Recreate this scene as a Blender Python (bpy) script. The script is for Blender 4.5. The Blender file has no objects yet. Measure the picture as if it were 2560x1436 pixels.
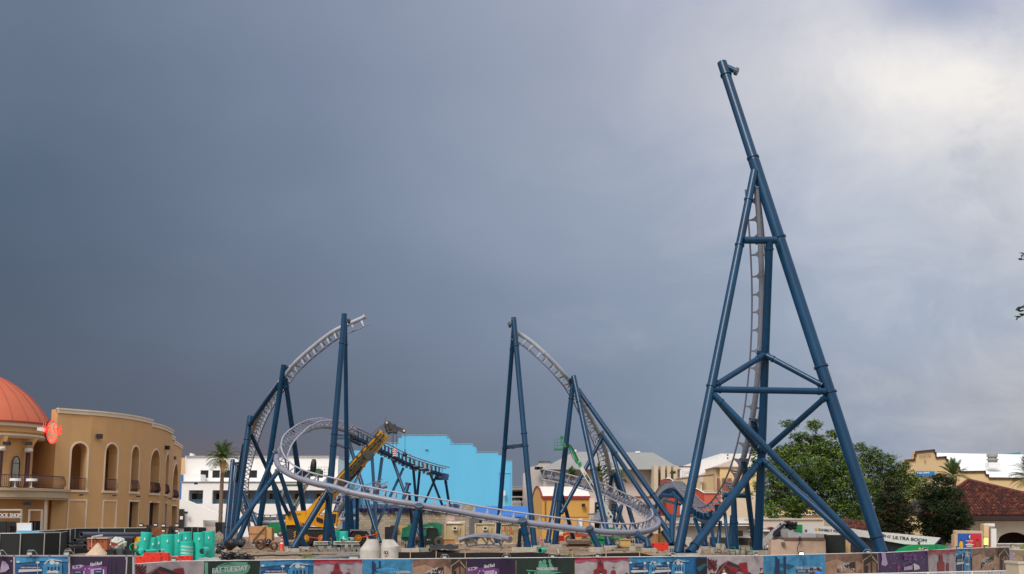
import bpy, math, random
from mathutils import Vector, Matrix
random.seed(7)
S = bpy.context.scene
COL = S.collection
V = Vector
# ------------------------------------------------------------------ camera
F = 3200.0
PITCH = math.atan(582 / 3200)
CP, SP = math.cos(PITCH), math.sin(PITCH)
CZ = 4.75
cam = bpy.data.cameras.new('camera')
cam.lens = 45.0; cam.sensor_width = 36.0; cam.clip_end = 9000; cam.clip_start = 0.1
camo = bpy.data.objects.new('camera', cam); COL.objects.link(camo)
camo.location = (0, 0, CZ); camo.rotation_euler = (math.radians(90) + PITCH, 0, 0)
S.camera = camo
S.render.resolution_x = 1024; S.render.resolution_y = 574
# ------------------------------------------------------------------ world
SUN_EL, SUN_AZ = math.radians(48), math.radians(205)   # azimuth measured from +Y towards +X
wd = bpy.data.worlds.new('World'); S.world = wd; wd.use_nodes = True
nt = wd.node_tree; nt.nodes.clear()
def N(t, **k):
    n = nt.nodes.new(t)
    for a, b in k.items(): setattr(n, a, b)
    return n
def L(a, b): nt.links.new(a, b)
def mth(op, a, b=None, c=None, clamp=False):
    n = N('ShaderNodeMath', operation=op); n.use_clamp = clamp
    for i, v in enumerate((a, b, c)):
        if v is None: continue
        if hasattr(v, 'links'): L(v, n.inputs[i])
        else: n.inputs[i].default_value = v
    return n.outputs[0]
def mix(f, a, b, bt='MIX'):
    n = N('ShaderNodeMix', data_type='RGBA', blend_type=bt)
    for s, v in ((n.inputs[0], f), (n.inputs[6], a), (n.inputs[7], b)):
        if hasattr(v, 'links'): L(v, s)
        else: s.default_value = (*v, 1) if hasattr(v, '__len__') else v
    return n.outputs[2]
def N_comb(a):
    n = N('ShaderNodeCombineColor')
    for i in range(3): L(a, n.inputs[i])
    return n.outputs[0]
def lin(c):
    return tuple(((v / 255) / 12.92 if v / 255 <= .04045 else ((v / 255 + .055) / 1.055) ** 2.4) for v in c)
out = N('ShaderNodeOutputWorld'); bg = N('ShaderNodeBackground'); L(bg.outputs[0], out.inputs[0])
sky = N('ShaderNodeTexSky', sky_type='NISHITA'); sky.sun_disc = False
sky.sun_elevation = SUN_EL; sky.sun_rotation = SUN_AZ; sky.air_density = 1.2; sky.dust_density = 2.0
tc = N('ShaderNodeTexCoord'); sx = N('ShaderNodeSeparateXYZ'); L(tc.outputs['Generated'], sx.inputs[0])
yy = mth('MAXIMUM', sx.outputs[1], 0.05)
u0 = mth('DIVIDE', sx.outputs[0], yy); v0 = mth('DIVIDE', sx.outputs[2], yy)
def noise(scale, detail=4, rough=.55, dist=0, off=(0, 0, 0), st=(1, 1, 1)):
    mp = N('ShaderNodeMapping'); mp.inputs['Location'].default_value = off; mp.inputs['Scale'].default_value = st
    L(tc.outputs['Generated'], mp.inputs[0])
    n = N('ShaderNodeTexNoise'); L(mp.outputs[0], n.inputs[0])
    n.inputs['Scale'].default_value = scale; n.inputs['Detail'].default_value = detail
    n.inputs['Roughness'].default_value = rough; n.inputs['Distortion'].default_value = dist
    return n.outputs[0]
n1 = noise(5.0, 3, .5, .3, (3, 1, 0), (1, 1, 1.4)); n2 = noise(9, 7, .58, .5, (1, 4, 2), (1, 1, 1.6))
u = mth('ADD', u0, mth('MULTIPLY', mth('SUBTRACT', n1, .5), .10))
v = mth('ADD', v0, mth('MULTIPLY', mth('SUBTRACT', n1, .5), .05))
us = mth('MULTIPLY_ADD', u, 1 / 0.8, 0.5, clamp=True)      # -0.4..0.4 -> 0..1
def ramp(cols):
    r = N('ShaderNodeValToRGB'); L(us, r.inputs[0]); e = r.color_ramp.elements
    r.color_ramp.interpolation = 'B_SPLINE'
    while len(e) > 1: e.remove(e[-1])
    e[0].position = cols[0][0]; e[0].color = (*lin(cols[0][1]), 1)
    for p, c in cols[1:]:
        q = e.new(p); q.color = (*lin(c), 1)
    return r.outputs[0]
rows = [
 (0.040, [(0, (88, 92, 104)), (.12, (100, 98, 108)), (.2, (116, 104, 112)), (.27, (106, 108, 120)), (.5, (110, 121, 139)), (.66, (124, 139, 160)), (.8, (145, 158, 176)), (.9, (152, 163, 180)), (1, (168, 167, 173))]),
 (0.080, [(0, (88, 96, 111)), (.25, (100, 110, 127)), (.5, (116, 129, 150)), (.68, (134, 148, 169)), (.85, (154, 166, 184)), (1, (180, 180, 186))]),
 (0.165, [(0, (84, 97, 116)), (.25, (110, 123, 144)), (.5, (128, 142, 165)), (.75, (156, 169, 189)), (.9, (168, 180, 198)), (1, (176, 184, 199))]),
 (0.260, [(0, (86, 102, 123)), (.25, (114, 129, 152)), (.5, (142, 155, 177)), (.75, (176, 185, 203)), (.9, (190, 197, 210)), (1, (208, 210, 217))]),
 (0.345, [(0, (98, 114, 135)), (.25, (122, 136, 160)), (.5, (146, 157, 179)), (.75, (192, 196, 209)), (.92, (228, 226, 228)), (1, (224, 222, 224))]),
 (0.430, [(0, (104, 120, 141)), (.25, (130, 143, 166)), (.5, (152, 162, 183)), (.75, (190, 194, 209)), (.88, (204, 206, 217)), (1, (196, 200, 214))]),
]
colr = ramp(rows[0][1])
for i in range(1, len(rows)):
    a, b = rows[i - 1][0], rows[i][0]
    f = mth('MULTIPLY_ADD', v, 1 / (b - a), -a / (b - a), clamp=True)
    f = mth('MULTIPLY', mth('MULTIPLY', f, f), mth('MULTIPLY_ADD', f, -2, 3))
    colr = mix(f, colr, ramp(rows[i][1]))
# soft cloud relief, stronger to the right where the storm edge breaks up
msk = mth('MULTIPLY_ADD', u0, 2.2, 0.05, clamp=True)
rel = mth('MULTIPLY', mth('SUBTRACT', n2, .5), mth('MULTIPLY_ADD', msk, 1.35, .04))
colr = mix(mth('MULTIPLY', rel, 1.0, clamp=True), colr, lin((240, 236, 236)))
colr = mix(mth('MULTIPLY', rel, -0.9, clamp=True), colr, lin((118, 132, 158)))
n3 = noise(8.0, 9, .58, .35, (7, 2, 5), (1, 1, 1.35))
wisp = mth('MULTIPLY', mth('MULTIPLY_ADD', n3, 9, -4.95, clamp=True), mth('MULTIPLY_ADD', u0, 3.2, -.42, clamp=True))
colr = mix(mth('MULTIPLY', wisp, .30), colr, lin((232, 226, 226)))
shade = mth('MULTIPLY', mth('MULTIPLY_ADD', n3, -9, 4.0, clamp=True), mth('MULTIPLY_ADD', u0, 3.2, -.42, clamp=True))
colr = mix(mth('MULTIPLY', shade, .32), colr, lin((140, 153, 177)))
# bright cumulus edge high on the right
du = mth('DIVIDE', mth('SUBTRACT', u, .37), .12); dv = mth('DIVIDE', mth('SUBTRACT', v, .36), .06)
g = mth('EXPONENT', mth('MULTIPLY', mth('ADD', mth('MULTIPLY', du, du), mth('MULTIPLY', dv, dv)), -1.0))
g = mth('MULTIPLY', g, mth('MULTIPLY_ADD', n3, 4.5, -1.75, clamp=True))
colr = mix(mth('MULTIPLY', g, .75), colr, lin((250, 246, 240)))
du2 = mth('DIVIDE', mth('SUBTRACT', u, .355), .055); dv2 = mth('DIVIDE', mth('SUBTRACT', v, .425), .028)
g2 = mth('EXPONENT', mth('MULTIPLY', mth('ADD', mth('MULTIPLY', du2, du2), mth('MULTIPLY', dv2, dv2)), -1.0))
colr = mix(mth('MULTIPLY', g2, .85, clamp=True), colr, lin((158, 168, 194)))
lf = mth('MULTIPLY_ADD', u0, .12, 0.975)
colr = mix(1.0, colr, N_comb(mth('MINIMUM', lf, 1.0)), 'MULTIPLY')
skc = mix(1.0, sky.outputs[0], (.14, .132, .125), 'MULTIPLY')
# thin overcast veil over the open half of the sky behind the camera
skc = mix(.65, skc, (.98, .96, .95))
hz = mth('MULTIPLY_ADD', sx.outputs[2], 1.25, .45, clamp=False)
skc = mix(1.0, skc, N_comb(hz), 'MULTIPLY')
fy = mth('MULTIPLY_ADD', sx.outputs[1], 2.6, -0.25, clamp=True)
fin = mix(fy, skc, colr)
L(fin, bg.inputs[0]); bg.inputs[1].default_value = 1.0
sun = bpy.data.lights.new('sun', 'SUN'); sun.energy = 2.1; sun.angle = math.radians(20); sun.color = (1, .975, .94)
suno = bpy.data.objects.new('sun', sun); COL.objects.link(suno)
sd = V((math.sin(SUN_AZ) * math.cos(SUN_EL), math.cos(SUN_AZ) * math.cos(SUN_EL), math.sin(SUN_EL)))
suno.rotation_euler = (-sd).to_track_quat('-Z', 'Y').to_euler(); suno.location = sd * 200
S.view_settings.view_transform = 'Standard'; S.view_settings.look = 'None'
S.view_settings.exposure = 0.0; S.view_settings.gamma = 1.0
# ------------------------------------------------------------------ helpers
def W(x, y, D):
    dx = (x - 1280) / F; dy = (718 - y) / F
    vy = CP - dy * SP; vz = SP + dy * CP; t = D / vy
    return V((dx * t, D, CZ + vz * t))
def dep(P): return P[1] * CP + (P[2] - CZ) * SP
def proj(P):
    d = dep(P); yu = -P[1] * SP + (P[2] - CZ) * CP
    return 1280 + F * P[0] / d, 718 - F * yu / d
def XZ(x, D, z):
    return V(((x - 1280) / F * (D * CP + (z - CZ) * SP), D, z))
def wr(w, P): return w / 2 * dep(P) / F
MATS = {}
def mat(name, col, rough=.6, metal=0., var=.12, scale=1.5, bump=0., emit=None, spec=.5, streak=0., coat=0., trans=0.):
    if name in MATS: return MATS[name]
    m = bpy.data.materials.new(name); m.use_nodes = True; t = m.node_tree
    b = t.nodes['Principled BSDF']; b.inputs['Roughness'].default_value = rough
    b.inputs['Metallic'].default_value = metal; b.inputs['Specular IOR Level'].default_value = spec
    if coat: b.inputs['Coat Weight'].default_value = coat
    if emit:
        b.inputs['Emission Color'].default_value = (*col, 1); b.inputs['Emission Strength'].default_value = emit
    b.inputs['Base Color'].default_value = (*col, 1)
    if var > 0:
        c = t.nodes.new('ShaderNodeTexCoord'); n = t.nodes.new('ShaderNodeTexNoise')
        mp = t.nodes.new('ShaderNodeMapping'); t.links.new(c.outputs['Object'], mp.inputs[0]); t.links.new(mp.outputs[0], n.inputs[0])
        if streak: mp.inputs['Scale'].default_value = (1, 1, 1 / streak)
        n.inputs['Scale'].default_value = scale; n.inputs['Detail'].default_value = 8; n.inputs['Roughness'].default_value = .65
        r = t.nodes.new('ShaderNodeValToRGB'); t.links.new(n.outputs[0], r.inputs[0])
        r.color_ramp.elements[0].position = .3; r.color_ramp.elements[1].position = .72
        r.color_ramp.elements[0].color = (*[max(0, v * (1 - var)) for v in col], 1)
        r.color_ramp.elements[1].color = (*[min(1, v * (1 + var)) for v in col], 1)
        t.links.new(r.outputs[0], b.inputs['Base Color'])
        if bump:
            bp = t.nodes.new('ShaderNodeBump'); bp.inputs['Strength'].default_value = bump; bp.inputs['Distance'].default_value = .05
            t.links.new(n.outputs[0], bp.inputs['Height']); t.links.new(bp.outputs[0], b.inputs['Normal'])
    MATS[name] = m
    return m
ORG = {}
class MB:
    def __init__(s): s.v = []; s.f = []; s.m = []; s.k = 0
    def face(s, pts):
        i = len(s.v); s.v += [tuple(p) for p in pts]; s.f.append(tuple(range(i, i + len(pts)))); s.m.append(s.k)
    def hexa(s, a):   # 8 corners: bottom 0-3, top 4-7
        i = len(s.v); s.v += [tuple(p) for p in a]
        for q in ((0, 3, 2, 1), (4, 5, 6, 7), (0, 1, 5, 4), (1, 2, 6, 5), (2, 3, 7, 6), (3, 0, 4, 7)):
            s.f.append(tuple(i + k for k in q)); s.m.append(s.k)
        return s
    def box(s, c, d, rz=0):
        c = V(c); a = []
        for dz in (-1, 1):
            for dx, dy in ((-1, -1), (1, -1), (1, 1), (-1, 1)):
                p = V((dx * d[0] / 2, dy * d[1] / 2, dz * d[2] / 2))
                if rz: p.rotate(Matrix.Rotation(rz, 3, 'Z'))
                a.append(c + p)
        return s.hexa(a)
    def beam(s, a, b, w, h, up=V((0, 0, 1))):   # box beam between two points
        a, b = V(a), V(b); t = (b - a).normalized(); x = t.cross(V(up))
        if x.length < 1e-3: x = t.cross(V((0, 1, 0)))
        x.normalize(); y = x.cross(t)
        c = []
        for p in (a, b):
            for sx, sy in ((-1, -1), (1, -1), (1, 1), (-1, 1)): c.append(p + x * sx * w / 2 + y * sy * h / 2)
        return s.hexa(c)
    def prism(s, poly, D, th):                 # outline on pixels, extruded in depth at constant world X and Z
        P = [W(x, y, D) for x, y in poly]
        return s.ext(P, V((0, th, 0)))
    def ext(s, P, d):
        i = len(s.v); n = len(P)
        s.v += [tuple(p) for p in P] + [tuple(V(p) + d) for p in P]
        s.f.append(tuple(range(i, i + n))); s.m.append(s.k)
        s.f.append(tuple(range(i + 2 * n - 1, i + n - 1, -1))); s.m.append(s.k)
        for k in range(n):
            l = (k + 1) % n; s.f.append((i + k, i + n + k, i + n + l, i + l)); s.m.append(s.k)
        return s
    def rpx(s, x0, y0, x1, y1, D, th):
        return s.prism([(x0, y0), (x1, y0), (x1, y1), (x0, y1)], D, th)
    def tube(s, pts, r, n=14, cap=True):
        pts = [V(p) for p in pts]; m = len(pts)
        if not hasattr(r, '__len__'): r = [r] * m
        T = []
        for i in range(m):
            a = pts[max(i - 1, 0)]; b = pts[min(i + 1, m - 1)]; t = b - a
            T.append(t.normalized() if t.length > 1e-9 else (T[-1] if T else V((0, 0, 1))))
        x = T[0].cross(V((0, 0, 1)))
        if x.length < .05: x = T[0].cross(V((0, 1, 0)))
        x.normalize(); base = len(s.v)
        for i in range(m):
            x = (x - T[i] * x.dot(T[i])).normalized(); y = T[i].cross(x)
            for k in range(n):
                a = 2 * math.pi * k / n; s.v.append(tuple(pts[i] + (x * math.cos(a) + y * math.sin(a)) * r[i]))
        for i in range(m - 1):
            for k in range(n):
                l = (k + 1) % n; s.f.append((base + i * n + k, base + i * n + l, base + (i + 1) * n + l, base + (i + 1) * n + k)); s.m.append(s.k)
        if cap:
            s.f.append(tuple(base + k for k in range(n - 1, -1, -1))); s.m.append(s.k)
            s.f.append(tuple(base + (m - 1) * n + k for k in range(n))); s.m.append(s.k)
        return s
    def pipe(s, a, b, ro, ri, n=20):           # hollow open pipe
        a, b = V(a), V(b); t = (b - a).normalized(); x = t.cross(V((0, 0, 1)))
        if x.length < .05: x = t.cross(V((0, 1, 0)))
        x.normalize(); y = x.cross(t); i = len(s.v)
        for p in (a, b):
            for r in (ro, ri):
                for k in range(n):
                    q = 2 * math.pi * k / n; s.v.append(tuple(p + (x * math.cos(q) + y * math.sin(q)) * r))
        for k in range(n):
            l = (k + 1) % n
            s.f += [(i + k, i + l, i + 2 * n + l, i + 2 * n + k), (i + n + l, i + n + k, i + 3 * n + k, i + 3 * n + l),
                    (i + l, i + k, i + n + k, i + n + l), (i + 2 * n + k, i + 2 * n + l, i + 3 * n + l, i + 3 * n + k)]
            s.m += [s.k] * 4
        return s
    def cyl(s, c, axis, r, h, n=24):
        c = V(c); a = V(axis).normalized(); return s.tube([c - a * h / 2, c + a * h / 2], r, n)
    def lathe(s, c, prof, n=24, axis=V((0, 0, 1))):
        pts = [V(c) + V(axis) * z for r, z in prof]; return s.tube(pts, [max(r, .002) for r, z in prof], n)
    def build(s, name, mats, parent=None, smooth=False, at=None, world=True):
        if not isinstance(mats, (list, tuple)): mats = [mats]
        me = bpy.data.meshes.new(name)
        o = V((0, 0, 0))
        if parent is not None: o = ORG.get(parent.name, o) if world else o
        elif at is not None: o = V(at)
        me.from_pydata([(p[0] - o.x, p[1] - o.y, p[2] - o.z) for p in s.v] if world or at is not None else s.v, [], s.f)
        for m in mats: me.materials.append(m)
        if len(mats) > 1: me.polygons.foreach_set('material_index', s.m)
        me.validate(); me.update()
        ob = bpy.data.objects.new(name, me); COL.objects.link(ob)
        if parent is not None: ob.parent = parent; ORG[ob.name] = o
        else: ob.location = o; ORG[ob.name] = o
        if smooth:
            me.polygons.foreach_set('use_smooth', [True] * len(me.polygons))
            try: me.set_sharp_from_angle(angle=math.radians(38))
            except Exception: pass
        return ob
def tag(o, label=None, cat=None, group=None, kind=None):
    if label: o['label'] = label
    if cat: o['category'] = cat
    if group: o['group'] = group
    if kind: o['kind'] = kind
    return o
def thing(name, label, cat, loc=(0, 0, 0), rz=0, group=None):
    o = bpy.data.objects.new(name, None); COL.objects.link(o); o.empty_display_size = .3
    o.location = loc; o.rotation_euler = (0, 0, rz); ORG[o.name] = V(loc)
    return tag(o, label, cat, group)
def copy_tree(o, parent=None):
    c = o.copy(); COL.objects.link(c); c.parent = parent
    ORG[c.name] = ORG.get(o.name, V((0, 0, 0)))
    for ch in list(o.children): copy_tree(ch, c)
    return c
def catmull(pts, step):
    out = []; n = len(pts)
    P = lambda i: pts[min(max(i, 0), n - 1)]
    for i in range(n - 1):
        a, b, c, d = P(i - 1), P(i), P(i + 1), P(i + 2)
        L_ = (c[:3] and (V(c[:3]) - V(b[:3])).length); k = max(1, int(round(L_ / step)))
        for j in range(k):
            t = j / k
            out.append([.5 * ((2 * b[q]) + (-a[q] + c[q]) * t + (2 * a[q] - 5 * b[q] + 4 * c[q] - d[q]) * t * t + (-a[q] + 3 * b[q] - 3 * c[q] + d[q]) * t ** 3) for q in range(len(b))])
    out.append(list(pts[-1])); return out
def text(name, s, p0, xv, yv, m, parent, lift=.02, ex=.01, shear=0., bold=1.):
    c = bpy.data.curves.new('t', 'FONT'); c.body = s; c.extrude = 0; c.resolution_u = 3; c.offset = 0
    c.shear = shear
    o = bpy.data.objects.new('t', c); me = bpy.data.meshes.new_from_object(o)
    xs = [v.co.x for v in me.vertices]; ys = [v.co.y for v in me.vertices]
    x0, x1, y0, y1 = min(xs), max(xs), min(ys), max(ys)
    p0, xv, yv = V(p0), V(xv), V(yv); n = xv.cross(yv).normalized()
    mb = MB(); off = n * lift
    mp = [p0 + xv * ((v.co.x - x0) / (x1 - x0)) + yv * ((v.co.y - y0) / (y1 - y0)) + off for v in me.vertices]
    bo = xv.normalized() * yv.length * .05 * bold; nv = len(mp)
    for k in ((-1, 0, 1) if bold else (0,)):
        mb.v += [tuple(p + bo * k + n * .0015 * k) for p in mp]; b0_ = len(mb.v) - nv; mb.f += [tuple(i + b0_ for i in p.vertices) for p in me.polygons]
    mb.m = [0] * len(mb.f)
    bpy.data.objects.remove(o); bpy.data.curves.remove(c); bpy.data.meshes.remove(me)
    return mb.build(name, m, parent)
# ------------------------------------------------------------------ materials
m_blue = mat('support_blue_paint', (.0018, .040, .098), .30, var=.32, scale=.5, streak=3, spec=.36)
m_blue2 = mat('machinery_blue_paint', (.02, .06, .16), .45, var=.25, scale=1.2)
m_grey = mat('track_grey_paint', (.205, .215, .27), .4, var=.1, scale=.8, coat=.1)
m_greyd = mat('track_grey_used', (.15, .14, .145), .5, var=.15, scale=.8)
m_arch = mat('arch_top_lit_grey', (.33, .35, .40), .5, var=.08, scale=.8)  # track grey made paler: light from above put into the colour
m_tower = mat('tower_track_grey', (.165, .175, .21), .55, var=.1)
m_rail = mat('rail_grey_mauve', (.16, .155, .21), .45, var=.1)
m_steel = mat('bare_steel', (.45, .46, .48), .35, .8, var=.2)
m_bolt = mat('flange_bolts', (.035, .06, .10), .5, var=.3)
m_conc = mat('concrete', (.40, .365, .31), .9, var=.22, scale=2.5, bump=.3)
m_conl = mat('precast_concrete', (.50, .475, .43), .85, var=.15, scale=2, bump=.2)
m_black = mat('black_paint', (.012, .012, .014), .45, var=.3)
m_rubber = mat('tyre_rubber', (.022, .02, .019), .85, var=.3, scale=6, bump=.4)
m_rubberd = mat('muddy_tyre_rubber', (.10, .08, .06), .9, var=.4, scale=6, bump=.4)
m_glass = mat('dark_glass', (.012, .015, .018), .08, var=0, spec=.7)
m_yel = mat('crane_yellow', (.80, .36, .008), .35, var=.08, scale=1.0, coat=.2)
m_green = mat('lift_green', (.006, .27, .085), .4, var=.15, coat=.1)
m_greenh = mat('handler_green', (.006, .20, .10), .5, var=.3, scale=2)
m_white = mat('white_paint', (.74, .73, .71), .5, var=.06, scale=.7)
m_offw = mat('boom_white', (.66, .65, .62), .45, var=.06)
m_red = mat('barrier_red', (.72, .035, .015), .45, var=.15, scale=3)
m_cyan = mat('pipe_teal', (.012, .50, .38), .5, var=.14, scale=1.4)
m_pipe = mat('black_pipe', (.03, .035, .045), .45, var=.25)
m_pipeg = mat('grey_pipe', (.075, .085, .11), .5, var=.2)
m_wood = mat('plywood', (.52, .27, .12), .75, var=.18, scale=3, streak=4)
m_woodd = mat('old_timber', (.17, .11, .075), .85, var=.35, scale=3)
m_orange = mat('machine_orange', (.70, .10, .02), .5, var=.15)
m_fence = mat('dark_mesh_screen', (.012, .014, .015), .8, var=.2, scale=2)
m_galv = mat('galvanised_post', (.42, .42, .40), .5, .3, var=.15)
m_rust = mat('rusty_steel', (.28, .08, .03), .8, var=.4, scale=4)
# ------------------------------------------------------------------ coaster
def track(name, label, ctrl, rs, g=1.15, off=.85, tie=1.5, segs=None, rr=.075, mats=None, cat='coaster track', step=.3, collar=7.5, endcap=True, gus=1.):
    """ctrl: (x px, y px, depth, nx, ny, nz): centre line of the spine and direction spine -> rails"""
    mt = mats or (m_grey, m_grey, m_rail)
    pts = [[*W(c[0], c[1], c[2]), *V(c[3:6]).normalized()] for c in ctrl]
    r = catmull(pts, step); P = [V(a[:3]) for a in r]; n = len(P)
    root = thing(name, label, cat, P[0] * .5 + P[-1] * .5)
    T, NN, B = [], [], []
    for i in range(n):
        t = (P[min(i + 1, n - 1)] - P[max(i - 1, 0)]).normalized(); q = V(r[i][3:6]); q = (q - t * q.dot(t)).normalized()
        T.append(t); NN.append(q); B.append(t.cross(q).normalized())
    s = MB(); s.tube(P, rs, 16)
    d = 0; nxt = collar * .5
    for i in range(1, n):
        d += (P[i] - P[i - 1]).length
        if d > nxt:
            s.tube([P[i] - T[i] * .07, P[i] + T[i] * .07], rs * 1.13, 16); nxt += collar
    s.build('spine', mt[0], root, True)
    for sg in (-1, 1):
        MB().tube([P[i] + NN[i] * off + B[i] * sg * g / 2 for i in range(n)], rr, 8).build('rail', mt[2], root, True)
    tot = sum((P[i] - P[i - 1]).length for i in range(1, n)); tie = max(tie, tot / 97.5); d = 0; nxt = tie * .4; cnt = 0
    for i in range(1, n):
        d += (P[i] - P[i - 1]).length
        if d > nxt and cnt < 98:
            nxt += tie; cnt += 1; mb = MB(); t, q, b = T[i], NN[i], B[i]
            for sg in (-1, 1):
                R = q * off + b * sg * g / 2; dl = R.length; dn = R / dl; pr = dn.cross(t).normalized()
                prof = [(.36 * gus, rs * .85), (.20 * gus, rs + (dl - rs) * .14), (.11, rs + (dl - rs) * .34), (.06, rs + (dl - rs) * .62), (.04, dl)]
                poly = [P[i] + dn * h + t * w for w, h in prof] + [P[i] + dn * h - t * w for w, h in reversed(prof)]
                mb.ext([p - pr * .02 for p in poly], pr * .04)
            mb.beam(P[i] + q * off * .97 - b * g / 2, P[i] + q * off * .97 + b * g / 2, .12, .12, q)
            mb.build('crosstie', mt[1], root)
    if endcap:
        for e in (0, n - 1):
            MB().tube([P[e] - T[e] * .05, P[e] + T[e] * .05], rs * 1.25, 16).build('end_flange', mt[0], root, True)
    return root
FOOTZ = 2.28
def collar(mb, a, b, t, r, k=1.2):
    d = (b - a).normalized(); c = a + (b - a) * t
    mb.tube([c - d * .10, c - d * .075, c + d * .075, c + d * .10], [r * 1.02, r * k, r * k, r * 1.02], 18)
def flange(root, c, axis, r, th=.1):
    axis = V(axis).normalized(); mb = MB(); mb.tube([c - axis * th, c + axis * th], r, 22)
    f = mb.build('flange', m_bolt, root, True)
    x = axis.cross(V((0, 0, 1)));
    if x.length < .1: x = axis.cross(V((0, 1, 0)))
    x.normalize(); y = x.cross(axis); mb = MB()
    for k in range(14):
        a = 2 * math.pi * k / 14; p = c + (x * math.cos(a) + y * math.sin(a)) * r * .86
        mb.tube([p - axis * th * 1.5, p + axis * th * 1.5], .035, 5)
    mb.build('bolt_ring', m_steel, f)
def support(label, legs, flanges=(), stubs=(), footings=True, m=None, fsize=None, group='blue steel coaster supports', caps=()):
    """legs: (x0,y0,D0,w0, x1,y1,D1,w1, foot?, [collar fractions])"""
    m = m or m_blue
    bx = [l for l in legs if l[8]] or legs
    o = W(bx[0][4], bx[0][5], bx[0][6]); o.z = 2.0
    root = thing('coaster_support', label, 'coaster support', o, 0, group)
    for l in legs:
        a, b = W(l[0], l[1], l[2]), W(l[4], l[5], l[6]); r0, r1 = wr(l[3], a), wr(l[7], b)
        if l[8]:
            k = (FOOTZ - a.z) / (b.z - a.z)
            if l[8] == 2 or k > 1: b = a + (b - a) * k
        mb = MB(); mb.tube([a, b], [r0, r1], 20)
        for t in (l[9] if len(l) > 9 else ()): collar(mb, a, b, t, r0 + (r1 - r0) * t)
        mb.build('brace' if not l[8] and l[3] < 15 else 'leg', m, root, True)
        if l[8] and footings:
            fs = r1 * 2.6 if fsize is None else fsize
            q = MB(); q.box((b.x, b.y, b.z + .03), (fs * 1.15, fs * 1.15, .06))
            for sx in (-1, 1):
                for sy in (-1, 1): q.tube([(b.x + sx * fs * .5, b.y + sy * fs * .5, b.z), (b.x + sx * fs * .5, b.y + sy * fs * .5, b.z + .35)], .03, 6)
            q.build('base_plate', m_blue, root)
            q = MB(); q.box((b.x, b.y, b.z - .6), (fs * 1.7, fs * 1.7, 1.2)); q.build('footing', m_conc, root)
    for x, y, D, w, ax in flanges:
        c = W(x, y, D); flange(root, c, ax, wr(w, c))
    for (x0, y0, D0, w0, x1, y1, D1, w1) in stubs:
        a, b = W(x0, y0, D0), W(x1, y1, D1); MB().tube([a, b], [wr(w0, a), wr(w1, b)], 18).build('stub_arm', m, root, True)
    return root
# --- spike tower on the right
sp = support('huge blue leaning spike tower, tallest structure in the picture', [
    (1805, 157, 110, 24, 1885, 403, 107, 26, 0, [.13, .97]), (1885, 403, 107, 29, 2204, 1381, 100.5, 32, 2, [.215, .555, .62, .965]),
    (1886, 428, 106.4, 19, 1694, 1389, 98.5, 25, 2, [.085, .215, .595]),
    (1924, 600, 104.4, 19, 1894.5, 1386, 108, 22, 2, [.03, .37, .69]),
    (1861, 601, 104.4, 18.5, 1941, 601, 104.4, 18.5, 0, [.38]),
    (1783, 974, 101.7, 16.5, 2064, 979, 102.6, 16.5, 0, [.06, .94]),
    (1910, 888, 105.3, 14.5, 1789, 963, 102, 14.5, 0, [.12, .95]), (1916, 889, 105.3, 14.5, 2056, 964, 102.8, 14.5, 0, [.12, .95]),
    (1784, 986, 101.4, 16, 2174, 1383, 98.5, 19, 2, [.05, .51]), (1787, 992, 101.6, 15, 1900, 1128, 106.4, 15, 0, [.92]),
    (2063, 994, 102.4, 14, 1912, 1128, 106.4, 15, 0, [.04]),
    (1902, 1150, 106.6, 18, 1722, 1384, 98.4, 22, 2, [.06, .93]), (1906, 1150, 106.6, 16, 2166, 1383, 99.5, 18, 2, [.05])],
    flanges=[(1841, 179, 109.6, 21, (.9, -.25, -.45))], stubs=[(1812, 166, 109.9, 15, 1840, 178.5, 109.6, 15)], group='blue steel coaster supports')
W_ = W
track('launch_track', 'grey and blue track that dips between hills and climbs vertically inside the spike tower', [
    (1657, 1262, 215, 0, 0, 1), (1645, 1262, 195, 0, 0, 1), (1655, 1240, 175, 0, .15, 1), (1672, 1224, 160, 0, .06, 1), (1692, 1222, 150, 0, 0, 1), (1715, 1248, 138, 0, -.35, 1), (1743, 1277, 128, 0, -.2, 1),
    (1768, 1289, 121, 0, .05, 1), (1790, 1282, 117.0, 0, .35, 1), (1812, 1257, 113.6, 0, .8, 1), (1832, 1222, 111.3, 0, 1.4, .9), (1848, 1182, 109.8, 0, 2, .7), (1860, 1140, 108.9, 0, 3, .5),
    (1873, 1085, 108.2, 0, 1, .12), (1884, 1028, 107.8, 0, 1, .08), (1893, 955, 107.5, 0, 1, .05), (1900, 870, 107.2, 0, 1, 0), (1903, 780, 107, 0, 1, 0), (1904, 690, 106.8, -.1, 1, 0), (1900, 585, 106.6, -.2, 1, 0), (1896, 530, 106.5, -.25, 1, 0), (1891, 470, 106.4, -.3, 1, 0)],
    .235, g=1.3, off=.75, tie=1.62, rr=.08, gus=1.1, mats=(m_tower, m_tower, m_rail))
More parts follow.
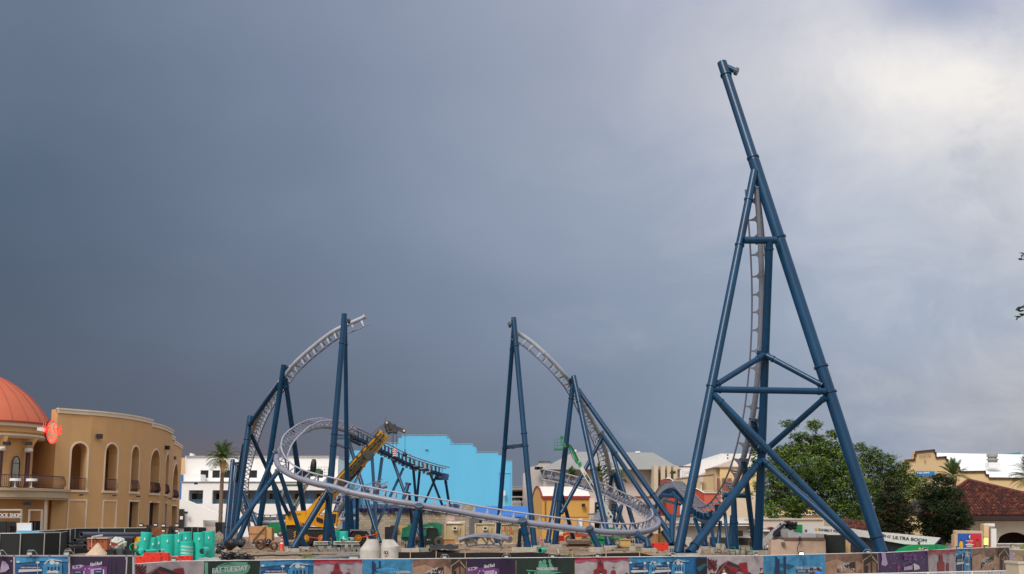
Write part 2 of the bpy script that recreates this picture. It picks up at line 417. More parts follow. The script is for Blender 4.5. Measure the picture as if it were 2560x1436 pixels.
# blue launch spine beneath the track with stanchions
lp = [(1645, 1277, 195), (1655, 1255, 175), (1672, 1240, 160), (1692, 1239, 150), (1715, 1264, 138), (1743, 1292, 128), (1768, 1304, 121), (1790, 1296, 117), (1812, 1268, 114.1), (1826, 1246, 112.6)]
lr = thing('launch_beam', 'dark blue launch beam with brackets carried under the dipping track', 'track beam', W(1743, 1292, 128))
pp = [V(a) for a in catmull([list(W(*a)) for a in lp], .8)]
MB().tube(pp, .30, 14).build('beam', m_blue, lr, True)
for i in range(2, len(pp) - 1, 3):
    p = pp[i]; mb = MB(); mb.box(p + V((0, 0, .45)), (1.0, .14, .6)); mb.build('bracket', m_blue, lr)
supports_small = [
 ('slender blue leg pair under the upper end of the launch curve, flange at its top', [(1859.5, 1150, 108.6, 14, 1884, 1352, 112, 13, 2, [.1])], [(1859.5, 1150, 108.6, 23, (.1, 0, 1))]),
 ('stout blue column with a cross head under the launch curve, left of the tower column', [(1834, 1240, 111, 14, 1838.5, 1383, 111, 18, 2, [.5]), (1809, 1238, 111, 12, 1866, 1240, 111, 12, 0)], [(1832, 1224, 111, 20, (.2, 0, 1))]),
 ('short blue strut joining the vertical track to the tower column', [(1883, 1052, 107, 15, 1900, 1110, 108, 16, 0, [.2])], [(1883, 1050, 107, 22, (.25, 0, 1))]),
 ('thin blue A-frame under the lowest dip of the launch track', [(1737, 1298, 128, 10, 1760, 1362, 124, 9, 1, [.6]), (1757, 1299, 126, 11, 1763, 1360, 126, 12, 1, [.7])], []),
 ('narrow blue post pair right of the dip, seen between tower legs', [(1779, 1318, 119, 9, 1789, 1381, 116, 10, 2, [.6]), (1801, 1304, 118, 9, 1793, 1381, 117, 10, 2, [.55])], []),
 ('slim pale blue strut reaching ground beside the cross headed column', [(1812, 1283, 115, 9, 1822, 1376, 113, 8, 2), (1829, 1290, 116, 8, 1824, 1383, 114, 10, 2, [.6])], []),
 ('blue trestle under the hill of the launch track', [(1691, 1249, 142, 9, 1680, 1366, 128, 9, 2, [.1]), (1681, 1233, 142, 8, 1710, 1260, 138, 8, 0), (1655, 1239, 150, 9, 1706, 1243, 145, 9, 0), (1662, 1252, 150, 7, 1700, 1262, 143, 7, 0)], []),
]
for lb, lg, fl in supports_small: support(lb, lg, fl)
support('small blue stub holding the vertical track to the column below the spike', [(1900, 880, 106.9, 11, 1913, 890, 105.6, 12, 0)], [(1898.5, 879, 107, 21, (.7, -.3, -.3))])
# --- high arch, left half
track('roller_coaster_arch', 'grey high arch track, left half, ending in mid air beside the left tall mast', [
    (912, 792, 131, 0.1, 0.20, -1), (907, 795, 131, 0.2, 0.20, -1), (878, 808, 131, 0.3, 0.20, -1), (841, 825, 131, 0.35, 0.20, -1), (811, 845, 131.5, 0.42, 0.18, -0.9), (786, 865, 132, 0.5, 0.17, -0.85), (761, 886, 132.5, 0.6, 0.16, -0.8), (738, 908, 133, 0.7, 0.14, -0.7),
    (720, 930, 134, 0.75, 0.22, -0.6), (694, 962, 135, 0.8, 0.30, -0.5), (667, 1002, 137, 0.85, 0.38, -0.4), (645, 1043, 140, 0.75, 0.66, -0.3), (628, 1085, 144, 0.45, 0.94, -0.2), (615, 1130, 148, 0.2, 1.02, -0.1), (607, 1170, 152, 0.15, 1.00, 0), (601, 1212, 155, 0.2, 1.00, 0.1),
    (600, 1248, 158, 0.35, 1.00, 0.35), (605, 1275, 159, 0.5, 0.60, 0.8), (617, 1293, 160, 0.3, 0.20, 1), (636, 1303, 161, 0, 0.00, 1), (670, 1306, 162, 0, 0.00, 1), (720, 1304, 162, 0, 0.00, 1), (780, 1302, 162, 0, 0.00, 1), (850, 1299, 162, 0, -0.10, 1), (898, 1297, 162, 0, -0.10, 1)],
    .23, g=1.1, off=.86, tie=.98, rr=.06, gus=.5, mats=(m_arch, m_arch, m_rail))
support('tallest blue mast pair of the left arch, standing before the yellow crane', [
    (861, 785, 128, 13, 814.5, 1352, 126, 18, 2, [.132, .53, .58]), (863, 800, 129, 10, 869, 1338, 132, 12.5, 2, [.11, .57]),
    (838, 1091, 127, 0.1, 838.2, 1091.2, 127, .1, 0)], [(873, 802, 130, 15, (.9, .1, -.1))], [(862, 798, 128.6, 11, 872, 802, 130, 11)])
support('blue A-frame with spread legs in the middle of the left arch', [
    (710, 912, 134, 13.5, 648, 1318, 136, 14, 2, [.13]), (713, 946, 134, 12, 759, 1276, 140, 14, 2, [.05, .63]),
    (697, 960, 134.5, 12, 624, 1063, 140, 12, 0, [.95])], [(722, 921, 134.5, 15, (.9, 0, .2))], [(711, 919, 134, 11, 722, 921, 134.5, 11)])
support('lower blue A-frame of the left arch, flat topped, beside the leftmost palm', [
    (626, 1041, 141, 14.5, 586, 1330, 138, 16.5, 2, [.19]), (628, 1086, 141, 10, 722, 1290, 146, 10.5, 2, [.1]), (610, 1110, 146, 9, 588, 1230, 150, 10, 2)])
support('leftmost short blue double leg next to the palm trunk', [
    (582, 1151, 148, 11, 566, 1334, 144, 13, 2, [.82]), (592, 1164, 150, 9, 577, 1334, 146, 13, 2), (583, 1160, 148, 7, 597, 1158, 150, 7, 0)])
support('blue strut crossing behind the plywood crate at the left loop foot', [
    (609, 1231, 150, 9, 640, 1308, 148, 13, 2), (612, 1246, 152, 8, 625, 1330, 150, 9, 2), (659.5, 1230, 140, 12, 649, 1313, 138, 13, 2)])
# --- big banked loop in front
LP = [(1120, 1188, 172, 0, 0, 1), (1040, 1165, 166, 0, 0, 1), (960, 1130, 159, 0, -.1, 1), (905, 1098, 154, 0, -.3, 1), (870, 1080, 151, .1, -.55, .9)]
track('banked_loop_track', 'long silver banked track sweeping in front of crane and towers', [
    (888, 1088, 152, .05, -.4, .9), (866, 1078, 150, .05, -.4, .9), (847, 1072, 148, .05, -.35, .92), (822, 1067.5, 145, .05, -.4, .9), (802, 1067, 143, .05, -.6, .75), (780, 1071, 140, .0, -.8, .5), (758, 1080.5, 137, .05, -.9, .38),
    (740, 1091, 134, .12, -.93, .25), (722, 1103, 131, .2, -.93, .2), (706, 1118, 128, .4, -.75, .3), (694, 1136, 125.5, .7, -.2, .4), (691, 1153, 123.5, .7, .5, .4), (699, 1168, 122, .5, .8, .35), (715, 1181, 121, .35, .95, .3),
    (736, 1192, 120, .2, 1, .3), (764, 1202, 119, .1, 1, .3), (805, 1212, 118, .05, 1, .3), (840, 1220, 117.5, 0, 1, .3), (880, 1232, 117, 0, 1, .3), (940, 1244, 116.5, 0, 1, .3), (1000, 1255.5, 116, 0, 1, .3), (1100, 1271, 116, 0, 1, .3), (1200, 1289, 116, 0, 1, .3),
    (1304, 1305, 116, 0, 1, .3), (1380, 1315, 116, 0, 1, .3), (1462, 1325, 116.3, 0, 1, .28), (1523, 1331, 117, -.1, 1, .28), (1584, 1332, 118.5, -.25, .9, .28), (1622, 1327, 120.5, -.6, .75, .3), (1642, 1317, 123.5, -.95, .3, .35), (1646, 1305, 127, -.95, -.2, .35),
    (1634, 1292, 131, -.6, -.7, .3), (1612, 1279, 134, -.3, -.92, .2), (1587, 1264.5, 137, -.12, -.97, .14), (1553, 1249, 139.5, -.1, -.97, .14), (1511, 1229.5, 142, -.12, -.95, .2), (1468, 1217, 144, -.2, -.95, .2), (1417, 1202.5, 145.5, -.2, -.95, .2), (1367, 1192, 147, -.2, -.95, .2)],
    .27, g=1.15, off=.80, tie=1.2, rr=.078, collar=9, gus=.62, mats=(m_grey, m_grey, mat('rail_top_lit_mauve', (.34, .345, .41), .45, var=.1)))  # paler copy of the rail mauve, overhead light put in its colour
loop_sup = [
 ('blue V support at the far left of the silver loop, foot among black pipe debris', [(691.5, 1183, 121, 12, 569, 1350, 116, 14, 2, [.16]), (700, 1184, 121, 11, 752, 1336, 122, 11, 2), (681, 1200, 123, 11, 717, 1361, 124, 12.5, 2), (690, 1126, 125.5, 10, 600, 1340, 124, 14, 2, [.14])], [(694, 1179, 121, 16, (.6, 0, .8)), (689, 1131, 125, 15, (.6, 0, .8))]),
 ('blue V support under the silver loop in front of the crane cab', [(817, 1231, 117, 15, 737, 1365, 115.5, 16, 2, [.15]), (818, 1240, 117.4, 11, 837, 1362, 118, 12, 2)], [(824.5, 1227, 116.6, 21, (.75, -.4, .6))]),
 ('blue support pair on a block footing right of the precast cones', [(1046, 1267, 115.6, 15, 1026, 1366, 115.5, 17, 2, [.26]), (1050, 1279, 116, 11, 1055, 1365, 117.5, 13, 2)], [(1047.5, 1266, 115.5, 23, (.1, -.5, .8))]),
 ('blue support pair standing on longest rough concrete block', [(1307, 1306, 115.6, 16, 1319.5, 1367, 115.5, 17, 2, [.45]), (1301, 1325, 116, 10, 1297, 1367, 118, 10, 2)], [(1306.5, 1303, 115.5, 23, (-.1, -.5, .8))]),
 ('blue inclined support on a round concrete footing in front of the green boom lift', [(1475, 1325, 115.9, 15, 1495.5, 1366, 115.6, 16, 2)], [(1474.5, 1322, 115.8, 20, (-.3, -.4, .8))]),
]
for lb, lg, fl in loop_sup: support(lb, lg, fl)
sr = support('blue elbow shaped support at the right bend of the silver loop', [(1593, 1337, 118, 14, 1618, 1354, 116.8, 14, 0), (1617.5, 1351, 116.8, 15, 1622.5, 1378, 116.2, 16, 2), (1629, 1336, 123, 9, 1612, 1352, 121, 9, 0)], [(1592.5, 1336.5, 118, 21, (-.7, -.3, .6))])
track('roller_coaster_arch', 'grey high arch track, right half, curving down from the right tall mast', [
    (1288, 829, 134, 0, 0.20, -1), (1299, 835, 134, -0.3, 0.20, -1), (1330, 856, 134, -0.4, 0.20, -1), (1360, 883, 134, -0.5, 0.18, -0.9), (1388, 910.5, 134.5, -0.6, 0.16, -0.8), (1410, 935, 135, -0.65, 0.15, -0.75), (1428, 958, 136, -0.7, 0.18, -0.65), (1450, 994, 137, -0.75, 0.15, -0.5),
    (1467, 1026, 138, -0.8, 0.18, -0.4), (1481, 1050, 139, -0.85, 0.17, -0.35), (1494, 1077, 140, -0.9, 0.21, -0.3), (1508, 1111, 142, -0.85, 0.35, -0.25), (1517, 1140, 144, -0.7, 0.58, -0.15), (1523, 1170, 146, -0.55, 0.80, 0), (1527, 1200, 148, -0.4, 1.00, 0.1), (1529, 1235, 151, -0.3, 1.00, 0.3), (1526, 1268, 155, -0.2, 0.80, 0.8), (1516, 1288, 160, 0, 0.40, 1), (1500, 1300, 166, 0, 0.00, 1), (1480, 1302, 176, 0, 0.00, 1)],
    .235, g=1.1, off=.86, tie=.98, rr=.06, gus=.5, mats=(m_arch, m_arch, m_rail))
support('tall blue A-frame mast with a cross tie, highest support of the right arch', [
    (1284, 795, 133, 13, 1336, 1367, 128, 14.5, 2, [.13, .525, .58]), (1285, 812, 134, 11, 1245, 1338, 141, 11.5, 2, [.11, .56]), (1268, 1118.5, 138, 10, 1307, 1114, 131.5, 10, 0, [.4])],
    [(1273.5, 812.5, 133, 15, (-.9, -.1, -.2))], [(1284, 806, 133, 12, 1274, 812.5, 133, 11)])
mb = MB(); a, b = W(1284.3, 798.5, 132.98), W(1284.6, 802, 132.97); mb.tube([a, b], wr(13.8, a), 18); mb.build('lifting_strap', m_rust, at=a); tag(bpy.data.objects['lifting_strap'], 'rust coloured strap wound round the tip of the right tall mast', 'strap')
support('broad blue tripod mast of the right arch with legs spread far apart', [
    (1434, 941, 135, 12.5, 1523, 1361, 128, 16, 2, [.16, .57]), (1432.5, 958, 135.5, 12, 1387.5, 1358, 134, 15.5, 2, [.1, .735]), (1445, 974, 135.5, 11.5, 1681, 1306, 130, 14, 0, [.12, .8]), (1680, 1290, 129.5, 12, 1679, 1366, 126, 15, 2),
    (1506, 1088, 137, 11.5, 1677, 1340, 128, 13.5, 0, [.2]), (1506, 1094, 137, 9.5, 1403, 1284, 134, 10.5, 0, [.06, .94]), (1405, 1238, 134.5, 9, 1432.5, 1344, 138, 10.5, 2), (1657, 1328, 126, 14, 1679, 1359, 125.5, 14, 0)],
    [(1422, 951, 135.5, 14, (-.9, 0, -.3)), (1503, 1084, 138, 18, (-.6, .2, .6))], [(1434, 950, 135, 11, 1423, 951, 135.5, 11)])
support('slim blue double leg under the open left end of the silver loop', [(1395, 1208, 144.5, 7.5, 1371, 1354, 142, 10.5, 2), (1391, 1208, 145, 7, 1368, 1354, 144, 10, 2)])
support('dark blue tower legs behind the silver loop under the right arch foot', [
    (1527, 1118, 143, 9.5, 1589, 1330, 139, 12, 2), (1536, 1185, 145.5, 11, 1554, 1240, 146, 12, 0, [.5]), (1530, 1190, 146, 9, 1522, 1236, 147, 10, 0), (1524, 1225, 147, 10, 1566, 1330, 143, 11, 2),
    (1535.5, 1262, 143, 12, 1530, 1330, 142, 13, 2, [.15]), (1554, 1264, 143, 10, 1536, 1330, 142, 11, 2)], [(1532, 1182, 146, 16, (.2, .2, 1)), (1535.5, 1262, 143, 16, (0, 0, 1))])
# --- brake run
br = thing('brake_run', 'dark blue brake run with brackets and upright fins before the sky blue building', 'coaster track', W(1000, 1160, 162))
bp = [(848, 1092, 150), (868, 1093, 151), (884, 1094.5, 152), (918, 1109, 155), (945, 1124, 158), (980, 1141, 161.5), (1015, 1159, 165), (1058, 1174, 169), (1098, 1185.5, 172.5), (1119, 1190, 174)]
bw = [V(a) for a in catmull([list(W(*a)) for a in bp], 1.0)]
MB().tube(bw, .27, 14).build('beam', m_blue, br, True)
for sg, zz in ((-1, .95), (1, 1.15)):
    MB().tube([p + V((.2 * sg, .6 * sg, zz)) for p in bw[2:]], .06, 8).build('rail', mat('rail_maroon', (.16, .08, .10), .5), br, True)
for i in range(3, len(bw) - 2):
    p = bw[i]; mb = MB(); k = .50 if i % 3 else .75
    mb.box(p + V((0, 0, .62)), (.14, 1.3, .7))
    mb.box(p + V((.4, -.2, .55)), (.09, .6, .55))
    mb.box(p + V((.1, 0, -.45)), (k * .5, 1.1, .22)); mb.box(p + V((.0, -.5, -.35)), (.08, .1, .45))
    mb.build('bracket', m_blue2 if i % 2 else m_greyd, br)
for x, y0, y1 in ((1026.5, 1137, 1161), (1044.5, 1145.5, 1166), (1061, 1154, 1173), (1074.3, 1160.5, 1181)):
    a = W(x, y0, 166); b = W(x, y1, 166); mb = MB(); mb.beam(b, a, .16, .16); mb.beam(b + V((-.6, 0, .05)), b + V((0, 0, .05)), .12, .12); mb.box(a, (.3, .3, .04)); mb.build('post', m_steel, br)
mb = MB(); mb.box(W(1106, 1193, 173), (1.6, 1.0, .8)); mb.build('end_box', m_blue2, br)
trs = [
 ('blue trestle leg fan just right of the crane boom, dark legs meeting near the ground', [(871, 1100, 151, 9, 940, 1327, 146, 12, 2), (929, 1120, 156, 8, 941, 1326, 147, 8, 2), (955, 1146, 158.5, 8, 932, 1325, 150, 9, 2), (1008, 1172, 164, 6.5, 943, 1312, 152, 7, 2)]),
 ('blue trestle with crossing legs behind the short flanged mast', [(983, 1153, 162, 8, 1014, 1240, 160, 7.5, 2), (1033, 1170, 167, 7, 1040, 1250, 168, 6.5, 2), (1049, 1180, 168, 6.5, 1042, 1250, 169, 6, 2)]),
 ('blue crossed trestle legs near the free end of the brake run', [(1076, 1186, 171, 6.5, 1105, 1262, 178, 6.5, 2), (1090, 1192, 172, 6, 1061, 1258, 176, 6, 2)]),
 ('last thin blue leg at the free end of the brake run', [(1112, 1190, 173.5, 7, 1122, 1255, 178, 7, 2, [.1])]),
]
for lb, lg in trs: support(lb, lg, footings=False)
support('short blue mast with an open flange on top and two legs, behind the silver track', [(1020, 1212, 148, 10, 1013, 1234, 147.5, 12, 0, [.95]), (1013, 1234, 147.5, 10, 983, 1346, 144, 9.5, 2), (1022, 1234, 148, 9, 1030.5, 1310, 152, 8, 2, [.85])], [(1020.5, 1210, 148, 15, (.15, 0, 1))])
support('blue beam brackets joining the tall left mast to the brake run', [(834, 1095, 127, 9, 870, 1094, 140, 9, 0), (834, 1108, 127, 8, 862, 1119, 138, 8, 0), (870, 1098, 151, 8, 900, 1112, 153, 8, 0)])
track('track_section', 'short grey track piece with an open end rising behind the silver track', [
    (838, 1280, 146, 0, -.3, 1), (852, 1266, 147, 0, -.3, 1), (872, 1253, 148, -.1, -.4, 1), (900, 1239, 149, -.1, -.4, 1), (935, 1226, 150, 0, -.4, 1), (964, 1216, 151, 0, -.4, 1)], .22, g=1.1, off=.7, tie=1.5, rr=.05)
support('short blue posts carrying the open ended track piece', [(875.5, 1250, 148, 11, 880, 1322, 148, 11, 2, [.15]), (893, 1246, 149, 9, 893, 1323, 149, 9, 2), (850, 1240, 148, 8, 833, 1290, 148, 8, 2)], [(875.5, 1248, 148, 15, (0, 0, 1))])
track('stacked_track_piece', 'grey curved track piece lying on the dirt in front of the containers', [
    (1148, 1351, 135, .1, -.7, -.5), (1165, 1346, 135, .1, -.7, -.5), (1187, 1341.5, 134.5, 0, -.7, -.5), (1215, 1339, 133.5, 0, -.7, -.5), (1243, 1341, 132, 0, -.7, -.5), (1275, 1349, 130.5, 0, -.7, -.5)], .26, g=1.15, off=.7, tie=1.4, mats=(m_pipeg if 0 else m_grey, m_grey, m_grey))
# ------------------------------------------------------------------ ground
BAN = [(-40, 68), (336, 70.5), (420, 72.5), (640, 76), (960, 80), (1280, 83), (1600, 85.5), (1900, 88.5), (2060, 91), (2200, 95), (2320, 101), (2400, 107.5), (2530, 116), (2700, 124)]
def ban_d(x):
    for (a, d0), (b, d1) in zip(BAN, BAN[1:]):
        if x <= b: return d0 + (d1 - d0) * (x - a) / (b - a)
    return BAN[-1][1]
BXY = [(XZ(x, d, 1.2).x, d) for x, d in BAN]
BXY = [(-600, 62)] + BXY + [(700, 150)]
def ban_y(X):
    for (a, d0), (b, d1) in zip(BXY, BXY[1:]):
        if X <= b: return d0 + (d1 - d0) * (X - a) / (b - a)
    return BXY[-1][1]
from mathutils import noise as mn
def gz(X, o):
    if o < .4: return 0.0
    t = min(1, (o - .4) / 7.0); t = t * t * (3 - 2 * t); z = 1.98 * t
    if 5 < o < 110 and abs(X) < 80: z += .10 * mn.noise(V((X * .25, o * .25, 0))) + .05 * mn.noise(V((X * .9, o * .9, 3)))
    return z
xs = [-3000, -900, -300, -150, -90] + [-80 + i * 1.6 for i in range(101)] + [90, 150, 300, 900, 3000]
os_ = [-140, -20, -1, .4] + [.4 + 1.2 * i for i in range(1, 50)] + [64, 70, 80, 95, 115, 150, 220, 400, 900, 2500, 6000]
mb = MB()
for o in os_:
    for X in xs:
        Xc = max(-120, min(120, X)); mb.v.append((X, ban_y(Xc) + o, gz(X, o)))
nx = len(xs)
for j in range(len(os_) - 1):
    for i in range(nx - 1):
        a = j * nx + i; mb.f.append((a, a + 1, a + nx + 1, a + nx)); mb.m.append(0)
m_dirt = mat('sandy_dirt', (.31, .225, .145), .95, var=.38, scale=.35, bump=.6)
tt = m_dirt.node_tree; bs = tt.nodes['Principled BSDF']; nn = tt.nodes.new('ShaderNodeTexNoise'); nn.inputs['Scale'].default_value = 2.6; nn.inputs['Detail'].default_value = 9; nn.inputs['Roughness'].default_value = .75
cc = tt.nodes.new('ShaderNodeTexCoord'); tt.links.new(cc.outputs['Object'], nn.inputs[0]); rp = tt.nodes.new('ShaderNodeValToRGB'); tt.links.new(nn.outputs[0], rp.inputs[0])
rp.color_ramp.elements[0].position = .35; rp.color_ramp.elements[0].color = (.5, .45, .4, 1); rp.color_ramp.elements[1].position = .62; rp.color_ramp.elements[1].color = (1, 1, 1, 1)
mx = tt.nodes.new('ShaderNodeMix'); mx.data_type = 'RGBA'; mx.blend_type = 'MULTIPLY'; mx.inputs[0].default_value = 1
tt.links.new(bs.inputs['Base Color'].links[0].from_socket, mx.inputs[6]); tt.links.new(rp.outputs[0], mx.inputs[7]); tt.links.new(mx.outputs[2], bs.inputs['Base Color'])
g = mb.build('ground', m_dirt, smooth=True); tag(g, kind='structure')
m_pave = mat('promenade_paving', (.36, .33, .29), .85, var=.15, scale=1)
mb = MB()
for k in range(len(BXY) - 1):
    (a, d0), (b, d1) = BXY[k], BXY[k + 1]
    if a < -130 or b > 130: continue
    mb.face([(a, d0 - 15, .006), (b, d1 - 15, .006), (b, d1 - .5, .006), (a, d0 - .5, .006)])
tag(mb.build('path', m_pave), kind='structure')
# ------------------------------------------------------------------ facade tool
def path_pts(px, z=9):
    return [V((XZ(x, d, z).x, d, 0)) for x, d in px]
class Facade:
    def __init__(s, pts, z0, z1, thick=.5):
        s.p = pts; s.z0, s.z1, s.th = z0, z1, thick; s.cum = [0]
        for a, b in zip(pts, pts[1:]): s.cum.append(s.cum[-1] + (b - a).length)
        s.nv = []
        for i in range(len(pts)):
            t = (pts[min(i + 1, len(pts) - 1)] - pts[max(i - 1, 0)]).normalized(); s.nv.append(V((t.y, -t.x, 0)))
    def at(s, u, off=0):
        u = max(0, min(u, s.cum[-1]))
        for i in range(len(s.p) - 1):
            if u <= s.cum[i + 1] + 1e-9:
                k = (u - s.cum[i]) / (s.cum[i + 1] - s.cum[i]); n = (s.nv[i].lerp(s.nv[i + 1], k)).normalized()
                return s.p[i].lerp(s.p[i + 1], k) + n * off
    def u(s, x, z):
        lo, hi = 0, s.cum[-1]; best = 0; bd = 1e9
        for k in range(401):
            q = hi * k / 400; P = s.at(q); P = V((P.x, P.y, z)); d = abs(proj(P)[0] - x)
            if d < bd: bd, best = d, q
        return best
    def z(s, u, y):
        P = s.at(u); lo, hi = -5, 60
        for _ in range(40):
            m = (lo + hi) / 2
            if proj((P.x, P.y, m))[1] > y: lo = m
            else: hi = m
        return lo
    def p3(s, u, z, off=0): a = s.at(u, off); return V((a.x, a.y, z))
    def wall(s, ops, mb=None):
        """ops: (u0,u1,zb,zt,arch)"""
        mb = mb or MB(); br = set([0, s.cum[-1]])
        for q in s.cum: br.add(q)
        for o in ops:
            n = 12 if o[4] else 1
            for k in range(n + 1): br.add(o[0] + (o[1] - o[0]) * k / n)
        br = sorted(br); br = [b for i, b in enumerate(br) if i == 0 or b - br[i - 1] > 1e-4]
        def top(o, u):
            if not o[4]: return o[3]
            r = (o[1] - o[0]) / 2; t = min(1, abs(u - (o[0] + r)) / r); rz = min(r, (o[3] - o[2]) * .6); return o[3] - rz + rz * math.sqrt(max(0, 1 - t * t))
        for a, b in zip(br, br[1:]):
            m = (a + b) / 2; hs = sorted([o for o in ops if o[0] < m < o[1]], key=lambda o: o[2]); za = zb_ = s.z0
            for o in hs:
                mb.face([s.p3(a, za), s.p3(b, zb_), s.p3(b, o[2]), s.p3(a, o[2])])
                ta, tb = top(o, a), top(o, b)
                mb.face([s.p3(a, ta), s.p3(b, tb), s.p3(b, tb, -s.th), s.p3(a, ta, -s.th)])
                mb.face([s.p3(a, o[2]), s.p3(a, o[2], -s.th), s.p3(b, o[2], -s.th), s.p3(b, o[2])])
                if abs(a - o[0]) < 1e-3: mb.face([s.p3(a, o[2]), s.p3(a, ta), s.p3(a, ta, -s.th), s.p3(a, o[2], -s.th)])
                if abs(b - o[1]) < 1e-3: mb.face([s.p3(b, o[2]), s.p3(b, o[2], -s.th), s.p3(b, tb, -s.th), s.p3(b, tb)])
                za, zb_ = ta, tb
            mb.face([s.p3(a, za), s.p3(b, zb_), s.p3(b, s.z1), s.p3(a, s.z1)])
            mb.face([s.p3(a, s.z1), s.p3(b, s.z1), s.p3(b, s.z1, -s.th), s.p3(a, s.z1, -s.th)])
        for e in (0, s.cum[-1]): mb.face([s.p3(e, s.z0), s.p3(e, s.z1), s.p3(e, s.z1, -s.th), s.p3(e, s.z0, -s.th)])
        return mb
    def band(s, z0, z1, off, back=-.3, u0=0, u1=None, mb=None):
        mb = mb or MB(); u1 = s.cum[-1] if u1 is None else u1; n = max(2, int((u1 - u0) / 1.0)); i0 = len(mb.v)
        for k in range(n + 1):
            q = u0 + (u1 - u0) * k / n
            mb.v += [tuple(s.p3(q, z0, off)), tuple(s.p3(q, z1, off)), tuple(s.p3(q, z1, back)), tuple(s.p3(q, z0, back))]
        for k in range(n):
            for a, b in ((0, 1), (1, 2), (2, 3), (3, 0)):
                mb.f.append((i0 + k * 4 + a, i0 + k * 4 + b, i0 + k * 4 + 4 + b, i0 + k * 4 + 4 + a)); mb.m.append(0)
        mb.f += [(i0, i0 + 1, i0 + 2, i0 + 3), (i0 + n * 4 + 3, i0 + n * 4 + 2, i0 + n * 4 + 1, i0 + n * 4)]; mb.m += [0, 0]
        return mb
    def trim(s, o, w=.15, off=.05, sill=True, mb=None):
        mb = mb or MB(); u0, u1, zb, zt, ar = o; pts = [(u0, zb), ]
        r = (u1 - u0) / 2
        if ar:
            rz = min(r, (zt - zb) * .6); zs = zt - rz
            inn = [(u0, zb)] + [(u0 + r - r * math.cos(math.pi * k / 12), zs + rz * math.sin(math.pi * k / 12)) for k in range(13)] + [(u1, zb)]
            out_ = [(u0 - w, zb)] + [(u0 + r - (r + w) * math.cos(math.pi * k / 12), zs + (rz + w) * math.sin(math.pi * k / 12)) for k in range(13)] + [(u1 + w, zb)]
        else:
            inn = [(u0, zb), (u0, zt), (u1, zt), (u1, zb)]; out_ = [(u0 - w, zb), (u0 - w, zt + w), (u1 + w, zt + w), (u1 + w, zb)]
        for k in range(len(inn) - 1):
            a, b, c, d = inn[k], inn[k + 1], out_[k + 1], out_[k]
            F_ = [s.p3(q[0], q[1], off) for q in (a, b, c, d)]; G = [s.p3(q[0], q[1], -.01) for q in (a, b, c, d)]
            mb.face(F_); mb.face([F_[0], G[0], G[1], F_[1]]); mb.face([F_[2], G[2], G[3], F_[3]])
        if sill: s.band(zb - .2, zb, off + .08, .0, u0 - w - .1, u1 + w + .1, mb)
        return mb
# ------------------------------------------------------------------ ochre round cafe building
m_och = mat('ochre_stucco', (.60, .35, .155), .9, var=.07, scale=.35)
m_crm = mat('cream_trim', (.70, .58, .45), .85, var=.06, scale=1)
m_dome = mat('terracotta_dome', (.50, .115, .05), .6, var=.08, scale=.6)
m_mar = mat('maroon_metal', (.055, .014, .018), .5, var=.2)
m_drk = mat('dark_interior', (.01, .009, .009), .9, var=0)  # near black stands in for the shade inside openings
m_dbr = mat('brown_door', (.08, .035, .02), .6, var=.2)
m_win = mat('reflecting_window', (.30, .30, .26), .12, .6, var=.5, scale=.8)
hr = thing('cafe_building', 'ochre stucco building with tall arched openings and a terracotta dome, far left', 'building', XZ(200, 122, 2))
def rail_panel(fa, u0, u1, z0, z1, parent, name='railing', n=None):
    mb = MB(); n = n or max(4, int((u1 - u0) / .14))
    for zz in (z0 + .04, z1): mb.tube([fa.p3(u0 + (u1 - u0) * k / 8, zz, .08 if zz > z0 + .1 else .05) for k in range(9)], .035, 6)
    for k in range(n + 1):
        q = u0 + (u1 - u0) * k / n
        mb.tube([fa.p3(q, z0 + .04, .05), fa.p3(q, z0 + (z1 - z0) * .3, .26), fa.p3(q, z0 + (z1 - z0) * .6, .2), fa.p3(q, z1, .08)], .018, 4, False)
    return mb.build(name, m_mar, parent)
def sconce(P, par):
    mb = MB(); mb.lathe(P, [(.05, 0), (.2, .12), (.28, .22)], 10); s_ = mb.build('wall_lamp', m_crm, par)
    mb = MB(); mb.lathe(P + V((0, 0, .215)), [(.22, 0), (.16, .03)], 10); mb.build('lamp_glow', mat('lamp_glow', (1, .42, .08), emit=3, var=0), s_)
secs = [
 ([(135, 114.8), (172, 116), (222, 117.5), (259, 119), (297, 121), (325, 123), (349, 125.3), (374, 128.6)], 14.52,
  [(97, 133, 11.75, 1, 7.4), (176.5, 216, 11.6, 1, 7.4), (262.5, 291.5, 11.7, 1, 7.4), (327, 346, 11.7, 1, 7.4)], [(320, 343)], [(169, 210), (256, 286)]),
 ([(372, 129.2), (386, 130.8), (400, 133), (414, 136.5), (425.5, 141)], 14.3, [(375, 398, 11.75, 1, 7.4), (413, 420.5, 11.7, 1, 7.4)], [(370, 395), (409, 415)], []),
 ([(421, 147), (431.5, 151)], 14.22, [], [], []),
 ([(427, 158), (438, 163), (450.5, 171)], 14.3, [(431.5, 444, 11.7, 1, 7.4)], [(427, 440)], [])]
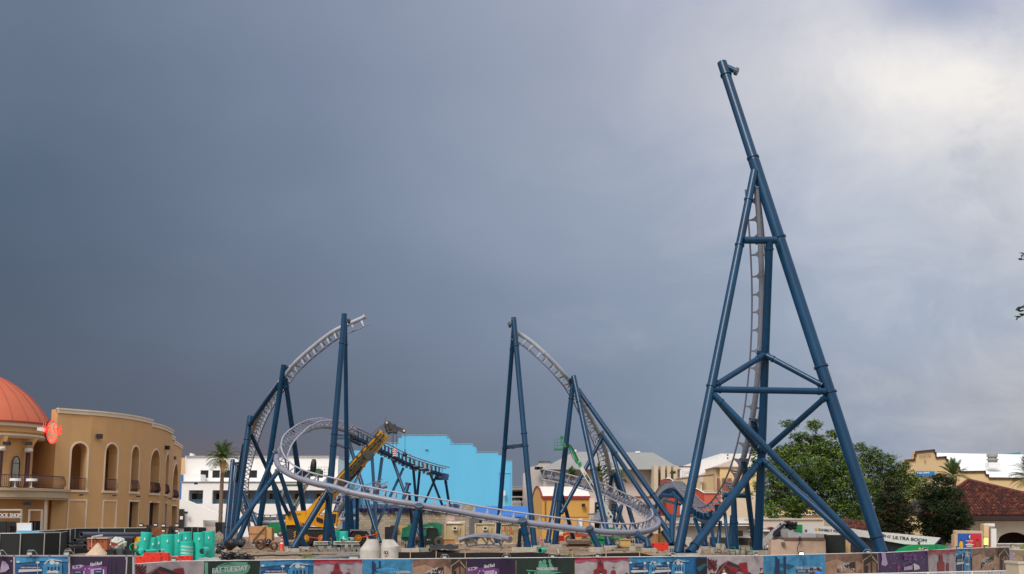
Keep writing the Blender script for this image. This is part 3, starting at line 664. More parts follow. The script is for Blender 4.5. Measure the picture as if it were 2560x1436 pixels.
for px, zt, arches, doors, blanks in secs:
    fa = Facade(path_pts(px), 1.5, zt, .95); ops = []
    for x0, x1, z1_, ar, zb in arches:
        if x1 < 135: ops.append((-2 if 0 else 0.02, fa.u(133, 9.5), zb, z1_, 0)); continue
        ops.append((fa.u(x0, 9.5), fa.u(x1, 9.5), zb, z1_, 1))
    n_a = len(ops)
    for x0, x1 in doors: ops.append((fa.u(x0, 4), fa.u(x1, 4), 2.0, 6.45, 0))
    if arches and arches[0][1] < 135: ops = ops[1:]; n_a -= 1
    fa.wall(ops).build('wall', m_och, hr)
    fa.band(zt - .34, zt + .02, .10).build('cornice', m_crm, hr); fa.band(zt - .05, zt + .10, .16).build('cornice', m_crm, hr)
    for i, o in enumerate(ops):
        if i < n_a:
            mb = fa.trim(o); mb.build('arch_surround', m_crm, hr)
            rail_panel(fa, o[0] + .05, o[1] - .05, 7.42, 8.45, hr)
            if i < 3 and zt == 14.52:
                P = fa.p3((o[0] + o[1]) / 2 - .15, 10.2, -2.2); sconce(P, hr)
        else:
            fa.trim(o, sill=False).build('door_surround', m_crm, hr)
            mb = MB(); mb.face([fa.p3(o[0], 2, -.6), fa.p3(o[1], 2, -.6), fa.p3(o[1], 6.5, -.6), fa.p3(o[0], 6.5, -.6)]); mb.build('door', m_drk, hr)  # black sheet behind the opening, interior shade given as colour
            mb = MB(); mb.face([fa.p3(o[0], 2, -.55), fa.p3(o[0] + (o[1] - o[0]) * .4, 2, -.35), fa.p3(o[0] + (o[1] - o[0]) * .4, 5.2, -.35), fa.p3(o[0], 6.2, -.55)]); mb.build('door', m_dbr, hr)
    for x0, x1 in blanks:
        o = (fa.u(x0, 4), fa.u(x1, 4), 1.6, 6.42, 0); fa.trim(o, sill=False).build('panel_surround', m_crm, hr)
    mb = MB(); fb = fa
    n = 10; uu = [fa.cum[-1] * k / n for k in range(n + 1)]
    for a, b in zip(uu, uu[1:]):
        mb.face([fa.p3(a, 7.2, -5.5), fa.p3(b, 7.2, -5.5), fa.p3(b, 13, -5.5), fa.p3(a, 13, -5.5)])
        for zz in (7.38, 12.6): mb.face([fa.p3(a, zz, -.94), fa.p3(b, zz, -.94), fa.p3(b, zz, -5.5), fa.p3(a, zz, -5.5)])
    for e in (0, fa.cum[-1]): mb.face([fa.p3(e, 7.3, -.9), fa.p3(e, 12.6, -.9), fa.p3(e, 12.6, -5.5), fa.p3(e, 7.3, -5.5)])
    mb.build('gallery', m_och, hr)
    for xx in ([245] if zt == 14.52 else ([413] if zt == 14.3 and doors else [])):
        P = fa.p3(fa.u(xx, 12.5), 12.3 if xx == 245 else 12.2, .25); mb = MB(); mb.box(P, (.45, .5, .4)); mb.build('speaker', m_black, hr)
    for x0, x1, *_ in arches[1:]:
        P = fa.p3(fa.u((x0 + x1) / 2 - 2, 6.9), 6.95, .3); mb = MB(); mb.beam(P, P + V((.0, .3, 0)), .06, .06); mb.box(P + V((.15, 0, 0)), (.35, .14, .12)); mb.build('spotlight', m_black, hr)
# rotunda
C = V((XZ(-60, 113, 9).x, 113, 0)); k_ = 113 / 3200
def dz_(r, z): return (r * .945, z - .25 - max(0, z - 13.3) * .06) if z > 11.85 else (r, z)
def ring(prof, name, m, n=64, sm=True):
    prof = [dz_(*q) for q in prof] if prof[-1][1] > 11.85 or prof[0][1] > 11.85 else prof
    MB().lathe(C, prof, n).build(name, m, hr, sm)
ring([(6.28, 13.3), (6.02, 13.85), (5.35, 14.8), (4.3, 15.95), (3.2, 16.8), (2.15, 17.45), (1.0, 17.9), (0, 18.05)], 'dome', m_dome)
for k in range(24):
    a = 2 * math.pi * k / 24 + .06; mb = MB()
    mb.tube([C + V((math.cos(a) * r, math.sin(a) * r, z)) for r, z in [dz_(*q_) for q_ in [(6.3, 13.3), (6.04, 13.86), (5.37, 14.81), (4.32, 15.96), (3.22, 16.81), (2.16, 17.46), (1, 17.91)]]], .035, 4); mb.build('dome_seam', mat('seam_red', (.30, .05, .02)), hr)
ring([(6.35, 13.15), (6.35, 13.32)], 'dome_base', mat('seam_red', (.30, .05, .02)))
ring([(5.9, 12.86), (6.2, 12.9), (6.25, 13.15)], 'cornice', m_crm)
ring([(5.6, 11.9), (5.6, 12.2), (5.75, 12.25), (5.75, 12.38), (5.9, 12.42), (5.9, 12.86)], 'drum_band', m_och)
ring([(5.1, 11.7), (5.62, 11.75), (5.62, 11.9), (5.72, 11.95), (5.72, 12.06), (5.86, 12.1), (5.86, 12.24)], 'cornice', m_crm)
ring([(4.6, 7.3), (4.6, 11.8)], 'wall', m_och)
ring([(6.2, 1.5), (6.2, 6.6)], 'wall', m_och)
ring([(6.1, 6.45), (7.75, 6.45), (7.75, 6.55), (7.85, 6.6), (7.85, 7.1), (7.98, 7.15), (7.98, 7.38), (4.5, 7.38)], 'balcony_slab', mat('balcony_stucco', (.48, .37, .25), .9, var=.05))
for px_ in (-50, -5, 44, 86):
    a = math.acos(max(-1, min(1, ((px_ + 60) * k_ * .965) / 5.15))); P = C + V((math.cos(a) * 5.15, -math.sin(a) * 5.15, 0))
    MB().lathe(P, [(.26, 7.38), (.2, 7.6), (.2, 10.5)], 14).build('column', m_mar, hr, True)
    MB().lathe(P, [(.22, 10.5), (.36, 10.6), (.38, 10.75), (.28, 10.85)], 14).build('capital', m_white, hr, True)
    mb = MB(); d = (P - C).normalized(); d.z = 0; mb.ext([P + d * .0 + V((-.35, 0, 10.85)), P + V((.35, 0, 10.85)), P + V((.35, 0, 11.75)) + d * .5, P + V((-.35, 0, 11.75)) + d * .5], -d * .9); mb.build('bracket', m_och, hr)
for px_, w_, h_, kind in ((12, 1.3, 3.2, 0), (62, .8, 2.7, 1), (-35, .8, 2.7, 1)):
    a = math.acos(((px_ + 60) * k_ * .97) / 4.64); d = V((math.cos(a), -math.sin(a), 0)); tg = V((d.y, -d.x, 0)) * -1; P = C + d * 4.66 + V((0, 0, 7.5))
    top = [(-w_ / 2, h_ * .78), (0, h_), (w_ / 2, h_ * .78)] if not kind else [(-w_ / 2 * math.cos(q), h_ * .75 + h_ * .22 * math.sin(q)) for q in [math.pi * i / 8 for i in range(9)]]
    poly = [(-w_ / 2, 0)] + top + [(w_ / 2, 0)]
    mb = MB(); mb.ext([P + tg * x + V((0, 0, z)) for x, z in poly], d * .06); f_ = mb.build('window', m_win, hr)
    mb = MB(); q = [P + d * .07 + tg * x + V((0, 0, z)) for x, z in poly]; mb.tube(q + [q[0]], .05, 5, False); mb.beam(q[1], q[-2], .07, .05); mb.build('frame', m_mar, f_)
mb = MB(); n = 150
for k in range(n):
    a = -math.pi * (k + .5) / n * 1.0; d = V((math.cos(a), math.sin(a), 0))
    mb.tube([C + d * 7.75 + V((0, 0, 7.4)), C + d * 7.98 + V((0, 0, 7.75)), C + d * 7.92 + V((0, 0, 8.1)), C + d * 7.75 + V((0, 0, 8.42))], .02, 4, False)
for zz, r in ((7.42, 7.75), (8.43, 7.75)): mb.tube([C + V((math.cos(-math.pi * k / 60) * r, math.sin(-math.pi * k / 60) * r, zz)) for k in range(61)], .04, 6)
mb.build('balcony_railing', m_mar, hr)
# ground floor of the rotunda: shop front with lettering
def onr(x, y, r=6.25):
    D = 113 - math.sqrt(max(.1, r * r - ((x + 60) * k_ * .96) ** 2)); return W(x, y, D)
for pts in ([(-20, 1273), (54, 1273), (54, 1277), (-20, 1277)], [(52, 1273), (54.5, 1273), (52, 1322), (49, 1322)], [(71, 1273.5), (105, 1274), (105, 1277.5), (71, 1277)], [(71, 1274), (73.5, 1274), (72, 1325), (69, 1325)], [(102.5, 1274), (105, 1274), (103, 1325), (100, 1325)], [(112, 1245), (117, 1245), (114, 1325), (109, 1325)]):
    MB().ext([onr(*p, 6.3) for p in pts], V((0, .25, 0))).build('shop_surround', m_crm, hr)
for pts in ([(-20, 1304), (49, 1305), (47, 1345), (-20, 1345)], [(73, 1303), (101, 1303), (99, 1345), (71, 1345)]):
    MB().ext([onr(*p, 6.27) for p in pts], V((0, .2, 0))).build('shop_window', m_glass, hr)
for x in (18, 22, 85): MB().ext([onr(*p, 6.33) for p in ((x, 1305), (x + 2.5, 1305), (x + 2, 1345), (x - .5, 1345))], V((0, .1, 0))).build('mullion', m_dbr, hr)
text('shop_lettering', 'THE ROCK SHOP', onr(-34, 1293, 6.5), onr(51, 1293, 6.5) - onr(-34, 1293, 6.5), V((0, 0, .31)), m_white, hr, .05)
MB().ext([onr(*p, 6.42) for p in ((-36, 1294), (52, 1293.6), (52, 1295.5), (-36, 1296))], V((0, .1, 0))).build('sign_ledge', m_white, hr)
mb = MB(); mb.box(onr(68, 1259, 6.5), (.5, .5, .28)); mb.build('speaker', m_black, hr)
for x in (17, 71): mb = MB(); mb.box(onr(x, 1109, 5.2), (.5, .5, .3)); mb.build('speaker', m_black, hr)
# patio tables on the balcony
for i, x in enumerate((37, 78)):
    P = C + V((0, 0, 0)); D = 113 - 6.4; P = XZ(x, D + (.6 if i else 0), 7.38)
    t_ = thing('patio_table', ('round patio table under a white cloth on the cafe balcony, ' + ('nearer the dome edge', 'nearer the arches')[i]), 'table', P, 0, 'tables on the cafe balcony')
    MB().lathe(P, [(.3, .0), (.05, .04), (.05, .66), (.42, .68), (.42, .72)], 16).build('tabletop', m_white, t_, True)
    MB().lathe(P, [(.46, .52), (.44, .73), (.0, .74)], 16).build('cloth', m_white, t_, True)
# oval neon sign
sg = thing('neon_sign', 'oval neon cafe sign with red tube letters hanging beside the dome', 'neon sign', W(130, 1110, 108))
m_neon = mat('red_neon', (1, .03, .02), emit=.95, var=0)
EL = lambda rx, ry, cx=131, cy=1080.5, n=28: [(cx + rx * math.cos(2 * math.pi * i / n) + (ry * .02) * math.sin(2 * math.pi * i / n), cy - ry * math.sin(2 * math.pi * i / n)) for i in range(n)]
MB().ext([W(x, y, 107.3) for x, y in EL(14.5, 30)], V((-.38, .55, .05))).build('sign_body', mat('sign_dark', (.03, .015, .03), .5), sg)
MB().ext([W(x, y, 107.25) for x, y in EL(13, 27.5)], V((0, .04, 0))).build('sign_face', mat('sign_cream', (.50, .44, .26), .5), sg)
q = [W(x, y, 107.15) for x, y in EL(14.2, 29.3)]; MB().tube(q + [q[0]], .03, 6, False).build('neon_tube', m_neon, sg)
text('lettering', 'Hard Rock', W(107, 1081, 107.0), W(155, 1088, 106.2) - W(107, 1081, 107.0), V((0, 0, .78)), m_neon, sg, .06, shear=.2, bold=.3)
text('lettering', 'CAFE', W(122.5, 1101.5, 107.0), W(140, 1102.5, 106.7) - W(122.5, 1101.5, 107.0), V((0, 0, .36)), m_neon, sg, .06, bold=0)
MB().beam(W(100, 1073, 109), W(118, 1076, 107.6), .5, .25).build('bracket', m_white, sg)
# ------------------------------------------------------------------ white three-storey block on the left
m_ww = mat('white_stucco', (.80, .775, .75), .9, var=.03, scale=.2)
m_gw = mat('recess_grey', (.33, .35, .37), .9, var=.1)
m_bw = mat('blue_wall', (.035, .17, .46), .8, var=.06, scale=.3)
m_tr = mat('teal_rail', (.03, .16, .24), .5, var=.1)
wb = thing('white_building', 'long white flat roofed office block with dark windows and recessed balconies behind the palm', 'building', XZ(650, 222, 2))
def flat(x0, x1, D, y1, ops, th=.6, ybase=1336, name='wall', m=None):
    A, B = XZ(x0, D, 8), XZ(x1, D, 8); fa = Facade([V((A.x, D, 0)), V((B.x, D, 0))], 1.8, 10, th)
    fa.z1 = W(x0, y1, D).z; oo = []
    for a, b, ya, yb in ops: oo.append(((W(a, ya, D).x - A.x), (W(b, ya, D).x - A.x), W(a, yb, D).z, W(a, ya, D).z, 0))
    return fa, oo
def wall_of(fa, oo, root, m): fa.wall(oo).build('wall', m, root)
opsA = [(501.5, 521.5, 1176, 1195), (531, 550, 1176, 1195), (560, 580, 1176, 1195), (623.5, 643, 1176, 1195), (756, 777, 1176, 1195), (788, 808, 1176, 1195)]
fa, oo = flat(463, 843, 224, 1141, opsA); wall_of(fa, oo, wb, m_ww); MB().rpx(463, 1141, 843, 1336, 225, 26).build('block', m_ww, wb)
MB().rpx(462, 1140, 844, 1142, 223.7, 27).build('parapet_cap', mat('cap_grey', (.35, .35, .35)), wb)
for a, b, ya, yb in opsA:
    w_ = MB().rpx(a, ya, b, yb, 224.35, .1).build('window', m_glass, wb)
    MB().rpx((a + b) / 2 - .3, ya, (a + b) / 2 + .3, yb, 224.3, .04).build('mullion', m_black, w_)
MB().rpx(459, 1186, 501, 1206, 220, 3.9).build('terrace', m_ww, wb)
opsC = [(472, 508, 1226, 1260), (531, 660, 1226, 1260), (663, 842, 1226, 1260), (640, 842, 1287, 1315)]
fa, oo = flat(453, 842, 217, 1205, opsC, .8); wall_of(fa, oo, wb, m_ww); fa.th = .01
MB().rpx(453, 1205, 842, 1207, 217, 6.8).build('terrace', m_ww, wb)
MB().rpx(452, 1204, 843, 1206, 216.8, .4).build('parapet_cap', mat('cap_grey', (.35, .35, .35)), wb)
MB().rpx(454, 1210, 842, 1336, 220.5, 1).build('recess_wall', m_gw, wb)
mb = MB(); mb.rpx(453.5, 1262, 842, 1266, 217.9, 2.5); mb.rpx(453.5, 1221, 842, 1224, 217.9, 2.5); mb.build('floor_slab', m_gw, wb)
for a, b in ((480, 493), (495, 506), (541, 558), (610, 624), (673, 688), (737, 750), (792, 806)):
    w_ = MB().rpx(a, 1233, b, 1251, 220.3, .1).build('window', m_glass, wb)
    MB().rpx(a - 1, 1232, b + 1, 1233.3, 220.1, .1).build('frame', m_white, w_)
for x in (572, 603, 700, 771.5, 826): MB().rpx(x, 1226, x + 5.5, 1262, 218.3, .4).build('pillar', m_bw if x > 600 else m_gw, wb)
for a, b in ((472, 508), (531, 842)):
    mb = MB(); D = 217.9
    for k in range(4): y = 1249.5 + k * 3.2; mb.beam(W(a, y, D), W(b, y, D), .06, .06)
    for i in range(int((b - a) / 7) + 1): x = min(b, a + i * 7.0); mb.beam(W(x, 1262, D), W(x, 1249, D), .07, .07, V((0, 1, 0)))
    mb.build('railing', m_tr, wb)
MB().prism([(442, 1249), (461, 1249), (552, 1286), (552, 1301), (508, 1301), (508, 1337), (442, 1337)], 214, 1.2).build('stair_wall', m_ww, wb)
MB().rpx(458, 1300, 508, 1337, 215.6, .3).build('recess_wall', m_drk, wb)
MB().rpx(640, 1288, 690, 1292, 219.9, .3).build('light_strip', mat('tube_light', (1, .98, .9), emit=.9, var=0), wb)
for x in (445, 452): MB().rpx(x, 1288, x + 1.5, 1320, 213.4, .3).build('pipe', m_crm, wb)
MB().rpx(441, 1273, 459, 1322, 213.1, .6).build('service_door', m_black, wb)
MB().rpx(450, 1291, 457, 1299, 213, .05).build('notice', m_white, wb)
for x, y in ((465, 1282), (490, 1209)): mb = MB(); mb.box(W(x, y, 213), (.5, .5, .35)); mb.build('spotlight', m_black, wb)
pb = thing('peach_building', 'peach and blue wall peeking between the cafe and the white block', 'building', XZ(440, 240, 2))
MB().rpx(425, 1145, 466, 1188, 240, 12).build('wall', mat('peach_wall', (.66, .43, .24), .9, var=.03), pb)
MB().rpx(425, 1187.5, 462, 1252, 239, 12).build('wall', m_bw, pb)
MB().prism([(474, 1141), (474.5, 1133), (481, 1134), (484, 1141)], 226, 1.5).build('roof_hatch', m_white, wb)
# ------------------------------------------------------------------ sky blue stepped building
m_cy = mat('sky_blue_stucco', (.12, .48, .74), .85, var=.035, scale=.25, streak=5)
cb = thing('blue_building', 'big plain sky blue building with a stepped parapet behind the brake run', 'building', XZ(1060, 235, 2))
MB().prism([(800, 1340), (800, 1145), (876, 1145), (876, 1127), (912, 1127), (912, 1107.3), (996, 1107.3), (996, 1095.6), (1004.5, 1095.6), (1004.5, 1088), (1117.5, 1088), (1117.5, 1097), (1125.7, 1097), (1125.7, 1109.5), (1181.6, 1109.5), (1181.6, 1118), (1190, 1118), (1190, 1130.6), (1245.4, 1130.6), (1245.4, 1139), (1253.6, 1139), (1253.6, 1151), (1280.3, 1151), (1280.3, 1340)], 235, 35).build('wall', m_cy, cb)
mb = MB()
for q in ((912, 1107, 996, 1108), (1004.5, 1087.6, 1117.5, 1088.6), (1125.7, 1109, 1181.6, 1110), (1190, 1130.2, 1245.4, 1131), (1253.6, 1150.6, 1280.5, 1151.5), (800, 1144.5, 876, 1145.5)): mb.rpx(*q, 234.9, 35.3)
mb.build('parapet_cap', mat('cap_pale', (.42, .50, .55)), cb)
mb = MB(); mb.rpx(1247.5, 1182, 1249, 1267, 234.85, .16); mb.rpx(1247.5, 1182, 1276, 1184, 234.85, .16); mb.rpx(1262, 1186, 1276, 1267, 234.9, .12); mb.build('door_surround', m_cy, cb)
mb = MB(); mb.box(W(1260.5, 1233, 234), (.4, .4, .9)); mb.beam(W(1260.3, 1266, 234.8), W(1260.3, 1235, 234.8), .08, .08, V((0, 1, 0))); mb.build('wall_box', m_white, cb)
mb = MB(); mb.box(W(1066.5, 1123.5, 234.8), (.5, .3, .12)); mb.build('wall_vent', m_gw, cb)
for a, b, ya, yb, D, nm, lb in ((840, 894, 1226, 1300, 232, 'blue_annex', 'low darker blue annex left of the block wall, behind crane boom'),):
    t_ = thing(nm, lb, 'building', XZ(a, D, 2)); MB().rpx(a, ya, b, 1338, D, 2.5).build('wall', m_bw, t_); MB().rpx(a + 20, 1272, a + 52, 1285, D - .5, .4).build('panel', m_cy, t_); MB().rpx(a - 1, ya - 1, b + 1, ya + 1, D - .2, 2.9).build('roof_edge', m_cy, t_)
# blue metal roofed shed
sh = thing('blue_roof_shed', 'low shed with ribbed bright blue metal roof right of the block wall', 'shed', XZ(1220, 172, 2))
m_br = mat('blue_metal_roof', (.035, .21, .62), .4, .2, var=.06)
a, b, c, d = W(1100, 1291, 170), W(1322, 1291, 170), W(1322, 1266, 178), W(1100, 1266, 178)
mb = MB(); mb.ext([a, b, c, d], V((0, 0, -.12))); mb.build('roof', m_br, sh); mb = MB()
for k in range(34):
    t = k / 33; mb.beam(a.lerp(b, t) + V((0, 0, .05)), d.lerp(c, t) + V((0, 0, .05)), .07, .12)
mb.build('roof_rib', m_br, sh)
MB().rpx(1196, 1290, 1320, 1337, 171, 6).build('wall', mat('shed_wall', (.12, .14, .18), .8), sh)
MB().rpx(1189, 1297, 1196, 1305, 170.9, .1).build('window', m_cy, sh)
# concrete block wall with tarp
bwl = thing('block_wall', 'unpainted concrete block wall topped with a dark blue tarp behind the green handler', 'wall', XZ(1030, 166, 2))
mbk = mat('blockwork', (.36, .30, .21), .95, var=0); t2 = mbk.node_tree; bk = t2.nodes.new('ShaderNodeTexBrick'); c2 = t2.nodes.new('ShaderNodeTexCoord'); mp2 = t2.nodes.new('ShaderNodeMapping'); mp2.inputs['Rotation'].default_value = (math.radians(90), 0, 0)
t2.links.new(c2.outputs['Object'], mp2.inputs[0]); t2.links.new(mp2.outputs[0], bk.inputs[0]); bk.inputs['Scale'].default_value = 1.0; bk.inputs['Brick Width'].default_value = .62; bk.inputs['Row Height'].default_value = .31; bk.inputs['Mortar Size'].default_value = .018
bk.inputs['Color1'].default_value = (.42, .36, .26, 1); bk.inputs['Color2'].default_value = (.29, .245, .18, 1); bk.inputs['Mortar'].default_value = (.16, .14, .11, 1); bk.inputs['Bias'].default_value = -.1; t2.links.new(bk.outputs[0], t2.nodes['Principled BSDF'].inputs['Base Color'])
MB().prism([(897, 1281), (1150, 1281), (1150, 1262), (1186, 1262), (1186, 1296), (1187, 1336), (1187, 1342), (897, 1342)], 166, .5).build('wall', mbk, bwl)
mb = MB(); mb.rpx(1173, 1288, 1198, 1343, 163, .4); mb.build('gate_panel', mat('grey_panel', (.13, .125, .12), .8), bwl)
random.seed(3); mb = MB(); pr = None
for k in range(64):
    x = 897 + 4 * k; dy = random.uniform(-1, 1); a = W(x, 1261.5 + dy * .5 + 1.5 * math.sin(k * .4), 165.7 + .2 * random.random()); b = W(x + 1, 1271 + dy, 165.3 + .35 * random.random()); c = W(x, 1281 + dy * .6 + 1.2 * math.sin(k * .7), 165.5 + .3 * random.random())
    if pr:
        mb.face([pr[0], a, b, pr[1]]); mb.face([pr[1], b, c, pr[2]]); mb.face([pr[0], a, a + V((0, 1, 0)), pr[0] + V((0, 1, 0))])
    pr = (a, b, c)
tag(mb.build('tarpaulin', mat('navy_tarp', (.012, .022, .085), .5, var=.3, scale=1.5), at=XZ(1020, 166, 5), smooth=True), 'crumpled navy tarpaulin draped along the top of the block wall', 'tarpaulin')
# ------------------------------------------------------------------ pale hip roofed hall
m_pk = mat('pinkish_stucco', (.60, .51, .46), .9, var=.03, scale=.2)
m_pkd = mat('pinkish_stucco_shaded', (.52, .45, .40), .9, var=.03, scale=.2)  # darker copy of the pinkish stucco, shade of the left-facing side painted in
m_groof = mat('grey_membrane_roof', (.27, .27, .255), .85, var=.08, scale=.15, streak=2)
ph = thing('hip_roofed_hall', 'large pinkish beige hall with a pale grey hipped roof behind the right arch', 'building', XZ(1500, 262, 2))
MB().rpx(1359, 1172.5, 1700, 1337, 262, 40).build('wall', m_pk, ph)
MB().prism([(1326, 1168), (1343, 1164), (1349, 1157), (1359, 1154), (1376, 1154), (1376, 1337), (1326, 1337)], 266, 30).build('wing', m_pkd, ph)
MB().rpx(1308.6, 1183, 1330, 1337, 270, 20).build('wing', m_pk, ph)
MB().rpx(1348, 1153, 1378, 1154.5, 265.7, 20).build('parapet_cap', m_woodd, ph)
e = [W(1352, 1174, 259), W(1705, 1174, 259)]; eb = [e[0] + V((0, 50, 0)), e[1] + V((0, 50, 0))]; r1, r2 = W(1436, 1129.5, 284), W(1633, 1132, 284)
mb = MB(); mb.face([e[0], e[1], r2, r1]); mb.face([e[1], eb[1], r2]); mb.face([eb[1], eb[0], r1, r2]); mb.face([eb[0], e[0], r1]); mb.face([e[0], eb[0], eb[1], e[1]]); mb.build('roof', m_groof, ph)
mb = MB(); mb.box(W(1434, 1128, 283), (1.2, 1, .5)); mb.box(W(1594, 1131, 283), (1.0, 1, .4)); mb.build('roof_vent', m_white, ph)
for i, x in enumerate((1635, 1652.5, 1668, 1684)):
    MB().rpx(x, 1164.5, x + 10.5 - (i > 1) * 1, 1337, 255, 6).build('pier', mat('beige_pier', (.58, .47, .34), .9, var=.03), ph)
for x in (1646.5, 1660.5, 1678):
    MB().rpx(x, 1167, x + 6.5, 1240, 257, .2).build('spandrel', mat('spandrel_grey', (.18, .24, .30), .7), ph)
    for y in (1175, 1192, 1209):
        w_ = MB().rpx(x + .4, y, x + 6, y + 10.5, 256.8, .12).build('window', m_glass, ph); MB().rpx(x + 2.8, y + 1, x + 3.4, y + 9.5, 256.6, .1).build('mullion', mat('blind', (.4, .38, .33)), w_)
mb = MB(); mb.box(W(1350, 1171, 264), (1.2, .6, .5)); mb.box(W(1342, 1171, 264), (.9, .6, .6)); mb.build('floodlight', m_black, ph)
pg = thing('parking_deck', 'dark open parking deck glimpsed between the blue building and the beige hall', 'building', XZ(1295, 300, 2))
for k, (y0, y1) in enumerate(((1217, 1219.5), (1221, 1224.5), (1241, 1244), (1252, 1257), (1266, 1270))): MB().rpx(1278, y0, 1316, y1, 300, 20).build('deck_slab', m_conc if k in (1, 2) else m_gw, pg)
MB().rpx(1278, 1219, 1316, 1270, 318, 1).build('wall', m_drk, pg)
mb = MB(); [mb.rpx(1280 + i * 2.2, 1257, 1281 + i * 2.2, 1267, 299.8, .2) for i in range(12)]; mb.build('railing', m_crm, pg)
MB().rpx(1303, 1252, 1305, 1270, 299, .5).build('post', m_black, pg)
vn = thing('parked_van', 'tiny white van parked on the dark deck', 'van', XZ(1291, 305, 8)); MB().prism([(1284, 1252), (1284, 1248), (1287, 1246.5), (1299, 1246.5), (1300, 1252)], 305, 2).build('body', m_white, vn); MB().rpx(1288, 1247.2, 1298, 1249, 304.9, .1).build('window', m_glass, vn)
# ------------------------------------------------------------------ barrel roofed ochre store
m_oy = mat('golden_stucco', (.58, .32, .08), .9, var=.06, scale=.3)
ys = thing('barrel_roofed_store', 'golden yellow warehouse with a white barrel roof and dark red eaves', 'building', XZ(1410, 196, 2))
D0, D1 = 196, 214; A = W(1355, 1244, D0); Bx = W(1476, 1244, D0).x; far = W(1331, 1244, D1)
ang = (far.x - A.x); n = 16; prof = []
for k in range(n + 1):
    t = k / n; yv = D0 + (D1 - D0) * t; prof.append(V((A.x + ang * t, yv, A.z + 1.85 * math.sin(math.pi * t) ** .8)))
mb = MB(); [mb.face([prof[k], prof[k] + V((Bx - A.x, 0, 0)), prof[k + 1] + V((Bx - A.x, 0, 0)), prof[k + 1]]) for k in range(n)]; mb.build('roof', mat('white_membrane', (.70, .66, .60), .7, var=.05), ys, True)
base = [V((p.x, p.y, 1.8)) for p in prof]
mb = MB(); mb.face(prof + [base[-1], base[0]]); mb.face([base[0], base[0] + V((Bx - A.x, 0, 0)), V((Bx, D0, A.z)), A]); mb.build('wall', m_oy, ys)
MB().tube([p + V((0, -.08, 0)) for p in prof], .16, 6).build('gable_trim', mat('dark_red_trim', (.28, .02, .02), .5), ys)
MB().beam(A + V((0, -.1, 0)), V((Bx, D0 - .1, A.z)), .3, .42).build('eave', mat('dark_red_trim', (.28, .02, .02)), ys)
MB().rpx(1362, 1246, 1364.5, 1320, 195.8, .2).build('downpipe', m_rust, ys)
MB().rpx(1474, 1246, 1486, 1337, 194.5, 8).build('pilaster', m_crm, ys)
mb = MB(); mb.box(W(1458.5, 1263.5, 195.5), (.5, .5, .45)); mb.build('wall_lamp', m_black, ys)
mb = MB(); mb.beam(W(1331, 1293, D0 + 16), W(1355, 1293, D0 - .05), .04, .04); mb.beam(W(1355, 1293, D0 - .05), W(1476, 1293, D0 - .05), .04, .04); mb.build('seam', m_woodd, ys)
MB().rpx(1446, 1297, 1456, 1325, 195.7, .2).build('door', m_white, ys)
eq = thing('service_lean_to', 'cluttered beige lean-to with dark openings behind the boom lift turret', 'building', XZ(1560, 200, 2))
MB().rpx(1485, 1258, 1640, 1337, 204, 6).build('wall', m_pk, eq); MB().rpx(1488, 1256, 1516, 1337, 203, .6).build('opening', m_drk, eq)
for y in (1262, 1275, 1288, 1301): MB().rpx(1492, y, 1502, y + 4, 202.6, .4).build('shelf', m_gw, eq)
for x in (1500, 1550, 1551): MB().rpx(x, 1240, x + 1.2, 1337, 203.5, .3).build('pipe', m_crm, eq)
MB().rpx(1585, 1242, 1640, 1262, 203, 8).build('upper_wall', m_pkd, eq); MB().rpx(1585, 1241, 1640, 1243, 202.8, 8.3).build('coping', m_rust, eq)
# ------------------------------------------------------------------ white, tan and red buildings right of centre
wp = thing('white_parapet_hall', 'white hall with a stepped parapet above the tan studio building', 'building', XZ(1800, 290, 2))
MB().prism([(1664, 1203), (1664, 1184), (1690, 1184), (1690, 1174), (1697, 1174), (1697, 1166), (1728, 1167), (1752, 1167), (1752, 1151), (1794, 1150.6), (1794, 1141), (1801, 1141), (1801, 1134.5), (1905, 1134.8), (1905, 1300), (1664, 1300)], 290, 30).build('wall', m_ww, wp)
MB().prism([(1745, 1191), (1790, 1166), (1830, 1150), (1830, 1200), (1745, 1200)], 288, 1.5).build('side_roof', m_pk, wp)
mb = MB(); [mb.rpx(1817.5, y, 1821, y + 3, 289.9, .1) for y in (1136, 1144)]; mb.build('window', m_glass, wp)
MB().rpx(1697, 1165.5, 1728, 1167, 289.8, .3).build('parapet_cap', m_woodd, wp)
m_tan = mat('tan_stucco', (.52, .40, .24), .9, var=.04, scale=.2); m_yl = mat('pale_yellow_stucco', (.68, .49, .24), .9, var=.03)
ts = thing('tan_studio', 'tan and pale yellow studio building with maroon panels behind the launch dip', 'building', XZ(1800, 235, 2))
MB().prism([(1690, 1197), (1745, 1190), (1786, 1185), (1786, 1179), (1789, 1179), (1789, 1240), (1690, 1240)], 236, 12).build('wall', m_tan, ts)
MB().prism([(1690, 1196), (1745, 1189), (1786, 1184), (1786, 1186), (1745, 1191), (1690, 1198)], 235.8, .3).build('coping', mat('coping_mauve', (.35, .22, .20)), ts)
MB().prism([(1788, 1168), (1800, 1167.5), (1800, 1240), (1788, 1240)], 234, 12).build('wall', m_tan, ts); MB().rpx(1800, 1168, 1910, 1337, 233, 12).build('wall', m_yl, ts)
MB().rpx(1787.5, 1167, 1911, 1169.5, 232.7, 12.6).build('coping', mat('coping_mauve', (.35, .22, .20)), ts)
for a, b in ((1793, 1799), (1806, 1816), (1819, 1829)): MB().rpx(a, 1196, b, 1229, 232.5, .3).build('panel', mat('maroon_panel', (.22, .07, .06), .7), ts)
for x in (1752, 1791): MB().rpx(x, 1202, x + 2.2, 1236, 235.2, .4).build('downpipe', m_white, ts); mb = MB(); mb.box(W(x + 1, 1199, 235), (.7, .5, .9)); mb.build('hopper', m_pkd, ts)
MB().rpx(1690, 1227, 1790, 1229, 235, .5).build('ledge', m_crm, ts)
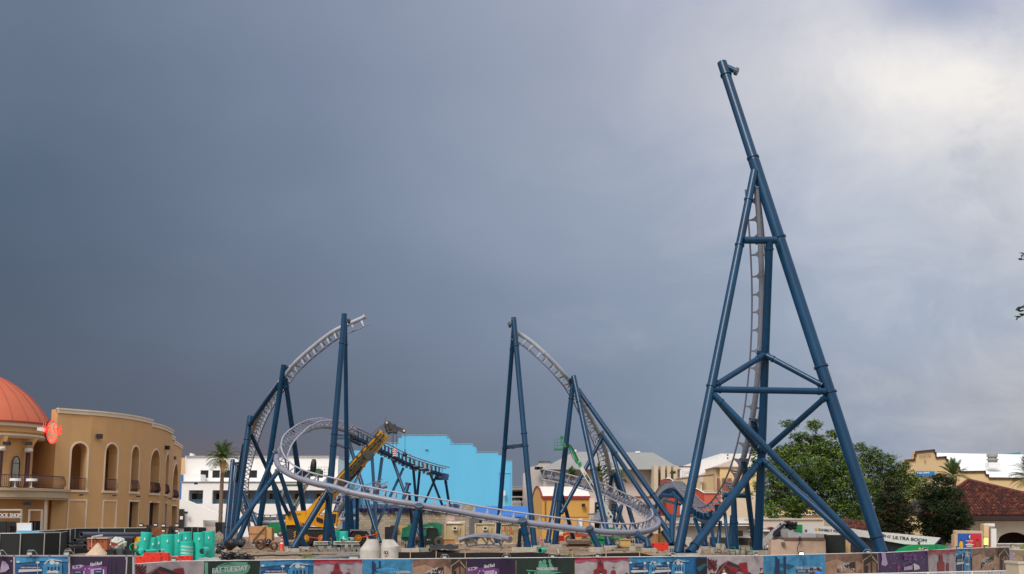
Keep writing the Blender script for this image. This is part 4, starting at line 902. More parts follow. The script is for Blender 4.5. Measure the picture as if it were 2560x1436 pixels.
mb = MB(); mb.rpx(1780, 1232, 1905, 1337, 228, 3); mb.build('lower_wall', mat('lower_cream', (.62, .50, .36), .9, var=.04), ts)
sf = thing('roof_scaffold', 'thin steel scaffold frame on the roof before the white hall', 'scaffold', XZ(1715, 240, 14)); mb = MB()
for x in (1706, 1710, 1722): mb.rpx(x, 1179, x + .7, 1208, 240, .12)
for y in (1179, 1191, 1205): mb.rpx(1704, y, 1724, y + .7, 240, .12)
mb.build('frame', m_galv, sf); mb = MB(); mb.rpx(1712, 1181, 1721, 1190, 240.3, .1); mb.build('board', m_white, sf)
m_rd = mat('brick_red_stucco', (.42, .065, .035), .85, var=.05, scale=.3); m_sal = mat('salmon_red_stucco', (.55, .115, .07), .85, var=.05, scale=.3)
for (pl, pl2, lb) in (([(1665.6, 1290), (1665.6, 1196.5), (1674, 1196.5), (1680, 1200), (1688, 1210), (1700, 1222), (1700, 1290)], None, 'narrow brick red building with a curved parapet behind the track hill'),
                      ([(1725, 1290), (1725, 1228), (1736, 1223), (1742, 1222.5), (1749, 1226), (1760.5, 1233), (1760.5, 1290)], (1760.5, 1233, 1802, 1290), 'red building with a curved side wall beside the launch dip')):
    t_ = thing('red_building', lb, 'building', XZ(pl[0][0], 192, 2)); MB().prism(pl, 192, 8).build('wall', m_rd, t_)
    MB().tube([W(x, y, 191.9) for x, y in pl[1:-1]], .11, 6).build('coping', m_white, t_)
    if pl2: MB().rpx(*pl2, 191.6, 8).build('front_wall', m_sal, t_); MB().rpx(pl2[0], 1231.5, pl2[2], 1233.3, 191.4, .4).build('coping', m_white, t_)
MB().rpx(1664, 1287, 1800, 1337, 194, 1.0).build('garden_wall', mat('grey_wall', (.40, .37, .35), .9), at=XZ(1730, 194, 2)); tag(bpy.data.objects['garden_wall'], 'low grey wall in front of the red buildings', 'wall')
# long low service building
lo = thing('low_service_building', 'long low off white service building with dark doors behind the tower column', 'building', XZ(1850, 142, 2))
m_lw = mat('offwhite_wall', (.50, .46, .42), .9, var=.06, scale=.4)
MB().rpx(1690, 1306, 1928, 1382, 142, 8).build('wall', m_lw, lo)
MB().rpx(1690, 1302, 1928, 1309, 141.4, 8.8).build('roof_edge', m_white, lo); MB().rpx(1690, 1312.5, 1928, 1315, 141.2, .6).build('cornice', m_white, lo)
MB().rpx(1700, 1294, 1925, 1303, 146, 6).build('upper_wall', m_lw, lo)
for q in ((1847, 1345, 1870, 1381), (1873, 1357, 1878.5, 1381), (1740, 1341, 1763, 1366), (1775, 1343, 1797, 1381), (1799, 1344, 1822, 1381), (1703, 1348, 1716, 1380)): MB().rpx(*q, 141.8, .4).build('door', mat('dark_green_door', (.02, .025, .022), .7), lo)
for q in ((1873, 1325, 1925, 1327.5), (1870, 1343, 1890, 1345)): MB().rpx(*q, 141.3, .8).build('canopy', m_white, lo)
mb = MB(); mb.box(W(1849, 1334, 141), (.6, .8, .6)); mb.build('spotlight', m_black, lo)
MB().prism([(1702, 1344), (1728, 1344), (1742, 1378), (1728, 1378)], 136, 3).build('tent_cover', mat('canvas_cream', (.55, .50, .42), .8, var=.1), at=XZ(1722, 137, 2)); tag(bpy.data.objects['tent_cover'], 'slumped cream canvas cover between the tower legs', 'canvas')
l2 = thing('cream_wall_building', 'long cream parapet building right of the tower column under the oak', 'building', XZ(1985, 138, 2))
MB().rpx(1890, 1298, 2058, 1338, 138, 7).build('wall', mat('cream_wall', (.62, .53, .44), .9, var=.04), l2); MB().rpx(1889, 1297, 2059, 1299, 137.8, 7.5).build('coping', m_white, l2)
MB().rpx(1900, 1321, 2060, 1385, 137, 6).build('lower_wall', mat('dull_grey_wall', (.27, .26, .25), .9, var=.1), l2)
MB().prism([(1921, 1321), (1930, 1317.5), (1938, 1321)], 136.5, 3).build('porch_roof', mat('dark_red_trim', (.28, .02, .02)), l2); MB().rpx(1908, 1325, 1925, 1329, 136.6, 1).build('ledge', m_white, l2)
MB().rpx(1970, 1330, 2040, 1345, 136.4, 1).build('duct', m_gw, l2); MB().rpx(1933, 1328, 1952, 1342, 136.3, .5).build('window', m_glass, l2)
far2 = thing('far_yellow_block', 'pale yellow house front showing through gaps under the oak crown', 'building', XZ(1985, 215, 2))
MB().prism([(1935, 1337), (1935, 1275), (1962, 1273), (1985, 1262), (2010, 1274), (2060, 1275), (2060, 1337)], 215, 8).build('wall', m_yl, far2); MB().rpx(1930, 1284, 2062, 1288, 214.5, .8).build('ledge', m_white, far2)
# demolished wall remnant
rw = thing('ruined_wall', 'rough beige remnant wall with a rusty beam on top and hanging cable', 'wall', XZ(1995, 104, 2))
random.seed(5); top = [(1928 + 4 * i, 1350 + random.uniform(-.8, .9)) for i in range(35)]
MB().prism([(1928, 1392)] + top + [(2065, 1392)], 104, 1.2).build('wall', mat('rough_beige_render', (.50, .36, .27), .95, var=.2, scale=1.2, bump=.5), rw)
MB().rpx(1960, 1344.5, 2062, 1350, 103.9, 1).build('beam', mat('rusty_beam', (.16, .09, .07), .8, var=.3), rw)
MB().rpx(1955, 1356, 1963, 1362, 103.7, .4).build('niche', mat('niche_grey', (.12, .10, .09)), rw)
MB().tube([W(1999, 1343, 103.7), W(2000, 1352, 103.7), W(1995, 1364, 103.7), W(1993, 1376, 103.7), W(1997, 1386, 103.7)], .03, 5).build('cable', m_black, rw)
MB().prism([(1997, 1352), (2003, 1352), (2001, 1341)], 103.5, .3).build('clamp', m_black, rw)
dk = thing('dark_screen', 'black green screened gate next to the ruined wall', 'gate', XZ(2090, 105, 2)); MB().rpx(2064, 1338, 2114, 1392, 105, .2).build('screen', mat('black_green_screen', (.008, .014, .010), .8, var=.3), dk); MB().rpx(2062, 1336, 2066, 1392, 104.8, .3).build('post', m_black, dk)
MB().rpx(2114, 1343, 2126, 1392, 106, .6).build('plank_screen', mat('pale_timber', (.55, .34, .17), .8, var=.15), at=XZ(2120, 106, 2)); tag(bpy.data.objects['plank_screen'], 'narrow pale timber panel right of the black screen', 'panel')
# ------------------------------------------------------------------ soundstage
ss = thing('soundstage_building', 'yellow soundstage with stepped dark edged gable and a broad white roof, right', 'building', XZ(2410, 208, 2))
ga = [(2262, 1150.5), (2286.6, 1148.7), (2286.6, 1136.5), (2289.4, 1136.2), (2289.4, 1129.2), (2336, 1124.4), (2336.4, 1131.8), (2340, 1131.8), (2340, 1143.5), (2365.3, 1141.5), (2365.3, 1148.7), (2370, 1148.7), (2371, 1160), (2394.6, 1159), (2395, 1166.6), (2398.8, 1167), (2400, 1179)]
gb = [(2400, 1179), (2463, 1178), (2463.5, 1186.3), (2471, 1186.6), (2472, 1194.7), (2700, 1197)]
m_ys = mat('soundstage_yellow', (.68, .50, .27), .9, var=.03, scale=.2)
MB().prism([(2262, 1337)] + ga + [(2400, 1337)], 209, 2).build('gable_wall', mat('soundstage_yellow_shaded', (.60, .44, .24), .9, var=.03, scale=.2), ss); MB().prism([(2400, 1337)] + gb + [(2700, 1337)], 208.6, 2).build('side_wall', m_ys, ss)  # gable wears a darkened soundstage yellow, its shade put into the colour
for pts, D in ((ga, 208.8), (gb, 208.4)):
    mb = MB(); [mb.beam(W(*a, D), W(*b, D), .3, .14) for a, b in zip(pts, pts[1:])]; mb.build('coping', mat('coping_dark', (.055, .025, .035), .6), ss)
    mb = MB(); [mb.beam(W(a[0] + 1, a[1] + 4, D + .1), W(b[0] + 1, b[1] + 4, D + .1), .1, .1) for a, b in zip(pts, pts[1:])]; mb.build('moulding', mat('moulding_brown', (.30, .16, .08)), ss)
mb = MB(); mb.ext([W(2325, 1200, 210.5), W(2720, 1203, 210.5), W(2720, 1140, 236), W(2325, 1132.5, 236)], V((0, 0, -.3))); mb.build('roof', mat('white_roof', (.84, .82, .81), .6, var=.04, scale=.08), ss)
mb = MB(); c = W(2482, 1164, 219); mb.box(c, (1.9, 1.9, .9)); mb.build('roof_curb', m_white, ss)
mb = MB(); mb.lathe(c + V((0, 0, .6)), [(.85, -.2), (.85, .25), (1.1, .3), (1.05, .5), (.8, .52), (.8, .8), (1.0, .85), (.95, 1.3), (0, 1.4)], 8); mb.build('roof_vent', mat('vent_grey', (.26, .26, .24), .6), ss)
text('lettering', 'SOUNDSTAGE', W(2298, 1144.5, 208.8), W(2327.5, 1141.5, 208.8) - W(2298, 1144.5, 208.8), V((0, 0, .36)), mat('letter_brown', (.08, .035, .02)), ss, .06, bold=0)
text('lettering', 'V', W(2310.5, 1159.5, 208.8), V((.34, 0, 0)), V((0, 0, .64)), mat('letter_brown', (.08, .035, .02)), ss, .06, bold=0)
MB().rpx(2291, 1178.5, 2337, 1191, 208.4, .2).build('blue_sign', mat('sign_blue', (.015, .20, .50), .6), ss); mb = MB(); [mb.rpx(2293 + 2.2 * k, 1181.5 - .08 * k, 2294.4 + 2.2 * k, 1185 - .08 * k, 208.3, .05) for k in range(14) if k != 6]; mb.build('sign_marks', m_white, ss)
MB().prism([(2496, 1137.5), (2522, 1134), (2551, 1130.5), (2551, 1139), (2496, 1139)], 300, 3).build('teal_roof', mat('teal_roof', (.02, .35, .32), .6), at=XZ(2525, 300, 15)); tag(bpy.data.objects['teal_roof'], 'sliver of teal roof beyond the white soundstage roof', 'roof')
# ------------------------------------------------------------------ tiled roof pavilion
tp = thing('tiled_roof_pavilion', 'cream pavilion with a big dark red barrel tile roof at the right edge', 'building', XZ(2470, 130, 2))
ap, el, er = W(2421, 1203, 131.5), W(2296, 1290, 124), W(2790, 1290, 124); bl = V((el.x, 139, el.z)); brr = V((er.x, 139, er.z))
m_t = [mat('roof_tile_a', (.105, .024, .014), .8, var=.3, scale=2), mat('roof_tile_b', (.055, .015, .011), .8, var=.3), mat('roof_tile_c', (.20, .055, .026), .8, var=.3), mat('roof_tile_gap', (.03, .01, .008), .9)]
mb = MB(); mb.face([el, er, ap]); mb.face([bl, el, ap]); mb.face([er, brr, ap]); mb.face([brr, bl, ap]); mb.face([el, bl, brr, er]); rf = mb.build('roof', m_t[3], tp)
random.seed(9); mb = MB(); rows_ = 24
up = (ap - V((ap.x, el.y, el.z))); n_ = V((0, -up.z, up.y)).normalized()
for j in range(rows_):
    t0, t1 = j / rows_, (j + 1.25) / rows_
    if t1 > 1: t1 = 1
    xl, xr = el.x + (ap.x - el.x) * t0, er.x + (ap.x - er.x) * t0; w = .30; k = int((xr - xl) / w)
    for i in range(k):
        x = xl + (i + .5) * w
        if proj((x, el.y + up.y * t0, el.z + up.z * t0))[0] > 2600: break
        mb.k = random.choices((0, 1, 2), (5, 4, 1.6))[0]
        a = V((x, el.y, el.z)) + V((0, up.y, up.z)) * t0 + n_ * .10; b = V((x, el.y, el.z)) + V((0, up.y, up.z)) * t1 + n_ * .03
        P0 = []
        for q in (a, b):
            r = .125 if q is a else .10
            P0.append([q + V((-r, 0, 0)) - n_ * .04, q + V((-r * .6, 0, 0)) + n_ * r * .7, q + V((r * .6, 0, 0)) + n_ * r * .7, q + V((r, 0, 0)) - n_ * .04])
        for s_ in range(3): mb.face([P0[0][s_], P0[0][s_ + 1], P0[1][s_ + 1], P0[1][s_]])
        mb.face([P0[0][0], P0[0][1], P0[0][2], P0[0][3]])
mb.build('roof_tiles', m_t[:3], tp)
for e_ in (el, er): mb = MB(); mb.k = 0; mb.tube([e_ + V((0, 0, .1)), ap + V((0, 0, .12))], .16, 8); mb.build('hip_ridge', m_t[0], tp)
MB().beam(V((el.x, el.y - .1, el.z - .22)), V((er.x, er.y - .1, er.z - .22)), .3, .45).build('eave', mat('eave_brown', (.03, .012, .010), .7), tp)
mb = MB(); mb.ext([V((el.x, 124.2, el.z - .45)), V((er.x, 124.2, el.z - .45)), V((er.x, 127.5, el.z - .45)), V((el.x, 127.5, el.z - .45))], V((0, 0, -.05))); mb.build('soffit', m_woodd, tp)
fa = Facade([V((el.x + 1.5, 125.6, 0)), V((er.x - 1.5, 125.6, 0))], 1.5, el.z - .5, .6); q0, q1 = fa.u(2492, 3), fa.u(2580, 3)
fa.wall([(q0, q1, 1.8, fa.z(q0, 1331), 1)]).build('wall', mat('pavilion_cream', (.80, .74, .64), .9, var=.03), tp)
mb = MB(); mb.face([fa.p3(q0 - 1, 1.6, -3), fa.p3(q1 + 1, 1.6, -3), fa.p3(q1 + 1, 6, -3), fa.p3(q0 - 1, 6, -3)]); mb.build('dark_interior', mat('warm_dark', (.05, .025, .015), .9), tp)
bb = thing('basketball_billboard', 'beige billboard frame with a blue and red basketball poster', 'billboard', XZ(2422, 115.5, 2))
MB().prism([(2386, 1392), (2386, 1337), (2390, 1336), (2390, 1328.5), (2393, 1326), (2457, 1327.5), (2458, 1392)], 115.5, .8).build('frame', mat('billboard_beige', (.58, .40, .24), .8), bb)
MB().rpx(2395, 1334, 2453.5, 1380, 115.4, .08).build('screen_blue', mat('poster_blue', (.02, .10, .42), .4, var=0), bb)
MB().prism([(2424, 1335.5), (2452.5, 1336), (2452.5, 1380), (2412, 1380), (2420, 1356)], 115.36, .03).build('screen_red', mat('poster_red', (.60, .025, .03), .4, var=0), bb)
MB().ext([W(2424 + 4 * math.cos(a), 1342.5 + 6 * math.sin(a), 115.32) for a in [k * math.pi / 8 for k in range(16)]], V((0, .02, 0))).build('emblem', mat('poster_navy', (.01, .03, .16)), bb)
MB().prism([(2424, 1337.5), (2426.5, 1340), (2425, 1344), (2426.5, 1348), (2423, 1346), (2422, 1342)], 115.29, .02).build('emblem_figure', m_white, bb)
mb = MB(); [mb.rpx(2424 - w, y, 2424 + w, y + h, 115.3, .02) for w, y, h in ((9, 1352, 1.6), (6, 1358, 1), (10, 1361, 2.4), (7, 1365, 2.2))]; mb.build('poster_text', m_white, bb)
for x0, m1 in ((2399, mat('poster_gold', (.7, .4, .02))), (2440, m_rd)):
    MB().prism([(x0, 1356), (x0 + 4, 1352), (x0 + 8, 1356), (x0 + 9, 1366), (x0 + 7, 1378), (x0 + 1, 1378), (x0 - 1, 1366)], 115.3, .02).build('player_jersey', m1, bb)
    MB().ext([W(x0 + 4 + 2.2 * math.cos(a), 1350 + 3 * math.sin(a), 115.28) for a in [k * math.pi / 5 for k in range(10)]], V((0, .02, 0))).build('player_head', m_dbr, bb)
py = thing('deco_pylon', 'cream stepped pylon with a lit yellow lamp beside the basketball poster', 'pylon', XZ(2475, 117.5, 2))
MB().rpx(2458, 1316, 2468, 1392, 117.5, 1).build('fin', mat('mauve_edge', (.30, .18, .18)), py); MB().rpx(2460, 1312, 2472, 1392, 117.1, 1).build('shaft', m_ys, py); MB().rpx(2462, 1309, 2487, 1317, 117.7, 1).build('cap', m_white, py)
MB().rpx(2472, 1316, 2484, 1392, 117.5, 1).build('shaft', mat('mauve_edge', (.30, .18, .18)), py); MB().rpx(2478, 1322, 2491, 1370, 117.3, 1).build('buttress', m_white, py)
MB().rpx(2462.5, 1344.5, 2470, 1363, 116.8, .3).build('lamp', mat('yellow_lamp', (1, .75, .15), emit=1.5, var=0), py); MB().prism([(2461.5, 1343), (2471, 1343), (2471, 1344.5), (2461.5, 1344.5)], 116.7, .5).build('lamp_cap', m_dbr, py)
mb = MB(); mb.rpx(2483, 1359, 2640, 1361, 120, .5); mb.build('handrail', m_white, None, at=XZ(2540, 120, 2)); tag(bpy.data.objects['handrail'], 'plain pale ledge rail right of the cream pylon', 'railing')
mb = MB(); mb.rpx(2484, 1361, 2640, 1385, 120.2, .3); o = mb.build('terrace_wall', m_pk, at=XZ(2540, 120, 2)); tag(o, 'low pale terrace wall under the pavilion arch', 'wall')
rt = thing('small_tiled_roof', 'small patch of orange clay tile roof just above the white lift boom', 'roof', XZ(2140, 130, 2)); a, b = W(2100, 1322, 128), W(2188, 1330, 128); mb = MB(); random.seed(2)
for j in range(7):
    for i in range(17):
        mb.k = random.choices((0, 1, 2), (4, 3, 3))[0]; p = a.lerp(b, i / 17) + V((0, j * .35, j * .14)); mb.tube([p, p + V((0, .42, .12))], [.12, .09], 6)
mb.build('roof_tiles', m_t[:3], rt); MB().rpx(2100, 1322, 2186, 1392, 128.5, 3).build('wall', m_tan, rt)
# ------------------------------------------------------------------ vehicles
def disc(mb, x, y, r, D, th, n=24):
    c = W(x, y, D); mb.tube([c, c + V((0, th, 0))], wr(2 * r, c), n); return mb
def wheel(x, y, r, D, root, hub=None, th=.5, tm=None, rim=.45, name='wheel'):
    c = W(x, y, D); R = wr(2 * r, c); mb = MB()
    mb.lathe(c, [(R * .55, -.02), (R * .9, 0), (R, th * .15), (R, th * .85), (R * .9, th), (R * .5, th)], 28, V((0, 1, 0)))
    for k in range(22):
        a = 2 * math.pi * k / 22; p = c + V((math.cos(a) * R, th * .5, math.sin(a) * R)); mb.beam(p - V((0, th * .42, 0)), p + V((0, th * .42, 0)), R * .12, R * .07, V((math.cos(a), 0, math.sin(a))))
    w = mb.build(name, tm or m_rubber, root, True)
    mb = MB(); mb.lathe(c, [(R * rim * 1.0, -.05), (R * rim, .0), (R * rim * .85, .03), (R * rim * .8, -.01), (R * rim * .4, -.04), (R * rim * .35, -.14), (0, -.14)], 20, V((0, 1, 0))); h = mb.build('rim', hub or m_yel, w, True)
    mb = MB(); q = [c + V((math.cos(a) * R * rim * .72, -.055, math.sin(a) * R * rim * .72)) for a in [2 * math.pi * k / 18 for k in range(19)]]; mb.tube(q, R * .035, 5, False); mb.build('rim_ring', m_black, w)
    return w
DC = 133.5
cr = thing('mobile_crane', 'yellow all terrain mobile crane with raised telescopic boom and chevron hook block', 'crane', XZ(810, DC + 1, 2))
for x in (764, 804, 845, 895): wheel(x, 1346.5, 20, DC, cr, m_yel, .55)
for x in (764, 804, 845, 895): MB().rpx(x - 17, 1333, x + 17, 1366, DC + 2.3, .5).build('far_wheel', m_rubber, cr)
MB().prism([(716, 1326), (768, 1322), (868, 1324), (925, 1324), (931, 1330), (932, 1352), (925, 1353), (917, 1338), (908, 1329), (882, 1329), (873, 1338), (868, 1350), (716, 1350)], DC + .1, 2.5).build('chassis', mat('chassis_dark', (.022, .022, .026), .5, var=.3), cr)
mb = MB(); mb.rpx(768, 1321.5, 812, 1324.5, DC - .05, 2.6); mb.prism([(874, 1324), (925, 1324), (928, 1338), (924, 1338), (917, 1328), (879, 1328), (872, 1338), (869, 1332)], DC - .1, .3); mb.build('deck_edge', m_steel, cr)
for x in (737, 941.5):
    mb = MB(); mb.rpx(x - 2.6, 1327, x + 2.6, 1343, DC - .5, .35); f = mb.build('outrigger_plate', m_black, cr)
    mb = MB(); [mb.prism([(x - 2.6, 1331 + 5 * k), (x + 2.6, 1328 + 5 * k), (x + 2.6, 1330.3 + 5 * k), (x - 2.6, 1333.3 + 5 * k)], DC - .53, .02) for k in range(3)]; mb.build('warning_stripe', m_yel, f)
    MB().rpx(x - 1.2, 1343, x + 1.2, 1366, DC - .3, .25).build('outrigger_jack', m_steel, cr)
MB().beam(W(742, 1340, DC - .6), W(768, 1345, DC - .6), .06, .06).build('red_line', m_red, cr); MB().tube([W(772, 1343, DC - .7), W(800, 1347, DC - .7), W(895, 1346, DC - .7), W(942, 1336, DC - .7)], .045, 5).build('red_line', m_red, cr)
MB().prism([(714, 1313), (714, 1291), (719, 1288), (720, 1279), (724, 1277.5), (775, 1277.5), (790, 1285), (809, 1293), (809, 1319), (790, 1317), (774, 1312)], DC + .3, 2.0).build('superstructure', m_yel, cr)
MB().prism([(791, 1294.5), (793, 1293), (806.5, 1298), (807.5, 1300), (806.5, 1307), (804, 1308), (791.5, 1303.5), (790, 1301)], DC + .2, .12).build('side_window', m_glass, cr)
mb = MB(); mb.rpx(763.8, 1278, 764.4, 1290, DC + .27, .05); mb.prism([(735, 1283), (752, 1283), (752, 1287.5), (735, 1287.5)], DC + .25, .06); mb.prism([(785.5, 1296), (786, 1296), (785, 1314), (784.5, 1314)], DC + .27, .05); mb.build('panel_line', mat('crane_yellow_dark', (.45, .20, .01), .5), cr)
text('lettering', '590', W(751, 1312, DC + .3), V((.38, 0, 0)), V((0, 0, .17)), m_black, cr, .04); text('lettering', 'RT', W(745.5, 1307.8, DC + .3), V((.3, 0, 0)), V((0, 0, .12)), m_red, cr, .04)
MB().prism([(717, 1290), (720, 1278), (726, 1280), (724, 1290)], DC - .1, 1.5).build('counterweight_bracket', m_black, cr)
MB().prism([(806, 1284), (812, 1281), (842, 1281), (843, 1285), (840, 1316), (812, 1318)], DC - .9, 1.2).build('cab', m_yel, cr)
MB().prism([(828, 1285), (841, 1285.5), (838, 1308), (828, 1310)], DC - .95, .1).build('cab_window', m_glass, cr); MB().prism([(811, 1286), (824, 1286), (824, 1302), (811, 1300)], DC - .95, .1).build('cab_window', m_glass, cr)
mb = MB(); mb.prism([(846, 1298), (850, 1302), (851, 1308), (846, 1315), (843, 1313), (847, 1306)], DC - .8, .5); mb.rpx(830, 1319, 846, 1321.5, DC - .9, 1.2); mb.build('cab_step', m_yel, cr)
MB().prism([(716, 1314), (810, 1319), (840, 1321), (840, 1325), (716, 1325)], DC + .5, 1.6).build('slewing_ring', m_black, cr)
# boom: boxes along a line
def along(p0, p1, t, s):      # point at fraction t, s px to the right of the axis
    dx, dy = p1[0] - p0[0], p1[1] - p0[1]; l = math.hypot(dx, dy); return (p0[0] + dx * t - dy / l * s, p0[1] + dy * t + dx / l * s)
b0, b1 = (785, 1275), (966, 1078)
def bq(t0, t1, s0, s1, s2=None, s3=None): return [along(b0, b1, t0, s0), along(b0, b1, t1, s0 if s2 is None else s2), along(b0, b1, t1, s1 if s3 is None else s3), along(b0, b1, t0, s1)]
MB().prism(bq(-.06, .97, -13, 16), DC + .6, 1.0).build('boom', m_yel, cr)
MB().prism(bq(.28, .60, 14, 17), DC + .45, 1.2).build('boom_lip', m_black, cr)
mb = MB(); mb.prism(bq(.18, .96, -3.5, 1, -1, 3), DC + .3, .3); mb.prism(bq(.3, .66, 6.5, 8.5), DC + .45, .14); mb.build('jib_strut', mat('jib_grey', (.06, .075, .07), .5, var=.4), cr)
mb = MB()
for k in range(9):
    t = .45 + k * .055; mb.beam(W(*along(b0, b1, t, -3), DC + .25), W(*along(b0, b1, t + .04, 10), DC + .25), .05, .05); mb.beam(W(*along(b0, b1, t + .055, -3), DC + .24), W(*along(b0, b1, t + .01, 10), DC + .24), .05, .05)
mb.beam(W(*along(b0, b1, .45, 10.5), DC + .25), W(*along(b0, b1, .97, 13), DC + .25), .09, .09); mb.beam(W(*along(b0, b1, .2, -12.4), DC + .25), W(*along(b0, b1, .95, -12.6), DC + .25), .1, .1); mb.build('jib_lattice', mat('jib_grey', (.06, .075, .07)), cr)
MB().prism(bq(.68, .76, -1, 17, 0, 16), DC + .15, 1.3).build('boom_collar', mat('jib_grey', (.06, .075, .07)), cr)
mb = MB(); mb.prism(bq(.18, .32, -1, 6), DC + .2, .35); disc(mb, 911, 1133.5, 4, DC + .1, .4); mb.build('hose_reel', mat('jib_grey', (.06, .075, .07)), cr)
MB().prism([(904, 1160), (918, 1143), (911, 1168), (902, 1168)], DC + .7, .8).build('ram_bracket', m_orange, cr)
MB().tube([W(907, 1167, DC + 1), W(877, 1228, DC + 1)], .12, 12).build('ram_rod', m_steel, cr, True); MB().tube([W(880, 1222, DC + 1), W(837, 1305, DC + 1)], .19, 12).build('ram_cylinder', mat('ram_grey', (.07, .075, .075), .4), cr, True)
random.seed(14); mb = MB()
for k in range(26):
    t = random.uniform(.12, .95); s0 = random.choice((-12, -7, 5, 10)) + random.uniform(-1, 1); mb.prism(bq(t, t + random.uniform(.008, .03), s0, s0 + random.uniform(1.2, 3.5)), DC + .42, .2)
mb.tube([W(*along(b0, b1, .05 + .09 * k, -6 + 1.2 * (k % 2)), DC + .5) for k in range(11)], .05, 5); mb.tube([W(*along(b0, b1, .25 + .07 * k, 11 - (k % 2)), DC + .5) for k in range(10)], .05, 5)
mb.build('boom_fittings', mat('jib_grey', (.06, .075, .07)), cr)
mb = MB(); mb.prism([(960, 1062), (966, 1053), (973, 1053), (981, 1062), (989, 1068), (992, 1076), (990, 1082), (985, 1084), (978, 1080), (970, 1086), (964, 1080)], DC + .4, 1.3); disc(mb, 986, 1077, 6, DC + .2, .5); disc(mb, 966, 1058, 5, DC + .2, .5); mb.build('boom_head', mat('head_grey', (.05, .05, .05), .6, var=.4), cr)
MB().prism([(980, 1063), (986, 1059), (992, 1066), (1009, 1072), (1014, 1075), (1011, 1082), (1004, 1081), (990, 1074)], DC + .7, .7).build('jib', mat('jib_dark', (.05, .055, .06), .5), cr)
mb = MB(); disc(mb, 1010, 1077, 2.6, DC + .5, .2); disc(mb, 967, 1057, 2.6, DC + .1, .2); mb.build('sheave', m_crm, cr)
mb = MB()
for k in range(7): mb.beam(W(952 + 3 * k, 1068 - 2 * k, DC + .2), W(958 + 3.5 * k, 1080 - 1.5 * k, DC + .2), .07, .07)
mb.beam(W(955, 1082, DC + .1), W(985, 1078, DC + .1), .08, .08); mb.beam(W(963, 1055, DC + .2), W(975, 1085, DC + .2), .08, .08); mb.beam(W(930, 1085, DC), W(962, 1058, DC), .06, .06); mb.beam(W(932, 1092, DC), W(950, 1073, DC), .06, .06); mb.build('head_frame', mat('frame_dark_steel', (.10, .10, .10), .5, .3), cr)
MB().beam(W(963, 1056, DC + .8), W(963, 1045, DC + .8), .07, .07).build('antenna', m_rust, cr)
mb = MB()
for a, b in (((980, 1080), (981, 1118)), ((983, 1080), (984, 1118)), ((992, 1078), (991, 1118)), ((1012.5, 1080), (1012.5, 1132))): mb.tube([W(*a, DC + 1), W(*b, DC + 1)], .02, 5)
mb.build('hoist_rope', m_black, cr)
hb = MB().ext([W(986.2 + 5.6 * math.sin(a) * (1 if math.cos(a) > 0 else .75), 1129.5 - 12 * math.cos(a), DC + .9) for a in [2 * math.pi * k / 18 for k in range(18)]], V((0, .35, 0))).build('hook_block', mat('hook_red', (.45, .02, .03), .5), cr)
mb = MB()
for k in range(4): y = 1121 + k * 5.2; mb.prism([(981.5, y + 3), (986, y), (991, y + 3), (991, y + 5.5), (986, y + 2.6), (981.5, y + 5.5)], DC + .87, .02)
mb.build('chevron', m_white, hb)
mb = MB(); c = W(1012.3, 1137, DC + 1); mb.lathe(c, [(.0, -.24), (.16, -.2), (.23, -.08), (.23, .06), (.15, .2), (.06, .3), (.04, .6), (0, .62)], 14); mb.build('headache_ball', m_black, cr, True)
# boom lift in the middle with a high basket
def basket(root, x0, y0, x1, y1, D, m, depth=1.1, n=4):
    mb = MB(); ylist = (y0, y0 + (y1 - y0) * .33, y0 + (y1 - y0) * .66, y1)
    for dd in (0, depth):
        for y in ylist: mb.beam(W(x0, y, D + dd), W(x1, y, D + dd), .035, .035)
        for k in range(n + 1): x = x0 + (x1 - x0) * k / n; mb.beam(W(x, y1, D + dd), W(x, y0, D + dd), .035, .035, V((0, 1, 0)))
    for x in (x0, x1):
        for y in ylist: mb.beam(W(x, y, D), W(x, y, D + depth), .05, .05)
    b_ = mb.build('basket', m, root); MB().rpx(x0, y1, x1, y1 + 3, D - .05, depth + .1).build('basket_floor', m, root); return b_
D = 133
bl_ = thing('boom_lift', 'green and white boom lift with its basket raised high left of the tripod mast', 'boom lift', XZ(1520, 130, 2))
m_gl = mat('basket_green', (.006, .21, .065), .45)
basket(bl_, 1386, 1098, 1408, 1122, D, m_gl, 1.1, 3); MB().prism([(1406, 1108), (1413, 1107), (1416, 1118), (1407, 1119)], D - .2, .6).build('control_box', m_gl, bl_)
mb = MB(); mb.rpx(1401, 1091, 1409, 1098, D, .5); mb.beam(W(1404, 1090, D), W(1404, 1112, D), .08, .08, V((0, 1, 0))); mb.build('control_console', m_gl, bl_)
MB().prism([(1412, 1113), (1424, 1110), (1424, 1118), (1412, 1117)], D, .4).build('rotator', m_black, bl_)
MB().prism([(1422, 1115), (1427, 1113), (1445, 1146), (1446, 1157), (1442, 1159)], D, .35).build('jib_arm', m_green, bl_); mb = MB(); mb.tube([W(1425, 1112, D - .1), W(1436, 1128, D - .1), W(1443, 1144, D - .1), W(1447, 1153, D - .1)], .04, 5); mb.tube([W(1422, 1118, D - .1), W(1431, 1143, D - .1), W(1442, 1160, D - .1)], .035, 5); mb.build('hose', m_black, bl_)
MB().prism([(1444, 1158), (1452, 1154), (1455, 1163), (1448, 1168)], D - .1, .6).build('knuckle', m_green, bl_)
MB().prism([(1447, 1169), (1455, 1164), (1494, 1228), (1489, 1231), (1484, 1231)], D, .5).build('boom', m_offw, bl_); MB().prism([(1486, 1229), (1493, 1226), (1533, 1290), (1532, 1297), (1524, 1299), (1512, 1284)], D + .05, .7).build('boom', m_offw, bl_)
dv_ = V(W(1488, 1227, D) - W(1463, 1186, D)); nn_ = V((0, 1, 0)).cross(dv_).normalized()
text('lettering', 'SUNBELT RENTALS', W(1461.5, 1189, D), dv_, -nn_ * .24 if nn_.x < 0 else nn_ * .24, m_black, bl_, .04)
